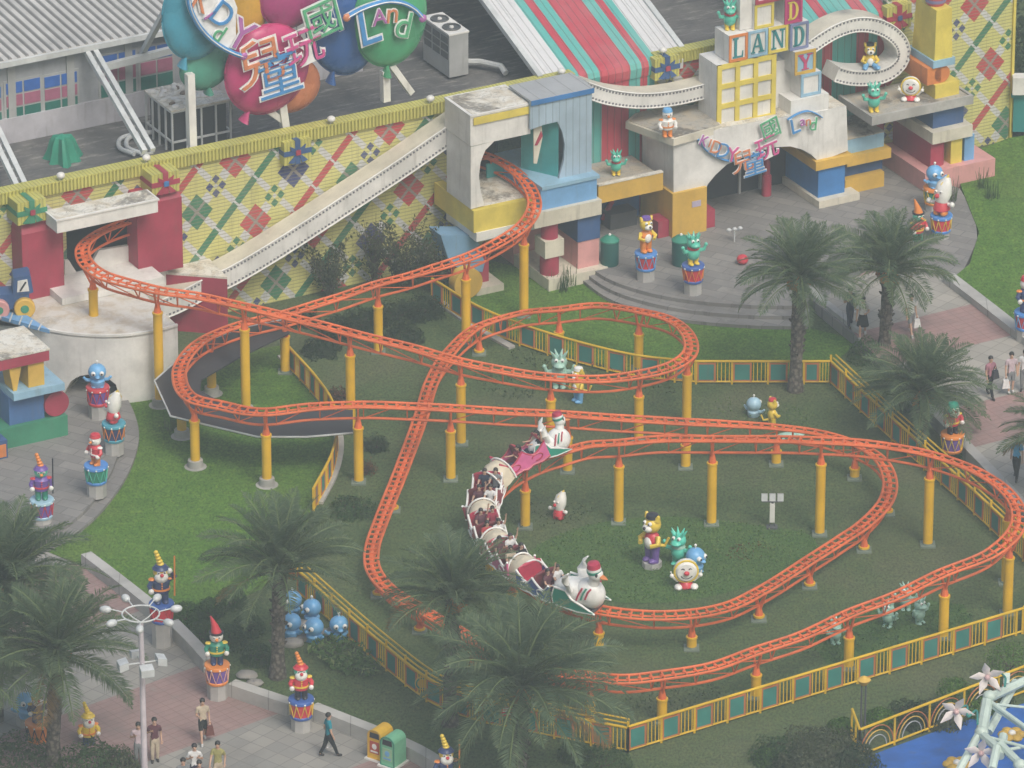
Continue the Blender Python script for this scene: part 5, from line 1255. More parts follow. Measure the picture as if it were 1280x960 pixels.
# ---------------------------------------------------------------- painted toy statues
def P_(n, c, **k): return gloss('statue_' + n, c, .35, .08)
SW = P_('white', (.76, .75, .72)); SR = P_('red', (.55, .04, .06)); SG = P_('green', (.10, .48, .36)); SB = P_('blue', (.15, .38, .66)); SDB = P_('navy', (.03, .05, .14)); SY = P_('yellow', (.72, .52, .06)); SO = P_('orange', (.72, .24, .05)); SV = P_('violet', (.15, .08, .32)); SBK = P_('black', (.02, .02, .03)); SPK = P_('pink', (.7, .4, .33)); SPG = P_('pale_green', (.33, .52, .44)); SGD = P_('dark_green', (.03, .22, .15)); SPB = P_('pale_blue', (.34, .52, .64))
PED = paint('grey_pedestal', (.42, .41, .40), dirt=.4)
def drum(root, z, rim, body, lace, r=.44, h=.72):
    o = MB(); o.lathe([(r * .82, z + .06), (r * .80, z + .1), (r * .93, z + h - .08)], 24); d = o.build('drum', body, root)
    o = MB(); o.lathe([(r * .84, z), (r * .88, z + .03), (r * .88, z + .09), (r * .83, z + .11)], 24); o.lathe([(r * .94, z + h - .14), (r * 1.0, z + h - .12), (r * 1.02, z + h - .03), (r * .97, z + h), (.02, z + h - .005)], 24); o.build('rim', rim, d)
    o = MB(); n = 9
    for k in range(n):
        a0, a1, a2 = [2 * pi * (k + q) / n for q in (0, .5, 1)]
        b0, t0 = r * .86, r * .96
        o.tube([(t0 * cos(a0), t0 * sin(a0), z + h - .14), (b0 * cos(a1), b0 * sin(a1), z + .1), (t0 * cos(a2), t0 * sin(a2), z + h - .14)], .022, 5)
    o.build('lacing', lace, d)
    o = MB()
    for k in range(n): a = 2 * pi * k / n; o.ell((r * 1.0 * cos(a), r * 1.0 * sin(a), z + h - .08), .035, 0, 8)
    o.build('studs', SW, d)
    return z + h
def eyes(par, c, r, sp_, fwd=-1, m=SW, y=0):
    for s in (-1, 1):
        o = MB(); o.ell((c[0] + s * sp_, c[1], c[2]), r, 0, 10); e = o.build('eye', m, par)
        o = MB(); o.ell((c[0] + s * sp_, c[1] - r * .85, c[2]), r * .45, 0, 8); o.build('pupil', SBK, e)
def soldier(root, z, coat, trousers, face, hat, hatm, beard=None, trim=SY, s=1.0, salute=False, rod=None):
    """toy soldier, front towards -y"""
    q = lambda v: v * s
    o = MB()
    for x in (-.13, .13): o.tube([(x * s, 0, z), (x * s, 0, z + q(.42))], [.11 * s, .12 * s], 10); o.ell((x * s, -.06 * s, z + q(.05)), (q(.11), q(.17), q(.08)), 0, 10)
    o.build('legs', trousers, root)
    o = MB(); o.lathe([(.24 * s, z + q(.38)), (.27 * s, z + q(.46)), (.25 * s, z + q(.6)), (.29 * s, z + q(.82)), (.2 * s, z + q(.93)), (.1 * s, z + q(.97))], 16, (0, 0, 0), 0, True, None, 1.1, .85); body = o.build('coat', coat, root)
    o = MB(); o.lathe([(.285 * s, z + q(.5)), (.285 * s, z + q(.56))], 16, (0, 0, 0), 0, True, None, 1.1, .86)
    for k in range(3): o.ell((0, -.245 * s, z + q(.62 + .09 * k)), q(.03), 0, 8)
    for x in (-.3, .3): o.ell((x * s, 0, z + q(.88)), (q(.13), q(.12), q(.05)), 0, 10)
    o.build('braid', trim, body)
    for sg in (-1, 1):
        o = MB(); P = [(sg * .27 * s, 0, z + q(.85)), (sg * .40 * s, -.05 * s, z + q(.66)), (sg * .36 * s, -.2 * s, z + q(.52))]
        if salute and sg > 0: P = [(.27 * s, 0, z + q(.85)), (.45 * s, -.05 * s, z + q(.95)), (.28 * s, -.12 * s, z + q(1.2))]
        o.tube(P, [.1 * s, .09 * s, .075 * s], 8); a = o.build('arm', coat, root)
        o = MB(); o.ell(P[2], q(.1), 0, 10); o.tube([P[2], (P[2][0], P[2][1] - .1 * s, P[2][2] + .06 * s)], [.05 * s, .03 * s], 6); o.build('glove', SW, a)
    o = MB(); o.ell((0, 0, z + q(1.15)), (q(.26), q(.24), q(.25)), 0, 16); hd = o.build('head', face, root)
    eyes(hd, (0, -.2 * s, z + q(1.2)), .06 * s, .1 * s)
    o = MB(); o.ell((0, -.27 * s, z + q(1.12)), (q(.07), q(.09), q(.06)), 0, 10); o.build('nose', SR if beard else SO, hd)
    if beard: o = MB(); o.ell((0, -.15 * s, z + q(1.0)), (q(.24), q(.17), q(.21)), 0, 12); o.build('beard', beard, hd)
    if hat == 'cone':
        o = MB(); o.tube([(0, 0, z + q(1.3)), (-.06 * s, .02, z + q(1.6)), (-.2 * s, .04, z + q(1.98))], [.21 * s, .13 * s, .03 * s], 14)
        for k in range(3): pass
        h = o.build('cone_hat', hatm, hd); o = MB(); o.lathe([(.27 * s, 0), (.28 * s, .06 * s)], 16, (0, 0, z + q(1.28))); o.build('hat_band', SBK, h)
    elif hat == 'spiral':
        o = MB()
        for k in range(5): o.ell((-.035 * k * s, .01, z + q(1.42 + .11 * k)), (q(.125 - .012 * k), q(.125 - .012 * k), q(.075)), 0, 12)
        h = o.build('coiled_hat', hatm, hd); o = MB(); o.lathe([(.25 * s, 0), (.29 * s, .02 * s), (.24 * s, .06 * s), (.2 * s, .13 * s), (.1 * s, .16 * s)], 16, (0, 0, z + q(1.25))); o.build('hat_brim', coat, h)
    elif hat == 'shako':
        o = MB(); o.lathe([(.24 * s, 0), (.21 * s, .18 * s), (.25 * s, .2 * s)], 16, (0, 0, z + q(1.3))); h = o.build('shako', hatm, hd); o = MB(); o.tube([(0, 0, z + q(1.5)), (0, 0, z + q(1.85))], [.08 * s, .11 * s], 10); o.ell((0, 0, z + q(1.87)), q(.12), 0, 10); o.build('plume', SY, h)
    else:
        o = MB(); o.lathe([(.25 * s, 0), (.2 * s, .14 * s), (.02, .2 * s)], 16, (0, 0, z + q(1.3))); o.build('cap', hatm, hd)
    if rod: o = MB(); o.tube([(.42 * s, -.2 * s, z + q(.3)), (.45 * s, -.16 * s, z + q(1.75))], .03 * s, 6); o.build('musket', rod, root)
def bluebird(root, z, m=SB, s=1.0, antenna=True):
    q = s
    o = MB(); o.lathe([(.24 * q, z), (.28 * q, z + .08 * q), (.3 * q, z + .26 * q), (.2 * q, z + .36 * q)], 16); b = o.build('body', m, root)
    o = MB(); o.ell((0, 0, z + .62 * q), (.36 * q, .35 * q, .34 * q), 0, 20); hd = o.build('head', m, root)
    eyes(hd, (0, -.29 * q, z + .66 * q), .1 * q, .16 * q)
    o = MB(); o.ell((0, -.34 * q, z + .52 * q), (.1 * q, .12 * q, .06 * q), 0, 10); o.build('beak', m, hd)
    for sg in (-1, 1): o = MB(); o.tube([(sg * .27 * q, 0, z + .28 * q), (sg * .42 * q, -.04 * q, z + .3 * q), (sg * .5 * q, -.06 * q, z + .38 * q)], [.08 * q, .07 * q, .05 * q], 8); o.ell((sg * .52 * q, -.06 * q, z + .4 * q), .06 * q, 0, 8); o.build('wing', m, b)
    for sg in (-1, 1): o = MB(); o.ell((sg * .14 * q, -.08 * q, z + .03), (.12 * q, .18 * q, .06 * q), 0, 10); o.build('foot', m, b)
    if antenna: o = MB(); o.tube([(0, 0, z + .94 * q), (0, 0, z + 1.04 * q)], .025 * q, 6); o.ell((0, 0, z + 1.07 * q), .055 * q, 0, 10); o.build('antenna', SW, hd)
def dragon(root, z, m=SG, s=1.0, arms=True):
    q = s
    o = MB()
    for x in (-.12, .12): o.tube([(x * q, 0, z), (x * q, 0, z + .24 * q)], [.09 * q, .11 * q], 10); o.ell((x * q, -.08 * q, z + .05 * q), (.1 * q, .17 * q, .06 * q), 0, 10)
    lg = o.build('legs', SY if m is SG else m, root)
    o = MB(); o.ell((0, 0, z + .46 * q), (.27 * q, .25 * q, .3 * q), 0, 16); b = o.build('body', m, root)
    o = MB(); o.tube([(0, .2 * q, z + .32 * q), (.1 * q, .42 * q, z + .2 * q), (.2 * q, .55 * q, z + .24 * q)], [.14 * q, .08 * q, .02 * q], 8); o.build('tail', m, b)
    o = MB(); o.lathe([(.24 * q, 0), (.22 * q, .08 * q)], 14, (0, 0, z + .66 * q)); o.build('scarf', SR if m is SG else SPG, b)
    o = MB(); o.ell((0, 0, z + .92 * q), (.27 * q, .25 * q, .24 * q), 0, 16); o.ell((0, -.2 * q, z + .86 * q), (.2 * q, .18 * q, .12 * q), 0, 12); hd = o.build('head', m, root)
    eyes(hd, (0, -.18 * q, z + 1.04 * q), .07 * q, .1 * q)
    for k in range(7):
        a = 2 * pi * k / 7 + .3; o = MB(); o.tube([(.15 * q * cos(a), .13 * q * sin(a), z + 1.08 * q), (.3 * q * cos(a), .24 * q * sin(a), z + 1.3 * q)], [.07 * q, .012 * q], 7); o.build('spike', m, hd)
    for sg in (-1, 1): o = MB(); o.tube([(sg * .24 * q, 0, z + .56 * q), (sg * .42 * q, -.08 * q, z + (.6 if arms else .4) * q), (sg * .48 * q, -.1 * q, z + (.78 if arms else .35) * q)], [.09 * q, .075 * q, .06 * q], 8); o.ell((sg * .49 * q, -.1 * q, z + (.8 if arms else .34) * q), .075 * q, 0, 8); o.build('arm', m, b)
def roundface(root, z, s=1.0):
    q = s
    o = MB(); o.lathe([(.2 * q, z), (.3 * q, z + .06 * q), (.26 * q, z + .2 * q), (.14 * q, z + .3 * q)], 16); b = o.build('body', SR, root)
    for sg in (-1, 1): o = MB(); o.ell((sg * .3 * q, -.18 * q, z + .1 * q), (.16 * q, .2 * q, .12 * q), 0, 12); o.build('shoe', SW, b)
    M = Matrix.Rotation(pi / 2, 3, 'X')
    o = MB(); o.lathe([(.02, -.3 * q), (.32 * q, -.24 * q), (.46 * q, -.08 * q), (.46 * q, .1 * q), (.34 * q, .24 * q), (.02, .28 * q)], 28, (0, 0, z + .72 * q), 0, True, M); hd = o.build('head', SW, root)
    o = MB(); o.tube([(.44 * q * cos(a), -.12 * q, z + .72 * q + .44 * q * sin(a)) for a in np.linspace(0, 2 * pi, 28)[:-1]], .045 * q, 6, closed=True, ref=(0, 1, 0)); o.build('cap_ring', SY, hd)
    o = MB(); o.ell((0, -.3 * q, z + .72 * q), (.11 * q, .1 * q, .09 * q), 0, 14); o.build('nose', SR, hd)
    for sg in (-1, 1): o = MB(); o.tube([(sg * .2 * q, -.24 * q, z + .86 * q), (sg * .14 * q, -.26 * q, z + .9 * q), (sg * .08 * q, -.27 * q, z + .86 * q)], .022 * q, 5); o.build('closed_eye', SBK, hd)
    o = MB(); o.tube([(.24 * q * cos(a), -.245 * q, z + .68 * q + .2 * q * sin(a)) for a in np.linspace(pi * 1.15, pi * 1.85, 8)], .022 * q, 5); o.build('smile', SBK, hd)
    for sg in (-1, 1):
        o = MB(); o.tube([(sg * .3 * q, 0, z + .3 * q), (sg * .5 * q, -.1 * q, z + .5 * q)], [.07 * q, .06 * q], 8); o.ell((sg * .54 * q, -.12 * q, z + .56 * q), .09 * q, 0, 10); o.tube([(sg * .54 * q, -.12 * q, z + .6 * q), (sg * .58 * q, -.12 * q, z + .74 * q)], .03 * q, 6); o.build('hand', SW, b)
def tiger(root, z, s=1.0, trousers=SV, shirt=SR, hat=SBK, sit=False):
    q = s; zz = z - (.22 * q if sit else 0)
    o = MB()
    for x in (-.12, .12):
        P = [(x * q, 0, z), (x * q, 0, z + .5 * q)] if not sit else [(x * 2.4 * q, -.5 * q, z + .1 * q), (x * 1.4 * q, -.1 * q, z + .16 * q)]
        o.tube(P, [.11 * q, .14 * q], 10); o.ell((P[0][0], P[0][1] - .06 * q, P[0][2] + .06 * q), (.12 * q, .18 * q, .09 * q), 0, 10)
    o.build('legs', trousers, root)
    z0 = z + (.45 * q if not sit else .1 * q)
    o = MB(); o.ell((0, 0, z0 + .22 * q), (.25 * q, .22 * q, .3 * q), 0, 14); b = o.build('body', shirt, root)
    o = MB(); o.ell((0, -.15 * q, z0 + .18 * q), (.16 * q, .1 * q, .2 * q), 0, 12); o.build('belly', SW, b)
    for sg in (-1, 1): o = MB(); o.tube([(sg * .22 * q, 0, z0 + .38 * q), (sg * .36 * q, -.12 * q, z0 + .22 * q), (sg * .2 * q, -.28 * q, z0 + .16 * q)], [.09 * q, .08 * q, .07 * q], 8); o.build('arm', SY, b)
    o = MB(); o.ell((0, 0, z0 + .72 * q), (.26 * q, .25 * q, .26 * q), 0, 16); hd = o.build('head', SY, root)
    o = MB(); o.ell((0, -.2 * q, z0 + .66 * q), (.17 * q, .14 * q, .12 * q), 0, 12); o.build('muzzle', SW, hd)
    o = MB(); o.ell((0, -.33 * q, z0 + .7 * q), .05 * q, 0, 8); o.build('nose', SBK, hd)
    eyes(hd, (0, -.2 * q, z0 + .82 * q), .065 * q, .1 * q)
    for sg in (-1, 1): o = MB(); o.tube([(sg * .19 * q, 0, z0 + .9 * q), (sg * .25 * q, 0, z0 + 1.05 * q)], [.1 * q, .04 * q], 8); o.build('ear', SY, hd)
    o = MB(); o.lathe([(.2 * q, 0), (.17 * q, .1 * q), (.01, .14 * q)], 14, (0, 0, z0 + .94 * q)); o.build('cap', hat, hd)
    o = MB(); o.tube([(0, .2 * q, z0), (.12 * q, .4 * q, z0 - .05 * q), (.2 * q, .48 * q, z0 + .2 * q)], [.06 * q, .05 * q, .04 * q], 8); o.build('tail', SY, b)
def longhead(root, z, s=1.0, col=SO):
    """white clown with a long capped head"""
    q = s; o = MB()
    for x in (-.12, .12): o.ell((x * q, -.06 * q, z + .1 * q), (.12 * q, .18 * q, .12 * q), 0, 12)
    o.build('shoes', col, root)
    o = MB(); o.lathe([(.2 * q, z + .1 * q), (.28 * q, z + .2 * q), (.22 * q, z + .42 * q), (.12 * q, z + .52 * q)], 14); b = o.build('body', SR, root)
    o = MB(); o.tube([(0, 0, z + .45 * q), (.02 * q, .02 * q, z + .72 * q), (.06 * q, .06 * q, z + 1.02 * q), (.14 * q, .12 * q, z + 1.24 * q)], [.2 * q, .28 * q, .24 * q, .1 * q], 16); hd = o.build('head', SW, root)
    o = MB(); o.ell((-.05 * q, -.27 * q, z + .72 * q), .08 * q, 0, 10); o.build('nose', SR, hd)
    eyes(hd, (-.02 * q, -.23 * q, z + .86 * q), .05 * q, .09 * q, m=SW)
    o = MB(); o.tube([(.02 * q, .29 * q, z + .7 * q), (.08 * q, .3 * q, z + 1.0 * q), (.14 * q, .14 * q, z + 1.32 * q), (.03 * q, -.16 * q, z + 1.06 * q)], .03 * q, 6); o.build('cap_seam', SY, hd)
    for sg in (-1, 1): o = MB(); o.tube([(sg * .22 * q, 0, z + .4 * q), (sg * .36 * q, -.08 * q, z + .4 * q)], .06 * q, 8); o.ell((sg * .4 * q, -.1 * q, z + .44 * q), .09 * q, 0, 10); o.build('arm', SW, b)
def place(name, lab, px, py, fn, z=0.0, rot=0.0, ped=0.0, dr=None, cat='statue', group=None):
    p = G(px, py, z); r = thing(name, lab, cat, p, rot, group)
    zt = 0.0
    if ped:
        o = MB(); k = .36; o.lathe([(k, -.05), (k, ped)], 8, (0, 0, 0), 0, False); o.build('pedestal', PED, r); zt = ped
    if dr: zt = drum(r, zt + .002, *dr)
    fn(r, zt); return r
TZ = .27
# left terrace, four drums
place('bird_statue', 'round blue bird statue on a red-rimmed drum in front of the terrace arch', 123, 521, lambda r, z: bluebird(r, z, SB, .95), TZ, .1, .55, (SR, SV, SR))
place('clown_statue', 'long-headed white clown statue on a teal drum at the edge of the left terrace', 143, 565, lambda r, z: longhead(r, z, 1.0, SR), TZ, -1.0, .5, (P_('teal', (.07, .32, .42)), SDB, SO))
place('clown_statue', 'white figure with red cap on a blue and green drum, left terrace', 121, 618, lambda r, z: soldier(r, z, SR, SO, SW, 'cap', SR, None, SW, .85), TZ, -.8, .5, (P_('bright_blue', (.08, .25, .62)), SGD, SG))
place('soldier_statue', 'green-faced toy soldier with coiled orange hat on a pale blue drum', 53, 652, lambda r, z: soldier(r, z, SV, SGD, SG, 'spiral', SO, None, SR, .95, False, SBK), TZ, .15, .2, (SPB, SV, SR))
# along the lower promenade
place('soldier_statue', 'saluting white-bearded toy soldier with coiled yellow hat on a blue drum', 203, 806, lambda r, z: soldier(r, z, SDB, SDB, SY, 'spiral', SY, SW, SO, 1.05, True, SO), 0, .2, .95, (P_('deep_blue', (.05, .12, .4)), SR, SR))
place('soldier_statue', 'white-faced toy soldier with red cone hat on an orange drum', 272, 872, lambda r, z: soldier(r, z, SGD, SDB, SW, 'cone', SR, None, SY, .92), 0, .1, .6, (SO, SV, SPK))
place('soldier_statue', 'green-faced toy soldier with coiled orange hat on a dark blue drum', 377, 912, lambda r, z: soldier(r, z, SR, SBK, SG, 'spiral', SO, SW, SY, .92), 0, .15, .5, (P_('deep_blue', (.05, .12, .4)), SR, SY))
place('soldier_statue', 'toy soldier with yellow coiled hat at the bottom edge near the litter bins', 558, 1022, lambda r, z: soldier(r, z, SDB, SDB, SY, 'spiral', SY, SW, SO, .95, False, SO), 0, .2, .6, (SR, SV, SY))
place('bird_statue', 'blue bird statue half hidden behind the lower left palm', 33, 905, lambda r, z: bluebird(r, z, SB, .95), 0, .3, .3)
place('soldier_statue', 'dark-coated toy soldier half hidden behind the lower left palm trunk', 48, 925, lambda r, z: soldier(r, z, SDB, SDB, SY, 'cap', SG, SW, SY, .8), 0, .3, 0, (SO, SO, SBK))
place('soldier_statue', 'toy soldier with yellow coiled hat right of the lower left palm trunk', 111, 930, lambda r, z: soldier(r, z, SY, SDB, SW, 'spiral', SY, SW, SO, .85), 0, .3, 0)
# plaza
ZP = .45
place('tiger_statue', 'yellow tiger statue in orange shirt on a blue and red drum beside the ochre pier', 807, 349, lambda r, z: tiger(r, z, 1.0, SO, SO, SV), ZP, .5, .45, (P_('bright_blue', (.08, .25, .62)), SR, SB))
place('dragon_statue', 'green dragon statue on a navy and orange drum by the green bin', 866, 366, lambda r, z: dragon(r, z, SG, 1.0), ZP, .4, .5, (P_('deep_blue', (.05, .12, .4)), SR, SO))
place('bird_statue', 'blue bird statue on an orange-rimmed drum near the pink base', 1167, 261, lambda r, z: bluebird(r, z, SB, .95), ZP, .5, .25, (SO, SGD, SY))
place('clown_statue', 'tall long-capped white clown statue on a blue drum at the plaza edge', 1176, 296, lambda r, z: longhead(r, z, 1.25, SO), ZP, -.5, .25, (P_('bright_blue', (.08, .25, .62)), SR, SY))
place('soldier_statue', 'green-faced toy soldier with orange cone hat behind the right palm', 1147, 300, lambda r, z: soldier(r, z, SR, SGD, SG, 'cone', SO, None, SY, .9), ZP, .6, 0)
place('soldier_statue', 'green and red toy soldier on an orange-rimmed violet drum beside the right promenade', 1190, 563, lambda r, z: soldier(r, z, SR, SBK, SG, 'cap', SGD, SW, SY, .85), .45, .4, 0, (SO, SV, SY))
place('soldier_statue', 'toy soldier with red cap on a blue drum by the upper right lawn', 1281, 425, lambda r, z: soldier(r, z, SDB, SDB, SW, 'cap', SR, None, SO, 1.0), .45, .4, .5, (P_('bright_blue', (.08, .25, .62)), SR, SB))
# on the buildings
def fplace(name, lab, px, py, v, z, fn, rot=0.0):
    u, _ = W(px, py, v); r = thing(name, lab, 'statue', FW(u, v, z), PSI + rot); fn(r, 0.0); return r
fplace('dragon_statue', 'green dragon statue on top of the L letter block', 912, 45, 1.7, ZG + .02 + 1.13, lambda r, z: dragon(r, z, SG, .95), -.4)
fplace('dragon_statue', 'green dragon statue in the roof garden of the ochre bay', 770, 222, 1.5, zt_ - .2, lambda r, z: dragon(r, z, SG, .8), -.4)
fplace('dragon_statue', 'green dragon statue on the grey shelf left of the round-faced clown', 1092, 138, 2.9, ZSH, lambda r, z: dragon(r, z, SG, .95), -.3)
fplace('clown_statue', 'round-faced white clown statue with red nose on the grey shelf', 1138, 133, 2.6, ZSH, lambda r, z: roundface(r, z, .85), -.6)
fplace('tiger_statue', 'seated yellow tiger statue in blue trousers inside the curled ribbon', 1087, 86, 1.0, W(1087, 90, 1.5)[1], lambda r, z: tiger(r, z, .9, SB, SY, SBK, True), -.4)
fplace('bird_statue', 'blue bird statue on the grey box behind the arch corner', 1064, 170, 1.4, zz1 + .67, lambda r, z: bluebird(r, z, SB, .85), -.3)
fplace('clown_statue', 'clown statue in orange trousers and blue cap sitting at the corner of the flat slab', 834, 178, 2.7, zsl + .02, lambda r, z: soldier(r, z, SW, SO, SW, 'cap', SB, None, SO, .82), -.3)
# on the lawn
for k, (x, y, lab, rt, an) in enumerate(((366, 768, 'rearmost of the five, left, facing left', -1.2, 1), (390, 778, 'second from the left in the rear row', -1.0, 1), (365, 796, 'front left of the five', -.7, 0), (393, 802, 'front middle, looking down to the left', -.8, 0), (424, 799, 'rightmost, facing front', .2, 1))):
    place('bird_statue', 'pale blue bird statue on the lawn, ' + lab, x, y, lambda r, z, an=an: bluebird(r, z, SB, .95, bool(an)), 0, rt, 0, None, 'statue', 'blue birds by the flower bed')
place('bird_statue', 'pale blue ball-headed bird statue alone near the middle palm', 942, 520, lambda r, z: bluebird(r, z, SPB, .8), 0, 2.6)
place('tiger_statue', 'yellow tiger statue in violet trousers standing on a rock', 815, 708, lambda r, z: tiger(r, z, 1.25, SV, SR, SBK), 0, -.8, .22)
place('dragon_statue', 'turquoise spiky dragon statue in the clover bed', 848, 705, lambda r, z: dragon(r, z, P_('turquoise', (.10, .55, .42)), 1.05), 0, -.5)
place('bird_statue', 'blue bird statue peeping behind the round-faced clown on the lawn', 869, 715, lambda r, z: bluebird(r, z, SB, 1.0), 0, .9)
place('clown_statue', 'round-faced white clown statue with red nose sitting in the clover bed', 857, 734, lambda r, z: roundface(r, z, .95), 0, .1)
place('clown_statue', 'white capsule-headed clown statue lying left of the oval bed', 699, 648, lambda r, z: longhead(r, z, .85, SR), 0, -.6)
place('clown_statue', 'white capsule-headed clown statue behind the red coach of the train', 600, 662, lambda r, z: longhead(r, z, .9, SR), 0, -1.4)
place('dragon_statue', 'pale green dragon statue waving behind the loop of the coaster', 699, 484, lambda r, z: dragon(r, z, SPG, 1.15), 0, 0)
place('tiger_statue', 'yellow figure with big white cap beside the waving pale dragon', 723, 502, lambda r, z: (tiger(r, z, .95, SB, SY, SW)), 0, -1)
place('tiger_statue', 'small yellow tiger statue behind the right bend of the coaster', 965, 534, lambda r, z: tiger(r, z, .8, SY, SY, SR), 0, 2)
for k, (x, y, lab, rt) in enumerate(((1044, 804, 'leftmost, beside a yellow column'), (1110, 783, 'second from the right'), (1149, 779, 'rightmost, nearest the tall right column'), (1131, 758, 'rearmost, behind the rail'))) if False else enumerate(((1044, 804, 'leftmost, beside a yellow column', .3), (1110, 783, 'middle, below the rails', -.6), (1149, 779, 'rightmost of the four', .8), (1132, 762, 'rearmost, seen through the rails', 0))):
    place('dragon_statue', 'pale green dragon statue in the dark bed, ' + lab, x, y, lambda r, z: dragon(r, z, SPG, .8), 0, rt, 0, None, 'statue', 'pale dragons in the dark bed')
place('crocodile_statue', 'flat pale green animal statue lying under the right bend', 985, 548, lambda r, z: (lambda o: (o.ell((0, 0, z + .12), (.42, .16, .13), 0, 14), o.ell((.42, 0, z + .14), (.2, .12, .1), 0, 12), o.tube([(-.38, 0, z + .1), (-.7, .05, z + .06)], [.1, .02], 8), [o.ell((a, c, z + .05), (.07, .12, .05), 0, 8) for a in (-.2, .22) for c in (-.18, .18)], o.build('body', SPG, r)))(MB()), 0, .1)
# rocks
ROCK = paint('lawn_rock', (.33, .31, .29), var=.3, dirt=.4, streak=False, rough=.9)
for k, (x, y, s, lab) in enumerate(((378, 782, .34, 'between the blue birds'), (380, 799, .3, 'long flat stone in front of the blue birds'), (366, 806, .42, 'lowest flat stone before the blue birds'), (410, 792, .3, 'beside the rightmost blue bird'), (308, 846, .4, 'pale stone behind the wall left of the red drum soldier'), (318, 856, .33, 'smaller stone behind the wall left of the red drum soldier'))):
    r = thing('rock', 'grey garden stone, ' + lab, 'rock', G(x, y)); o = MB(); o.ell((0, 0, .06), (s, s * .75, s * .45), 0, 9)
    o.v = [(a + RND.uniform(-.03, .03), c + RND.uniform(-.03, .03), d + RND.uniform(-.03, .03)) for a, c, d in o.v]; o.build('stone', ROCK, r)
# ---------------------------------------------------------------- people
SKIN = gloss('skin', (.50, .31, .22), .55, .08); HAIR = gloss('black_hair', (.018, .015, .014), .5)
CLOTH = {}
def cloth(n, c):
    if n not in CLOTH: CLOTH[n] = paint('cloth_' + n, c, rough=.85, var=.2, dirt=0, streak=False, scale=6)
    return CLOTH[n]
def skin_mesh(J, Ebones, root):
    names = list(J); idx = {n: i for i, n in enumerate(names)}
    me = bpy.data.meshes.new('s'); me.from_pydata([J[n][0] for n in names], [(idx[a], idx[c]) for a, c in Ebones], [])
    ob = bpy.data.objects.new('s', me); C.objects.link(ob)
    md = ob.modifiers.new('k', 'SKIN'); md.use_smooth_shade = True
    sv = me.skin_vertices[0].data
    for n in names:
        r = J[n][1]; sv[idx[n]].radius = r if isinstance(r, tuple) else (r, r); sv[idx[n]].use_root = (n == root)
    ss = ob.modifiers.new('u', 'SUBSURF'); ss.levels = 1; ss.render_levels = 1
    dg = bpy.context.evaluated_depsgraph_get(); dg.update()
    out = bpy.data.meshes.new_from_object(ob.evaluated_get(dg)); bpy.data.objects.remove(ob); return out
BON = [('pel', 'wst'), ('wst', 'chs'), ('chs', 'nck'), ('nck', 'hd0'), ('hd0', 'hd1'), ('chs', 'shL'), ('shL', 'elL'), ('elL', 'wrL'), ('wrL', 'haL'), ('chs', 'shR'), ('shR', 'elR'), ('elR', 'wrR'), ('wrR', 'haR'),
       ('pel', 'hiL'), ('hiL', 'knL'), ('knL', 'anL'), ('anL', 'toL'), ('pel', 'hiR'), ('hiR', 'knR'), ('knR', 'anR'), ('anR', 'toR')]
def joints(pose, arms=('down', 'down'), ph=1):
    """a 1.66 m adult facing -y"""
    J = {}
    z0 = .86
    sit = pose == 'sit'
    if sit: z0 = .40
    J['pel'] = ((0, 0, z0), (.135, .10)); J['wst'] = ((0, -.0, z0 + .18), (.115, .085)); J['chs'] = ((0, 0, z0 + .42), (.14, .095)); J['nck'] = ((0, -.005, z0 + .56), .048)
    J['hd0'] = ((0, -.02, z0 + .65), (.075, .085)); J['hd1'] = ((0, -.015, z0 + .74), (.07, .08))
    for s, n, k in ((1, 'L', 0), (-1, 'R', 1)):
        sw = ph * (1 if s > 0 else -1)
        sh = Vector((s * .17, 0, z0 + .47)); a = arms[k]
        if a == 'down': el = sh + Vector((s * .05, .03 + .05 * sw, -.27)); wr = el + Vector((s * .01, -.06 - .03 * abs(sw), -.23))
        elif a == 'swing': el = sh + Vector((s * .05, .13 * sw, -.25)); wr = el + Vector((0, .02 * sw - .1, -.21))
        elif a == 'hold': el = sh + Vector((s * .05, -.02, -.26)); wr = el + Vector((-s * .08, -.2, .02))
        elif a == 'up': el = sh + Vector((s * .09, -.05, .22)); wr = el + Vector((s * .02, -.04, .23))
        elif a == 'bar': el = sh + Vector((s * .05, -.14, -.2)); wr = el + Vector((-s * .03, -.22, .02))
        elif a == 'bent': el = sh + Vector((s * .1, .04, -.25)); wr = el + Vector((-s * .12, -.14, .12))
        ha = wr + (wr - el).normalized() * .09
        J['sh' + n] = (tuple(sh), .062); J['el' + n] = (tuple(el), .042); J['wr' + n] = (tuple(wr), .03); J['ha' + n] = (tuple(ha), (.036, .02))
        hi = Vector((s * .085, 0, z0 - .06))
        if sit: kn = hi + Vector((s * .03, -.40, .04)); an = kn + Vector((0, -.12, -.36)); to = an + Vector((0, -.15, -.02))
        else:
            st = {'stand': .03, 'walk': .20}[pose] * sw
            kn = hi + Vector((s * .0, st * .75 - .03, -.385)); an = Vector((hi.x, st * 1.45, .085 + (.05 if st > .1 else 0))); to = Vector((an.x + s * .02, an.y - .15, .035))
        J['hi' + n] = (tuple(hi), (.088, .09)); J['kn' + n] = (tuple(kn), .056); J['an' + n] = (tuple(an), .038); J['to' + n] = (tuple(to), (.042, .028))
    return J
TORSO = ('pel-wst', 'wst-chs', 'chs-nck', 'chs-shL', 'chs-shR'); UPA = ('shL-elL', 'shR-elR'); LOA = ('elL-wrL', 'elR-wrR'); THI = ('hiL-knL', 'hiR-knR', 'pel-hiL', 'pel-hiR'); SHI = ('knL-anL', 'knR-anR'); FEET = ('anL-toL', 'anR-toR')
PCACHE = {}
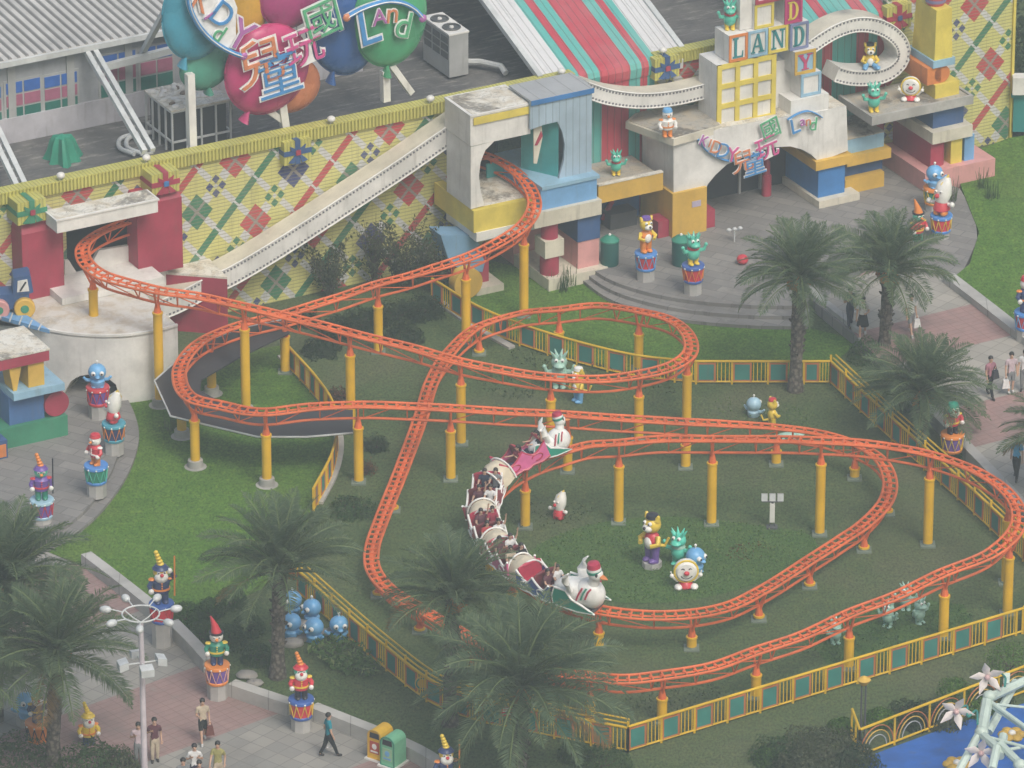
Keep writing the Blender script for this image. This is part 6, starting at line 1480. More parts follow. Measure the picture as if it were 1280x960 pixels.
def person(lab, p, rot, pose='stand', arms=('down', 'down'), ph=1, top=('white', (.7, .7, .7)), bot=('navy', (.03, .035, .07)), shorts=False, skirt=False, sleeves=False, hair='short', bag=None, hat=None, h=1.66, group=None, z=None):
    root = thing('person', lab, 'person', p, rot, group, h / 1.66)
    key = (pose, arms, ph)
    if key not in PCACHE:
        J = joints(pose, arms, ph); me = skin_mesh(J, BON, 'pel')
        V = np.array([v.co[:] for v in me.vertices]); N = np.array([v.normal[:] for v in me.vertices]); Fs = [tuple(q.vertices) for q in me.polygons]
        A = np.array([J[a][0] for a, c in BON]); D = np.array([J[c][0] for a, c in BON]) - A; LL = (D ** 2).sum(1)
        lab_ = []
        for f in Fs:
            c = V[list(f)].mean(0); t = np.clip(((c - A) * D).sum(1) / LL, 0, 1); d = ((A + D * t[:, None] - c) ** 2).sum(1); k = int(d.argmin()); lab_.append(('-'.join(BON[k]), float(t[k])))
        PCACHE[key] = (J, V, N, Fs, lab_)
    J, V, N, Fs, lb = PCACHE[key]
    o = MB(); o.add([tuple(v) for v in V], Fs, 0, True)
    for s, n in ((1, 'L'), (-1, 'R')):      # five fingers on each hand
        ha = Vector(J['ha' + n][0]); wr = Vector(J['wr' + n][0]); d = (ha - wr).normalized(); x = d.cross(Vector((0, 1, 0)) if abs(d.y) < .8 else Vector((0, 0, 1))).normalized(); y = d.cross(x)
        for k, ln in enumerate((.068, .078, .072, .055)):
            q = ha + x * (.024 - .016 * k); o.tube([q - d * .02, q + d * ln * .55, q + d * ln * .9 + y * .02 * s], [.009, .008, .006], 5)
        q = ha - d * .045 + x * .028; o.tube([q, q + x * .025 + d * .03, q + x * .03 + d * .055], [.011, .009, .006], 5)
    hd = Vector(J['hd1'][0]); o.tube([hd + Vector((0, -.075, -.035)), hd + Vector((0, -.105, -.055))], [.014, .018], 6)
    for s in (-1, 1): o.ell(tuple(hd + Vector((s * .078, .01, -.04))), (.014, .026, .034), 0, 8)
    b = o.build('body', SKIN, root)
    def garment(name, mat_, sel, off):
        fs = [f for f, l in zip(Fs, lb) if sel(l)]
        if not fs: return
        us = sorted({i for f in fs for i in f}); mp = {i: k for k, i in enumerate(us)}
        g_ = MB(); g_.add([tuple(V[i] + N[i] * off) for i in us], [tuple(mp[i] for i in f) for f in fs], 0, True)
        return g_.build(name, mat_, b)
    garment('shirt', cloth(*top), lambda l: l[0] in TORSO or (l[0] in UPA and (sleeves or l[1] < .62)) or (sleeves and l[0] in LOA and l[1] < .9), .014)
    garment('shorts' if shorts else 'trousers', cloth(*bot), lambda l: l[0] in THI and (not shorts or l[1] < .75) or (not shorts and l[0] in SHI and l[1] < .93) or (l[0] == 'pel-wst' and l[1] < .3), .017)
    garment('shoes', cloth('shoe_dark', (.05, .045, .045)) if not shorts else cloth('shoe_white', (.55, .55, .55)), lambda l: l[0] in FEET, .012)
    if skirt:
        g_ = MB(); zp = J['pel'][0][2]; g_.lathe([(.14, zp + .1), (.18, zp - .05), (.24, zp - .38), (.22, zp - .38), (.15, zp)], 16, (0, 0, 0), 0, True, None, 1, .85); g_.build('skirt', cloth(*bot), b)
    for s in (-1, 1):
        e = MB(); e.ell(tuple(hd + Vector((s * .03, -.078, -.02))), .011, 0, 6); e.build('eye', SBK, b)
    e = MB(); e.ell(tuple(hd + Vector((0, -.078, -.085))), (.022, .008, .006), 0, 6); e.build('mouth', P_('lip', (.4, .12, .1)), b)
    o = MB(); o.ell(tuple(hd + Vector((0, .018, .012))), (.098, .105, .098), 0, 14)
    if hair == 'long': o.tube([hd + Vector((0, .07, .0)), hd + Vector((0, .1, -.16)), hd + Vector((0, .09, -.3))], [.085, .085, .04], 10)
    if hair == 'tail': o.tube([hd + Vector((0, .1, .03)), hd + Vector((0, .16, -.04)), hd + Vector((0, .14, -.2))], [.035, .035, .012], 8)
    o.v = [(x, y + (.03 if z_ < hd.z - .0 and y < hd.y - .03 else 0), max(z_, hd.z + .005) if y < hd.y - .02 else z_) for x, y, z_ in o.v]
    o.build('hair', HAIR, b)
    if hat:
        o = MB(); o.lathe([(.15, .04), (.11, .06), (.10, .13), (.02, .16)], 14, tuple(hd)); o.build('hat', cloth(*hat), b)
    return root, J
def bagthing(lab, root, J, side, kind, m):
    ha = Vector(J['ha' + side][0]) if kind != 'back' else Vector(J['chs'][0]); k = root.scale[0]; a = root.rotation_euler.z
    w_ = Vector((ha.x * cos(a) - ha.y * sin(a), ha.x * sin(a) + ha.y * cos(a), ha.z)) * k + root.location
    r = thing('backpack' if kind == 'back' else 'carrier_bag', lab, 'backpack' if kind == 'back' else 'bag', w_, a)
    o = MB()
    if kind == 'back': o.ell((0, .2, -.06), (.14, .09, .2), 0, 12); [o.tube([(s * .1, .14, .06), (s * .11, -.06, .12), (s * .11, -.13, -.02), (s * .11, .1, -.2)], .018, 6) for s in (-1, 1)]
    else:
        o.add([(-.1, -.06, -.12), (.1, -.06, -.12), (.1, .06, -.12), (-.1, .06, -.12), (-.15, -.09, -.45), (.15, -.09, -.45), (.15, .09, -.45), (-.15, .09, -.45)], [(0, 1, 2, 3), (7, 6, 5, 4), (0, 4, 5, 1), (1, 5, 6, 2), (2, 6, 7, 3), (3, 7, 4, 0)])
        o.tube([(-.08, 0, -.12), (-.05, 0, .01), (.05, 0, .01), (.08, 0, -.12)], .012, 5)
    o.build('bag_body', m, r)
    return r
WB_ = cloth('white_bag', (.72, .72, .72))
Cw = ('white', (.68, .68, .68)); Cn = ('navy', (.03, .035, .07)); Ck = ('black', (.02, .02, .022)); Ct = ('teal', (.02, .22, .28)); Cp = ('pinkish', (.52, .42, .46)); Ch = ('khaki', (.33, .31, .12)); Cm = ('maroon', (.12, .045, .06)); Cb = ('beige', (.5, .42, .32)); Cg = ('grey', (.2, .21, .22)); Cy = ('sky', (.08, .36, .62)); Cr = ('rose', (.34, .16, .2))
r, J = person('person in teal shirt and dark trousers striding past the low wall with a white bag', G(411, 946), 1.9, 'walk', ('down', 'down'), 1, Ct, Ck); bagthing('white carrier bag held by the person in teal', r, J, 'L', 'hand', WB_)
r, J = person('person in pale top and black shorts walking alone toward the camera', G(254, 928), .2, 'walk', ('down', 'hold'), 1, Cb, Ck, True, hair='short')
bagthing('brown bag carried by the person in the pale top', r, J, 'L', 'hand', cloth('brown_bag', (.16, .06, .05)))
person('person in maroon top and beige trousers with raised hand, left of the lamp post couple', G(194, 952), .1, 'stand', ('down', 'bent'), 1, Cm, Cb)
person('person in pink top standing directly behind the lamp post', G(174, 958), .0, 'stand', ('down', 'bent'), -1, Cp, Cg)
r, J = person('person in white shirt near the bottom edge with hands in front', G(244, 985), .1, 'stand', ('bent', 'bent'), 1, Cw, Cn, hair='tail')
person('person in khaki green shirt with a shoulder strap at the bottom edge', G(273, 982), -.2, 'walk', ('swing', 'swing'), 1, Ch, Cb)
person('person with only dark hair showing at the bottom edge, left', G(230, 1003), .0, 'stand', ('down', 'down'), 1, Cg, Cn)
person('person with reddish hair at the bottom edge between two others', G(250, 1006), .0, 'stand', ('down', 'down'), -1, Cm, Cn)
zq_ = .46
r, J = person('person in dark overalls and white sleeves on the plaza, left of the pair', G(1062, 409, zq_), .6, 'stand', ('down', 'bent'), 1, Cn, Cn, hair='short'); bagthing('pale shoulder bag of the left person of the plaza pair', r, J, 'L', 'hand', WB_)
r, J = person('person in white shirt and dark skirt on the plaza, right of the pair', G(1078, 421, zq_), -.1, 'walk', ('hold', 'down'), 1, Cw, Ck, True, True, hair='tail'); bagthing('black backpack of the person in the dark skirt', r, J, 'L', 'back', cloth('black_pack', (.02, .02, .025)))
r, J = person('person in white behind the upper right palm holding a white bag', G(1138, 418, zq_), .4, 'walk', ('down', 'down'), 1, Cw, Cg, True); bagthing('white bag of the person behind the upper right palm', r, J, 'L', 'hand', WB_)
r, J = person('person in rose top and black trousers on the right promenade', G(1237, 496, zq_), .6, 'walk', ('bent', 'down'), 1, Cr, Ck); bagthing('dark bag of the person in the rose top', r, J, 'L', 'hand', cloth('dark_bag', (.04, .04, .05)))
r, J = person('person in pink-grey top and shorts on the right promenade with a white bag', G(1263, 491, zq_), .2, 'stand', ('down', 'down'), 1, Cp, Cg, True); bagthing('white bag of the person in pink-grey shorts', r, J, 'R', 'hand', WB_)
person('person in white shirt at the right edge of the photo, upper group', G(1280, 488, zq_), -.2, 'stand', ('down', 'down'), 1, Cw, Cg)
r, J = person('person in sky blue shirt and pale hat walking at the right edge', G(1270, 598, zq_), -.3, 'walk', ('down', 'swing'), -1, Cy, Ck, hat=('straw', (.5, .48, .44))); bagthing('dark backpack of the person in sky blue', r, J, 'L', 'back', cloth('navy_pack', (.03, .03, .06)))
# riders
rc = [Cw, Cm, Ck, ('red', (.42, .05, .06)), Cg, Cb, ('crimson', (.3, .03, .06)), Cn, Cw, Cm]
where = ['in the blue coach', 'in the pink coach', 'in the red coach', 'in the maroon coach', 'in the rear pink coach']
seatname = ['rear seat, left', 'rear seat, right', 'front seat, left', 'front seat, right']
for k, (M, x, y) in enumerate(SEATS):
    if k in (0, 1, 18): continue
    p = M @ Vector((x + .02, y, .0)); fwd = (M.to_3x3() @ Vector((1, 0, 0))); a = atan2(fwd.y, fwd.x) + pi / 2
    col = rc[(k * 7 + 3) % len(rc)]
    if k in (2, 3): col = (Cm, Cw)[k - 2]
    person('seated rider in %s top %s, %s' % ({'pinkish': 'pink'}.get(col[0], col[0]), where[k // 4], seatname[k % 4]), p, a, 'sit', (('bar', 'bar'), ('bent', 'bar'), ('up', 'bar'), ('bent', 'bent'))[(k * 5 + k // 3) % 4], 1, col, Cn, hair=('short', 'long', 'tail')[k % 3], h=1.5, group='riders on the coaster train')
# ---------------------------------------------------------------- plants
rng = np.random.default_rng(5)
def leaf_mesh(name, mats, quads, idx=None):
    """quads: (n,4,3) array"""
    n = len(quads); me = bpy.data.meshes.new(name); v = quads.reshape(-1, 3)
    me.vertices.add(n * 4); me.vertices.foreach_set('co', v.astype(np.float32).ravel()); me.loops.add(n * 4); me.polygons.add(n)
    me.loops.foreach_set('vertex_index', np.arange(n * 4, dtype=np.int32)); me.polygons.foreach_set('loop_start', np.arange(0, n * 4, 4, dtype=np.int32))
    try: me.polygons.foreach_set('loop_total', np.full(n, 4, dtype=np.int32))
    except Exception: pass
    for m in (mats if isinstance(mats, list) else [mats]): me.materials.append(m)
    if idx is not None: me.polygons.foreach_set('material_index', idx.astype(np.int32))
    me.update(calc_edges=True); return me
def link_mesh(name, me, parent=None, kind=None, loc=None):
    o = bpy.data.objects.new(name, me); C.objects.link(o)
    if parent: o.parent = parent
    if kind: o['kind'] = kind
    if loc is not None: o.location = loc
    return o
PALML = leaf('palm_leaf', (.105, .165, .10), (.165, .235, .14), (.23, .29, .165), .5)
PALMD = leaf('dry_palm_leaf', (.20, .12, .05), (.28, .16, .06)); FRUIT = gloss('palm_fruit', (.6, .22, .04), .6)
m_, t_, b_ = base('palm_bark'); co = t_.coord(); n1 = t_.noise(t_.scale(co, (1, 1, 2.2)), 5, 5, .6); n2 = t_.noise(co, 1.2, 4)
vr = t_.new('ShaderNodeTexVoronoi'); t_.put(vr.inputs['Vector'], t_.scale(co, (1, 1, .8))); vr.inputs['Scale'].default_value = 7
vd = X(t_, vr.outputs['Distance'])
c_ = t_.mix(t_.ramp(n1, .3, .7), (.10, .085, .07), (.20, .175, .145)); c_ = t_.mix(t_.ramp(vd, .35, .6) * .7, c_, (.035, .03, .026))
t_.put(b_.inputs['Base Color'], c_); b_.inputs['Roughness'].default_value = .95; t_.put(b_.inputs['Normal'], t_.bump(vd, .8, .06)); BARK = m_
def palm_crown(seed, nf=58, L=2.9, low=80, dr=.95):
    r = np.random.default_rng(seed); Q = []; MI = []; stems = MB()
    for k in range(nf):
        u = (k + .5) / nf
        el = radians(84 - low * u ** .85 + r.uniform(-7, 7)); az = k * 2.39996 + r.uniform(-.2, .2)
        ln = L * r.uniform(.88, 1.08) * (.78 + .22 * min(1, u * 2.2)); droop = dr * r.uniform(.75, 1.15) * (1.0 if u > .25 else .6)
        p = np.array([0., 0., .05 - .35 * u]); n = 20; pts = []; a = el
        for i in range(n + 1):
            pts.append(p.copy()); d = np.array([cos(a) * cos(az), cos(a) * sin(az), sin(a)]); p = p + d * ln / n; a -= droop * 1.35 / n * (.35 + 1.3 * i / n); a = max(a, -1.45)
        pts = np.array(pts)
        dead = u > .985
        stems.tube([tuple(q) for q in pts[::2]], [.045 * (1 - .85 * i / (n / 2)) + .004 for i in range(n // 2 + 1)], 4, caps=False)
        nl = 72; tw = r.uniform(-.5, .5)
        for side in (-1, 1):
            s = np.linspace(.12, .995, nl) + r.uniform(-.004, .004, nl); f = s * n; i0 = np.minimum(f.astype(int), n - 1); fr = (f - i0)[:, None]
            P = pts[i0] * (1 - fr) + pts[i0 + 1] * fr; T = pts[i0 + 1] - pts[i0]; T /= np.linalg.norm(T, axis=1)[:, None]
            Sd = np.cross(T, np.array([0, 0, 1.])); Sd /= np.maximum(np.linalg.norm(Sd, axis=1), .05)[:, None]; Up = np.cross(Sd, T)
            ca, sa = cos(tw), sin(tw); S2 = Sd * ca + Up * sa; U2 = Up * ca - Sd * sa
            ll = (.5 * np.sin(np.clip(s * 1.05, 0, 1) * pi) ** .55 + .05)[:, None] * r.uniform(.8, 1.15, (nl, 1)) * L / 2.9
            D = S2 * side * .78 + T * r.uniform(.5, .75, (nl, 1)) + U2 * r.uniform(.05, .38, (nl, 1)); D /= np.linalg.norm(D, axis=1)[:, None]
            tip = P + D * ll; tip[:, 2] -= (ll[:, 0] ** 2) * r.uniform(.15, .6, nl)
            mid = P + D * ll * .5
            wv = np.cross(D, U2); wv /= np.maximum(np.linalg.norm(wv, axis=1), .05)[:, None]; hw = .015 * L / 2.9 * r.uniform(.8, 1.25, (nl, 1))
            Q.append(np.stack([P, mid - wv * hw, tip, mid + wv * hw], 1)); MI.append(np.full(nl, 1 if dead else 0))
    return leaf_mesh('crown', [PALML, PALMD], np.concatenate(Q), np.concatenate(MI)), stems
CROWNS = [palm_crown(s, nf) for s, nf in ((1, 62), (2, 56), (3, 66))] + [palm_crown(4, 54, 2.9, 74, .9)]
STEMG = gloss('palm_stem', (.10, .14, .05), .6)
def palm(lab, bx, by, cx, cy, k, L=2.9, rot=0.0, rad=.25, zb=0.0, leaves_z=None):
    p = G(bx, by, zb); h = HT(p, cy) - zb if by < 2000 else leaves_z
    q = G(cx, cy, zb + h); q = Vector((p.x + (q.x - p.x), p.y, zb + h))
    r = thing('palm_tree', lab, 'palm tree', p); tr = MB(); n = 15; off = Vector((q.x - p.x, 0, 0))
    prof = [(rad * (1.25 - .4 * min(1, i / 3) + .18 * (i / (n - 1)) ** 3 + .04 * (i % 2)), ) for i in range(n)]
    tr.tube([tuple(off * (i / (n - 1)) ** 1.3 + Vector((0, 0, -.1 + (h - .05) * i / (n - 1)))) for i in range(n)], [x[0] for x in prof], 14)
    r0 = random.Random(int(bx * 7 + by))
    for i in range(60):          # old leaf stubs
        f = r0.uniform(.3, .99); a = r0.uniform(0, 2 * pi); c = off * f ** 1.3 + Vector((0, 0, (h - .1) * f)); rr = rad * (1.0 + .2 * f ** 3)
        d = Vector((cos(a), sin(a), 0)); tr.tube([c + d * rr * .8, c + d * (rr + .05) + Vector((0, 0, .1))], [.06, .03], 4, caps=True)
    tr.build('trunk', BARK, r)
    s = L / 2.9; cm = link_mesh('crown', CROWNS[k][0], r); cm.location = off + Vector((0, 0, h)); cm.rotation_euler = (r0.uniform(-.13, .13), r0.uniform(-.13, .13), rot); cm.scale = (s, s, s)
    st = CROWNS[k][1]
    if not hasattr(st, 'me'):
        o = st.build('frond_stems', STEMG, None); st.me = o.data; bpy.data.objects.remove(o)
    o = bpy.data.objects.new('frond_stems', st.me); C.objects.link(o); o.parent = r; o.location = cm.location; o.rotation_euler = cm.rotation_euler; o.scale = cm.scale
    o = MB()
    for i in range(5):
        a = r0.uniform(0, 2 * pi); c = off + Vector((.42 * cos(a), .42 * sin(a), h - .3))
        o = MB(); o.tube([off + Vector((0, 0, h)), c + Vector((0, 0, .14)), c], .02, 4)
        for j in range(16): o.ell(tuple(c + Vector((r0.uniform(-.09, .09), r0.uniform(-.09, .09), r0.uniform(-.18, .08)))), .06, 0, 5)
        o.build('fruit_cluster', FRUIT, r)
    return r
palm('tall palm left of centre rising from the bright strip before the curved steps', 994, 488, 1000, 343, 0, 2.8, 0, .27)
palm('palm rising from the plaza to the right of the walking pair', 1105, 440, 1112, 334, 1, 2.9, 1.0, .26, .1)
palm('palm beside the sloping yellow fence near the violet drum soldier', 1150, 552, 1152, 486, 2, 2.9, 2.0, .3)
palm('palm standing left of the five blue birds', 347, 846, 350, 706, 3, 3.25, 2.4, .27)
palm('palm half hidden behind the big central palm, in front of the coaster curve', 562, 905, 566, 742, 1, 2.95, 3.3, .26)
palm('largest central palm in front of the triple-rail fence', 649, 985, 652, 856, 2, 3.9, .5, .3)
palm('palm with bare trunk at lower left beside the lamp post', 66, 955, 72, 812, 1, 3.4, 4.4, .27)
palm('dense palm at the left edge above the lower left palm', -8, 900, 6, 722, 2, 3.6, 1.3, .3)
palm('palm at the bottom left corner of the photo', -62, 960, -50, 830, 0, 3.4, 5.0, .3)
palm('palm reaching in from the right edge above the promenade', 1322, 630, 1328, 540, 1, 2.7, 2.9, .27, .4)
# shrubs ----------------------------------------------------------
def leaf_cloud(n, fn, size, r, radial=False):
    P = fn(n, r); n = len(P)
    a = r.normal(size=(n, 3))
    if radial:
        d = P - np.array([0, 0, P[:, 2].min() * .5]); d /= np.linalg.norm(d, axis=1)[:, None]; d += r.normal(size=(n, 3)) * .45; a = np.cross(d, a); c = np.cross(d, a); a /= np.linalg.norm(a, axis=1)[:, None]; c /= np.linalg.norm(c, axis=1)[:, None]
        s = size * r.uniform(.6, 1.3, (n, 1)); w_ = s * .5
        return np.stack([P - a * s * .5, P + c * w_ * .5, P + a * s * .5, P - c * w_ * .5], 1)
    a /= np.linalg.norm(a, axis=1)[:, None]; c = r.normal(size=(n, 3)); c -= a * (a * c).sum(1)[:, None]; c /= np.linalg.norm(c, axis=1)[:, None]
    s = size * r.uniform(.6, 1.3, (n, 1)); w_ = s * .45
    return np.stack([P - a * s * .5, P + c * w_ * .5, P + a * s * .5, P - c * w_ * .5], 1)
def ball(rx, ry, rz, fill=.35, lump=.16, seed=0):
    rr = np.random.default_rng(seed); ph = rr.uniform(0, 6.28, 6)
    def fn(n, r):
        d = r.normal(size=(n, 3)); d /= np.linalg.norm(d, axis=1)[:, None]; d[:, 2] = np.abs(d[:, 2]) * 1.0 - .12 * (r.uniform(size=n) < .3)
        l = 1 + lump * (np.sin(d[:, 0] * 5 + ph[0]) * np.sin(d[:, 1] * 5 + ph[1]) + .7 * np.sin(d[:, 2] * 7 + ph[2]) * np.sin(d[:, 0] * 8 + ph[3]))
        k = (1 - fill * r.uniform(size=n) ** 2) * l
        return d * k[:, None] * np.array([rx, ry, rz])
    return fn
L_HEDGE = leaf('hedge_leaf', (.035, .09, .032), (.075, .145, .05), (.11, .18, .06)); L_LIME = leaf('lime_leaf', (.07, .17, .025), (.13, .26, .04), (.18, .32, .06)); L_OLIVE = leaf('olive_leaf', (.075, .095, .055), (.13, .15, .09), (.19, .2, .13)); L_DARK = leaf('dark_leaf', (.028, .058, .03), (.055, .09, .042)); L_RED = leaf('reddish_leaf', (.16, .05, .035), (.10, .07, .035), (.24, .08, .04)); L_CLOV = leaf('clover_leaf', (.08, .18, .055), (.13, .25, .07), (.2, .26, .08)); L_HOSTA = leaf('hosta_leaf', (.07, .16, .04), (.19, .30, .1), (.3, .36, .15))
TWIG = gloss('shrub_twig', (.10, .075, .05), .8)
SC = [0]
def shrub(lab, bx, by, rx, rz, m, n=900, size=.13, fill=.45, zb=0.0, lump=.16, stem=0.0, name='shrub', cat='shrub', group=None, ry=None):
    SC[0] += 1; r_ = np.random.default_rng(SC[0] * 13)
    p = G(bx, by, zb); r = thing(name, lab, cat, p, 0, group)
    q = leaf_cloud(n, ball(rx, ry or rx, rz, fill, lump, SC[0]), size, r_, True); q[:, :, 2] += stem
    link_mesh('foliage', leaf_mesh('foliage', m, q), r)
    o = MB()
    for k in range(5):
        a = 2 * pi * k / 5; o.tube([(0, 0, 0), (.08 * cos(a), .08 * sin(a), stem + .1 * rz), (rx * .6 * cos(a), rx * .6 * sin(a), stem + rz * .6)], [.03, .025, .008], 5)
    o.build('stem', TWIG, r); return r
def airy(lab, bx, by, rx, h, m, n=1100, zb=0.0):
    """loose upright shrub of many thin branches"""
    SC[0] += 1; r_ = np.random.default_rng(SC[0] * 17); p = G(bx, by, zb); r = thing('tall_shrub', lab, 'shrub', p, 0)
    o = MB(); Q = []
    for k in range(26):
        a = r_.uniform(0, 6.28); t = r_.uniform(.25, 1) ** .6; hh = h * r_.uniform(.55, 1.05); P = [np.array([0, 0, 0.]), np.array([rx * .35 * t * cos(a), rx * .35 * t * sin(a), hh * .45]), np.array([rx * t * cos(a), rx * t * sin(a), hh])]
        o.tube([tuple(x) for x in P], [.03, .018, .005], 4, caps=False)
        s = r_.uniform(.3, 1.0, n // 26); B_ = np.where(s[:, None] < .5, P[0] + (P[1] - P[0]) * s[:, None] * 2, P[1] + (P[2] - P[1]) * (s[:, None] - .5) * 2) + r_.normal(size=(len(s), 3)) * .13
        Q.append(leaf_cloud(len(B_), lambda n_, q_: B_, .17, r_))
    o.build('branch', TWIG, r); link_mesh('foliage', leaf_mesh('foliage', m, np.concatenate(Q)), r); return r
airy('tall loose grey-green shrub in front of the facade, left of the pair', 410, 372, 1.35, 2.6, L_OLIVE, 1700)
airy('tall loose grey-green shrub in front of the facade, near the block tower', 508, 366, 1.5, 3.2, L_OLIVE, 2100)
airy('loose grey-green shrub covering the blue bracket of the block tower', 545, 366, 1.0, 2.5, L_OLIVE, 1300)
airy('narrow tall shrub between the two loose shrubs by the facade', 468, 362, .6, 3.0, L_OLIVE, 600)
for k, (x, y, rx, rz, lab) in enumerate(((375, 402, .75, .55, 'leftmost of the dark hedge row under the facade'), (420, 418, .85, .7, 'second of the dark hedge row, under the left loose shrub'), (455, 408, .9, .75, 'third of the dark hedge row under the facade'), (495, 400, .95, .8, 'fourth of the dark hedge row under the facade'), (530, 392, .9, .75, 'fifth of the dark hedge row, by the block tower'), (505, 424, .8, .5, 'low front bush of the dark hedge row'), (402, 440, .8, .45, 'low front bush at the left of the dark hedge row'))):
    shrub('rounded dark green bush, ' + lab, x, y, rx, rz, L_DARK, 1200, .13, .35, 0, .2, 0, 'hedge_bush', 'bush')
shrub('reddish bush behind the curving yellow fence', 422, 497, .55, .4, L_RED, 450, .11, .6, 0, .2); shrub('small reddish bush by the yellow column under the left bend', 458, 590, .4, .5, L_RED, 350, .1, .6)
shrub('dark bush right of the column at the curving fence', 470, 560, .55, .5, L_DARK, 600, .12); shrub('green bush at the foot of the curving fence', 440, 640, .9, .55, L_HEDGE, 900, .13, .5)
for k, (x, y, s, lab) in enumerate(((232, 775, .62, 'leftmost behind the saluting soldier'), (262, 768, .55, 'behind the saluting soldier, upper'), (290, 756, .6, 'topmost of the clipped cluster'), (255, 800, .66, 'front left of the clipped cluster'), (285, 806, .7, 'right above the orange drum'), (310, 790, .62, 'right end of the clipped cluster'), (322, 826, .6, 'lowest of the clipped cluster'))):
    shrub('clipped ball bush, ' + lab, x, y, s, s * 1.15, L_HEDGE, 1300, .09, .2, 0, .05, 0, 'ball_bush', 'bush')
shrub('clipped dark ball bush left of the right palm foot', 1082, 450, .72, .95, L_HEDGE, 1400, .09, .2, 0, .05, 0, 'ball_bush', 'bush'); shrub('clipped dark ball bush below the leaning right palm', 1122, 508, .7, .85, L_HEDGE, 1300, .09, .2, 0, .05, 0, 'ball_bush', 'bush'); shrub('clipped dark ball bush between palm and sloping fence', 1185, 575, .55, .7, L_HEDGE, 1000, .09, .2, 0, .05, 0, 'ball_bush', 'bush')
shrub('clipped dark hedge ball under the triple-rail fence corner', 755, 962, .95, .9, L_HEDGE, 1700, .1, .2, 0, .06, 0, 'ball_bush', 'bush'); shrub('smaller dark bush left of the fence corner hedge ball', 718, 948, .6, .75, L_HEDGE, 1000, .1, .25, 0, .06, 0, 'ball_bush', 'bush')
shrub('reddish low bush at the bottom edge below the fence corner', 800, 985, 1.3, .55, L_RED, 900, .12, .5, 0, .2, 0, ry=.7); shrub('reddish low bush at the bottom edge beside the big palm trunk', 700, 985, .9, .5, L_RED, 600, .12, .5)
for k, (x, y, rx, rz, st, m, lab) in enumerate(((1192, 886, .62, .62, .55, L_LIME, 'bright lime round topiary between the lower fences'), (1262, 850, .95, 1.0, .4, L_LIME, 'large bright lime topiary at the right edge'), (1100, 905, .6, .45, .1, L_LIME, 'small lime bush left of the dark clump'), (1222, 893, .6, .5, .1, L_LIME, 'low lime bush right of the round topiary'), (1052, 912, .5, .35, .05, L_LIME, 'small lime bush above the grey thicket'), (958, 952, .5, .5, .0, L_LIME, 'lime bush at the bottom edge left of the dark ball'))):
    shrub(lab, x, y, rx, rz, m, 1300, .1, .3, 0, .07, st, 'topiary', 'bush')
for k, (x, y, rx, rz, m, lab) in enumerate(((968, 950, .8, .85, L_HEDGE, 'dark clipped ball at the bottom right of centre'), (1030, 948, 1.7, 1.0, L_OLIVE, 'wide grey-green thicket left of the blue floor'), (1000, 968, 1.1, .8, L_OLIVE, 'brownish thicket at the bottom edge'), (1068, 960, 1.0, .8, L_DARK, 'dark thicket beside the yellow gate post'), (1145, 900, 1.0, .6, L_DARK, 'dark low clump between the lime bushes'), (1180, 905, .8, .45, L_OLIVE, 'grey-green low clump under the lime topiary'), (1238, 878, .9, .5, L_DARK, 'dark clump behind the flower ride'))):
    shrub(lab, x, y, rx, rz, m, int(900 * rx * (1 + rz)), .13, .5, 0, .2, 0)
shrub('broad dark bush at the bottom left under the palm', 115, 965, 1.3, 1.0, L_HEDGE, 1600, .14, .4); shrub('small leafy bush right of the bottom left bush', 150, 962, .8, .8, L_OLIVE, 900, .14, .5); shrub('dark bush in the bottom left corner', 20, 965, 1.6, 1.2, L_DARK, 1700, .15, .4)
for k, (x, y, lab) in enumerate(((690, 360, 'left of the white cube'), (705, 364, 'below the white cube'), (712, 358, 'tall, by the pink block'), (1190, 250, 'by the pink base, left'), (1228, 236, 'by the pink base, right'), (1240, 248, 'on the upper lawn edge'), (170, 492, 'against the round terrace'), (215, 538, 'by the round footing'))):
    SC[0] += 1; r_ = np.random.default_rng(SC[0]); p = G(x, y, .45 if x > 1100 else 0); r = thing('weed_plant', 'thin upright weeds ' + lab, 'plant', p)
    n = 26; az = r_.uniform(0, 6.28, n); hh = r_.uniform(.4, .95, n); b0 = np.stack([r_.normal(0, .12, n), r_.normal(0, .12, n), np.zeros(n)], 1); tp2 = b0 + np.stack([np.cos(az) * .2, np.sin(az) * .2, hh], 1); wv = np.stack([-np.sin(az), np.cos(az), np.zeros(n)], 1) * .022
    link_mesh('blades', leaf_mesh('blades', L_HEDGE, np.stack([b0 - wv, b0 + wv, tp2 + wv * .3, tp2 - wv * .3], 1)), r)
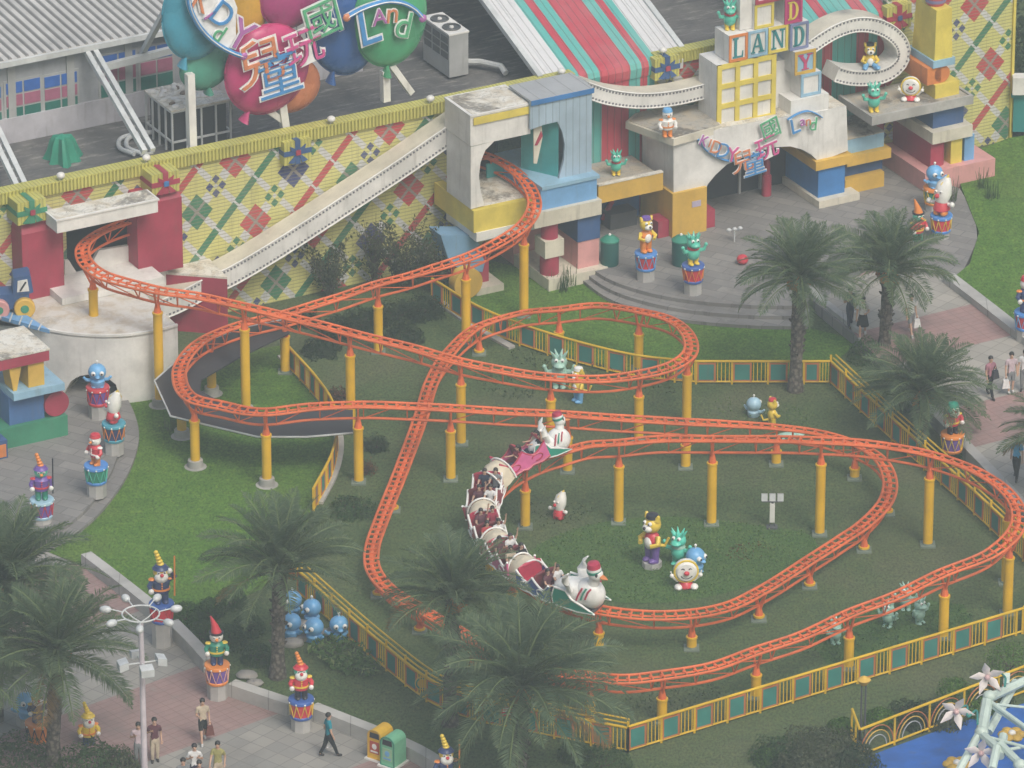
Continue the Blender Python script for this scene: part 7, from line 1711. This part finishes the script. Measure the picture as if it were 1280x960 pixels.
# ground-cover beds
def bed(name, px, m, dens, size, hgt, bump=.12):
    P = [G(x, y) for x, y in px]; P = spline(P, .3, True); xs = [p.x for p in P]; ys = [p.y for p in P]; r_ = np.random.default_rng(len(px) + int(xs[0] * 10) % 97)
    A = np.array([(p.x, p.y) for p in P]); n = int((max(xs) - min(xs)) * (max(ys) - min(ys)) * dens); q = np.stack([r_.uniform(min(xs), max(xs), n), r_.uniform(min(ys), max(ys), n)], 1)
    ins = np.zeros(n, bool); j = len(A) - 1
    for i in range(len(A)):
        c = ((A[i, 1] > q[:, 1]) != (A[j, 1] > q[:, 1])) & (q[:, 0] < (A[j, 0] - A[i, 0]) * (q[:, 1] - A[i, 1]) / (A[j, 1] - A[i, 1] + 1e-12) + A[i, 0]); ins ^= c; j = i
    q = q[ins]; z = hgt * (.5 + .5 * np.sin(q[:, 0] * 2.1 + 1) * np.sin(q[:, 1] * 1.7)) * .6 + r_.uniform(0, hgt * .5, len(q))
    Pp = np.concatenate([q, z[:, None] + .03], 1); Q = leaf_cloud(len(Pp), lambda n_, s_: Pp, size, r_)
    link_mesh(name, leaf_mesh(name, m, Q), None, 'stuff'); return P
BED1 = [(655, 700), (700, 668), (760, 652), (840, 646), (930, 655), (1010, 668), (1022, 690), (985, 716), (920, 738), (850, 752), (780, 754), (720, 742)]
bed('clover_bed', BED1, L_CLOV, 60, .09, .07)
MB().sheet([(p.x, p.y, .008) for p in spline([G(a, b) for a, b in BED1], .4, True)]).build('clover_ground', M_BED, kind='structure')
MB().sheet([tuple(G(a, b, .0085)) for a, b in ((1010, 800), (1040, 775), (1100, 755), (1160, 750), (1205, 756), (1218, 785), (1190, 815), (1110, 832), (1040, 836))]).build('clover_ground', M_BED, kind='structure')
BED2 = [(1000, 820), (1030, 785), (1090, 768), (1150, 760), (1200, 762), (1215, 790), (1180, 812), (1110, 830), (1045, 838)]
bed('groundcover_bed', BED2, L_HEDGE, 60, .12, .35)
bed('groundcover_bed', [(592, 480), (620, 470), (665, 472), (690, 490), (670, 502), (620, 504)], L_DARK, 60, .12, .45)
bed('groundcover_bed', [(640, 640), (700, 632), (740, 640), (735, 655), (690, 664), (645, 660)], L_DARK, 45, .11, .25)
bed('hosta_bed', [(385, 815), (410, 800), (440, 806), (476, 835), (470, 848), (440, 848), (400, 830)], L_HOSTA, 90, .26, .35)
bed('groundcover_bed', [(790, 868), (860, 850), (900, 868), (890, 890), (830, 900), (785, 890)], L_DARK, 45, .12, .35)
bed('groundcover_bed', [(870, 500), (930, 502), (1000, 512), (1030, 530), (960, 545), (880, 530)], L_CLOV, 30, .1, .12)
bed('groundcover_bed', [(560, 740), (600, 730), (640, 770), (620, 800), (570, 780)], L_HEDGE, 45, .13, .3)
bed('groundcover_bed', [(640, 440), (700, 455), (780, 470), (860, 486), (840, 496), (740, 484), (650, 462)], L_DARK, 40, .12, .35)
bed('red_flower_bed', [(905, 690), (940, 682), (965, 690), (950, 702), (915, 702)], L_RED, 60, .1, .2)
# ---------------------------------------------------------------- street furniture
POLE = paint('lilac_grey_pole', (.55, .50, .54), dirt=.1); LGL = gloss('lamp_glass', (.5, .52, .53), .3)
zl_ = 6.6
def lamp_base():
    return G(182, 1010)
p = lamp_base(); r = thing('street_lamp', 'tall lilac lamp post with a ring of seven white lanterns and four floodlights', 'street lamp', p)
h = HT(p, 778); o = MB(); o.lathe([(.2, 0), (.2, .3), (.11, .34), (.10, h * .5), (.08, h)], 12); o.build('pole', POLE, r)
o = MB(); o.tube([(.62 * cos(a), .62 * sin(a), h + .32) for a in np.linspace(0, 2 * pi, 28)[:-1]], .03, 8, closed=True)
for k in range(3): a = k * pi / 1.5 + .6; o.tube([(0, 0, h), (.3 * cos(a), .3 * sin(a), h + .12), (.62 * cos(a), .62 * sin(a), h + .32)], .022, 6)
o.build('ring', STEEL, r)
for k in range(7):
    a = k * 2 * pi / 7 + .25; c = Vector((1.2 * cos(a), 1.2 * sin(a), h + .36)); o = MB(); o.tube([(.6 * cos(a), .6 * sin(a), h + .32), (1.0 * cos(a), 1.0 * sin(a), h + .38)], .022, 6); b = o.build('arm', STEEL, r)
    o = MB(); o.ell(tuple(c), (.21, .14, .13), 0, 14, Matrix.Rotation(a, 4, 'Z')); o.build('lantern', LGL, b)
for k in range(4):
    a = k * pi / 2 + .3; z = h - 1.5; o = MB(); o.tube([(0, 0, z), (.62 * cos(a), .62 * sin(a), z)], .03, 6); b = o.build('flood_arm', STEEL, r)
    o = MB(); M = Matrix.Rotation(a, 4, 'Z'); o.box(-.05, .26, -.22, .22, -.14, .12); o.v = [tuple(M @ Vector((x + .55, y, zz_ - .25 * x)) + Vector((0, 0, z + .05))) for x, y, zz_ in o.v]; o.build('floodlight', LGL, b)
p = G(1078, 928); r = thing('lantern_post', 'dark twin-pole post with a yellow lantern behind the thicket', 'lamp post', p); h = HT(p, 856)
o = MB()
for x in (-.07, .07): o.tube([(x, 0, 0), (x, 0, h)], .035, 6)
o.build('twin_pole', DGREY, r); o = MB(); o.lathe([(.1, h), (.2, h + .12), (.24, h + .2), (.1, h + .3), (.02, h + .34)], 14); o.build('lantern', OCH, r)
o = MB(); o.lathe([(.2, 0), (.2, .08)], 10); o.build('foot', DGREY, r)
p = G(965, 660); r = thing('floodlight_post', 'white post with three square floodlights on the ride lawn', 'floodlight', p); o = MB(); o.box(-.09, .09, -.06, .06, .25, 1.0); o.build('post', WHITE, r)
o = MB(); o.box(-.2, .2, -.15, .15, 0, .08); o.bar((-.1, 0, .08), (-.05, 0, .3), .04); o.bar((.1, 0, .08), (.05, 0, .3), .04); o.build('foot', DGREY, r)
o = MB(); o.bar((-.36, 0, 1.08), (.36, 0, 1.08), .06); o.bar((0, 0, 1.0), (0, 0, 1.1), .08); o.build('crossbar', DGREY, r)
for k in (-1, 0, 1):
    o = MB(); o.add([(k * .29 - .11, -.05, 1.1), (k * .29 + .11, -.05, 1.1), (k * .29 + .11, .14, 1.1), (k * .29 - .11, .14, 1.1), (k * .29 - .11, .0, 1.36), (k * .29 + .11, .0, 1.36), (k * .29 + .11, .2, 1.3), (k * .29 - .11, .2, 1.3)], [(0, 3, 2, 1), (4, 5, 6, 7), (0, 1, 5, 4), (1, 2, 6, 5), (2, 3, 7, 6), (3, 0, 4, 7)]); o.build('floodlight', LGL, r)
# litter bins
def bin_(lab, px, py, col, dcol, rot, label_m):
    p = G(px, py); r = thing('litter_bin', lab, 'litter bin', p, rot)
    o = MB(); P = [(-.27, .08), (.27, .08), (.27, .95)] + [(.27 * cos(a), .95 + .22 * sin(a)) for a in np.linspace(.15, pi - .15, 8)] + [(-.27, .95)]
    o.prismY(P, -.36, .36); b = o.build('bin_body', col, r)
    o = MB(); o.tube([(x, -.37, z) for x, z in P], .025, 5, closed=True, ref=(0, 1, 0)); o.build('edging', dcol, b)
    o = MB(); o.prismY([(-.2, .86), (.2, .86), (.18, 1.06), (-.18, 1.06)], -.375, -.362); o.build('opening', SBK, b)
    o = MB(); o.prismY([(-.19, .28), (.19, .28), (.19, .74), (-.19, .74)], -.376, -.362); lb_ = o.build('notice', label_m[0], b)
    o = MB(); o.ell((0, -.378, .55), (.1, .008, .11), 0, 10); o.box(-.15, .15, -.384, -.377, .33, .39); o.build('notice_mark', label_m[1], lb_)
    o = MB(); o.box(-.36, .36, -.46, .42, 0, .078); o.build('base_slab', WHITE, r)
bin_('yellow arched litter bin beside the green one on the lower promenade', 476, 946, paint('bin_yellow', (.70, .42, .03), dirt=.1), OCH, -.6, (paint('red_notice', (.5, .09, .06), dirt=0), SW))
bin_('pale green arched litter bin beside the yellow one on the lower promenade', 492, 955, paint('bin_green', (.20, .52, .32), dirt=.1), SGD, -.6, (paint('pale_notice', (.35, .55, .35), dirt=0), SB))
def round_bin(lab, px, py, z):
    r = thing('round_bin', lab, 'litter bin', G(px, py, z)); o = MB(); o.lathe([(.34, 0), (.36, .05), (.36, .95), (.34, 1.0)], 18); o.build('bin_body', paint('bottle_green', (.02, .11, .10)), r)
    o = MB(); o.lathe([(.38, 1.0), (.38, 1.05), (.2, 1.2), (.02, 1.24)], 18); o.build('lid', SGD, r); o = MB(); o.ell((0, 0, 1.26), .06, 0, 8); o.build('knob', SW, r)
round_bin('dark green round bin beside the pink block', 762, 330, .45); round_bin('dark green round bin behind the green dragon drum', 851, 330, .45)
p = G(928, 330, .45); r = thing('red_lantern', 'small red round lantern beside the tall palm on the plaza', 'lantern', p); o = MB(); o.ell((0, 0, .2), (.24, .24, .2), 0, 14); o.build('globe', SR, r)
p = G(918, 302, .45); r = thing('spotlight_cluster', 'small white spotlights on a stalk left of the tall palm crown', 'spotlight', p); o = MB(); o.tube([(0, 0, 0), (0, 0, .45)], .03, 6); o.build('stalk', STEEL, r); o = MB(); [o.ell((x, 0, .5 + .04 * k), (.1, .08, .08), 0, 10) for k, x in enumerate((-.22, 0, .22))]; o.bar((-.22, 0, .47), (.22, 0, .55), .03); o.build('spot_heads', LGL, r)
# notice on the triple-rail fence
p = G(635, 912); r = thing('warning_notice', 'small red and white notice on the fence by the largest palm', 'notice', p); o = MB(); o.box(-.22, .22, -.06, -.04, .55, .9); o.build('plate', SR, r)
o = MB(); [o.box(-.17, .17, -.066, -.0605, .62 + .1 * k, .67 + .1 * k) for k in range(3)]; o.build('plate_lines', SW, r)
r = thing('zodiac_plate', 'round yellow emblem plate on the fence right of the blue birds', 'plate', G(528, 868)); o = MB(); o.lathe([(.26, 0), (.26, .04)], 18, (0, -.1, .5), 0, True, Matrix.Rotation(pi / 2, 3, 'X')); o.build('disc', OCH, r); o = MB(); o.tube([(.2 * cos(a), -.15, .5 + .2 * sin(a)) for a in np.linspace(0, 2 * pi, 18)[:-1]], .03, 5, closed=True, ref=(0, 1, 0)); o.build('ring', SGD, r)
# teal bin and machine beyond the right end of the facade
r = thing('teal_container', 'teal container beyond the right end of the facade', 'container', G(1276, 168)); o = MB(); o.box(-.4, 1.6, -.8, .8, .45, 2.0); o.box(-.5, 1.7, -.9, .9, 2.0, 2.12); o.build('container_body', paint('teal_plastic', (.04, .27, .26)), r)
r = thing('wall_unit', 'small white unit on the right end of the facade', 'unit', FW(31.8, .1, 2.2)); o = MB(); o.box(-.1, .45, -.45, .1, 0, .75); o.build('unit_body', WHITE, r)
shrub('dark tree mass beyond the right end of the facade', 1305, 120, 3.2, 4.6, L_DARK, 2600, .3, .4, 0, .25, .5, 'tree', 'tree')
# ---------------------------------------------------------------- flower ride and its blue floor
o = MB(); o.prism([tuple(G(x, y))[:2] for x, y in ((1072, 952), (1110, 938), (1200, 905), (1290, 878), (1500, 860), (1500, 1150), (1000, 1150))], -.1, .06); o.build('ride_floor', paint('blue_ride_floor', (.03, .13, .44), dirt=.35, var=.25, streak=False), kind='structure')
def openfence(lab, px, h=1.1):
    P = [G(x, y) for x, y in px]; r = thing('fence', lab, 'fence', P[0]); ORG[r.name] = tuple(P[0]); up = Vector((0, 0, 1))
    for z, w_ in ((h, .05), (.12, .04)):
        o = MB(); o.tube([q + up * z for q in P], w_, 8); o.build('rail', FENY, r)
    L = (P[-1] - P[0]).length; n = int(L / 1.5)
    for i in range(n + 1):
        q = P[0].lerp(P[-1], i / n); o = MB(); o.bar(q, q + up * h, .07); o.build('post', FENY, r)
        if i < n:
            t = (P[-1] - P[0]).normalized() * L / n
            for m, k in ((FENO, .95), (OCH, .75), (GREY, .55)):
                o = MB(); o.tube([q + t * (.5 - .5 * k * cos(a)) + up * (.14 + .9 * k * sin(a)) for a in np.linspace(0, pi, 14)], .022, 5); o.build('rainbow_arc', m, r)
openfence('yellow fence with rainbow arcs along the blue floor', [(1074, 948), (1290, 864)])
r = thing('fence', 'short yellow end fence at the corner of the blue floor', 'fence', G(1074, 948)); o = MB(); d = G(1058, 905) - G(1074, 948)
for z in (1.1, .12): o.tube([(0, 0, z), (d.x * .6, d.y * .6, z)], .05, 8)
for k in (0, .3, .6): o.bar((d.x * k, d.y * k, 0), (d.x * k, d.y * k, 1.1), .07)
o.build('rail', FENY, r)
MINT = paint('mint_metal', (.52, .62, .56), rough=.35, dirt=.2); PETAL = gloss('petal_white', (.68, .62, .60), .4); TEALM = paint('teal_stem', (.04, .25, .22), dirt=.1)
base_p = G(1330, 985); fr = thing('flower_ride', 'mint green swing ride with white flowers on curling stems, bottom right corner', 'fairground ride', base_p); ORG[fr.name] = tuple(base_p)
def rp(px, py, z): return G(px, py, z)
Z0 = 3.4
o = MB(); o.lathe([(.5, 0), (.45, .3), (.3, .5), (.28, 3.0), (.5, 3.2), (.5, 3.6)], 18, tuple(base_p)); o.build('centre_column', MINT, fr)
nodes = dict(A=(1237, 872), B=(1229, 915), Cn=(1270, 960), D=(1262, 850), E=(1290, 836))
def rod(a, za, c, zc, w_, nm='arm', m=MINT):
    o = MB(); o.tube([rp(*a, za), rp(*c, zc)], w_, 8); return o.build(nm, m, fr)
rod((1237, 872), 3.3, (1300, 842), 3.3, .16); rod((1234, 876), 3.2, (1227, 915), 2.9, .2); rod((1224, 917), 2.9, (1196, 968), 2.0, .14); rod((1270, 852), 3.2, (1236, 915), 2.3, .15)
rod((1236, 876), 3.2, (1290, 915), 3.2, .08); rod((1240, 884), 3.1, (1300, 925), 3.0, .05, 'stay'); rod((1240, 880), 3.2, (1300, 886), 3.2, .05, 'stay')
rod((1226, 917), 2.9, (1246, 934), 2.9, .15); rod((1246, 934), 2.9, (1240, 962), 2.6, .15); rod((1230, 920), 2.9, (1285, 935), 2.9, .06, 'stay'); rod((1250, 930), 2.9, (1278, 958), 2.7, .14); rod((1255, 938), 2.8, (1300, 930), 2.9, .06, 'stay'); rod((1254, 920), 2.8, (1250, 945), 2.7, .16)
for c, z in (((1237, 870), 3.35), ((1227, 915), 2.95), ((1275, 956), 2.75)):
    o = MB(); o.ell(tuple(rp(*c, z)), (.24, .22, .2), 0, 14); o.build('hub', MINT, fr)
o = MB(); o.bar(rp(1258, 856, 3.3), rp(1259, 843, 3.5), .2); o.build('lug', MINT, fr)
def flower(px, py, z, stem, tilt):
    c = rp(px, py, z); o = MB(); o.tube(spline([rp(x, y, z - .05) for x, y in stem], .1), .04, 6); s = o.build('flower_stem', TEALM, fr)
    fl = MB()
    for k in range(5):
        a = 2 * pi * k / 5 + tilt; d = Vector((cos(a), -.25, sin(a))); pts = [c, c + d * .3, c + d * .62 + Vector((0, -.1, 0))]; fl.tube(pts, [.06, .15, .015], 8, flat=.25, ref=(0, 1, 0))
    f = fl.build('flower', PETAL, s); o = MB(); o.ell(tuple(c + Vector((0, -.12, 0))), .1, 0, 10); o.build('flower_eye', paint('flower_pink', (.6, .4, .4)), f)
flower(1234, 845, 3.9, ((1238, 845), (1248, 840), (1256, 846), (1256, 858)), .5); flower(1195, 888, 3.5, ((1199, 885), (1208, 882), (1210, 896), (1220, 888), (1222, 905)), 1.2); flower(1226, 940, 2.6, ((1224, 935), (1216, 930), (1216, 922), (1226, 918)), .2)
o = MB()
for x, y, z in ((1196, 955, .5), (1265, 918, .8)):
    c = rp(x, y, z)
    for k in range(6): a = 2 * pi * k / 6; o.ell((c.x + .3 * cos(a), c.y + .3 * sin(a), c.z), (.2, .2, .12), 0, 10)
    o.ell((c.x, c.y, c.z + .05), (.14, .14, .12), 1, 10)
o.build('flower_seat', [OCH, SW], fr)
# ---------------------------------------------------------------- light, air, camera
sc = bpy.context.scene
w = bpy.data.worlds.new('World'); sc.world = w; w.use_nodes = True
SUN_EL, SUN_AZ = radians(52), radians(150)          # azimuth clockwise from +Y
nt = w.node_tree; bg = nt.nodes['Background']; sk = nt.nodes.new('ShaderNodeTexSky'); sk.sky_type = 'NISHITA'; sk.sun_disc = False
sk.sun_elevation = SUN_EL; sk.sun_rotation = SUN_AZ; sk.air_density = 1.6; sk.dust_density = 6.0; sk.ozone_density = 1.0
nt.links.new(sk.outputs[0], bg.inputs[0]); bg.inputs[1].default_value = .12
sl = bpy.data.lights.new('sun', 'SUN'); sl.energy = 1.5; sl.angle = radians(22); sl.color = (.975, .985, .95)
so = bpy.data.objects.new('sun', sl); C.objects.link(so)
d = Vector((sin(SUN_AZ) * cos(SUN_EL), cos(SUN_AZ) * cos(SUN_EL), sin(SUN_EL))); so.rotation_euler = d.to_track_quat('Z', 'Y').to_euler(); so.location = (60, -60, 150)
HAZE = True
if HAZE:
    o = MB(); o.box(-440, 440, -440, 440, -1.5, 135)
    hm = bpy.data.materials.new('pale_haze'); hm.use_nodes = True; n = hm.node_tree.nodes
    for q in list(n):
        if q.type == 'BSDF_PRINCIPLED': n.remove(q)
    pv = n.new('ShaderNodeVolumePrincipled'); pv.inputs['Color'].default_value = (.80, .90, .98, 1); pv.inputs['Density'].default_value = .00064; pv.inputs['Anisotropy'].default_value = 0.0
    hm.node_tree.links.new(pv.outputs[0], n['Material Output'].inputs['Volume'])
    hz = o.build('haze', hm, kind='stuff'); hz.display_type = 'WIRE'
cam = bpy.data.cameras.new('camera'); co_ = bpy.data.objects.new('camera', cam); C.objects.link(co_)
co_.location = (0, -CAM_D, CAM_H); co_.rotation_euler = (pi / 2 - PITCH, 0, 0)
cam.sensor_width = 36; cam.lens = F / 1280 * 36; cam.clip_start = 1; cam.clip_end = 3000
sc.camera = co_
sc.view_settings.view_transform = 'Standard'; sc.view_settings.look = 'None'; sc.view_settings.gamma = 1; sc.view_settings.exposure = 0.22
sc.render.engine = 'CYCLES'; sc.cycles.use_denoising = True; sc.cycles.max_bounces = 5; sc.cycles.volume_bounces = 1; sc.cycles.diffuse_bounces = 4; sc.cycles.transparent_max_bounces = 8
try: sc.cycles.denoiser = 'OPENIMAGEDENOISE'; sc.cycles.denoising_input_passes = 'RGB_ALBEDO_NORMAL'
except Exception: pass
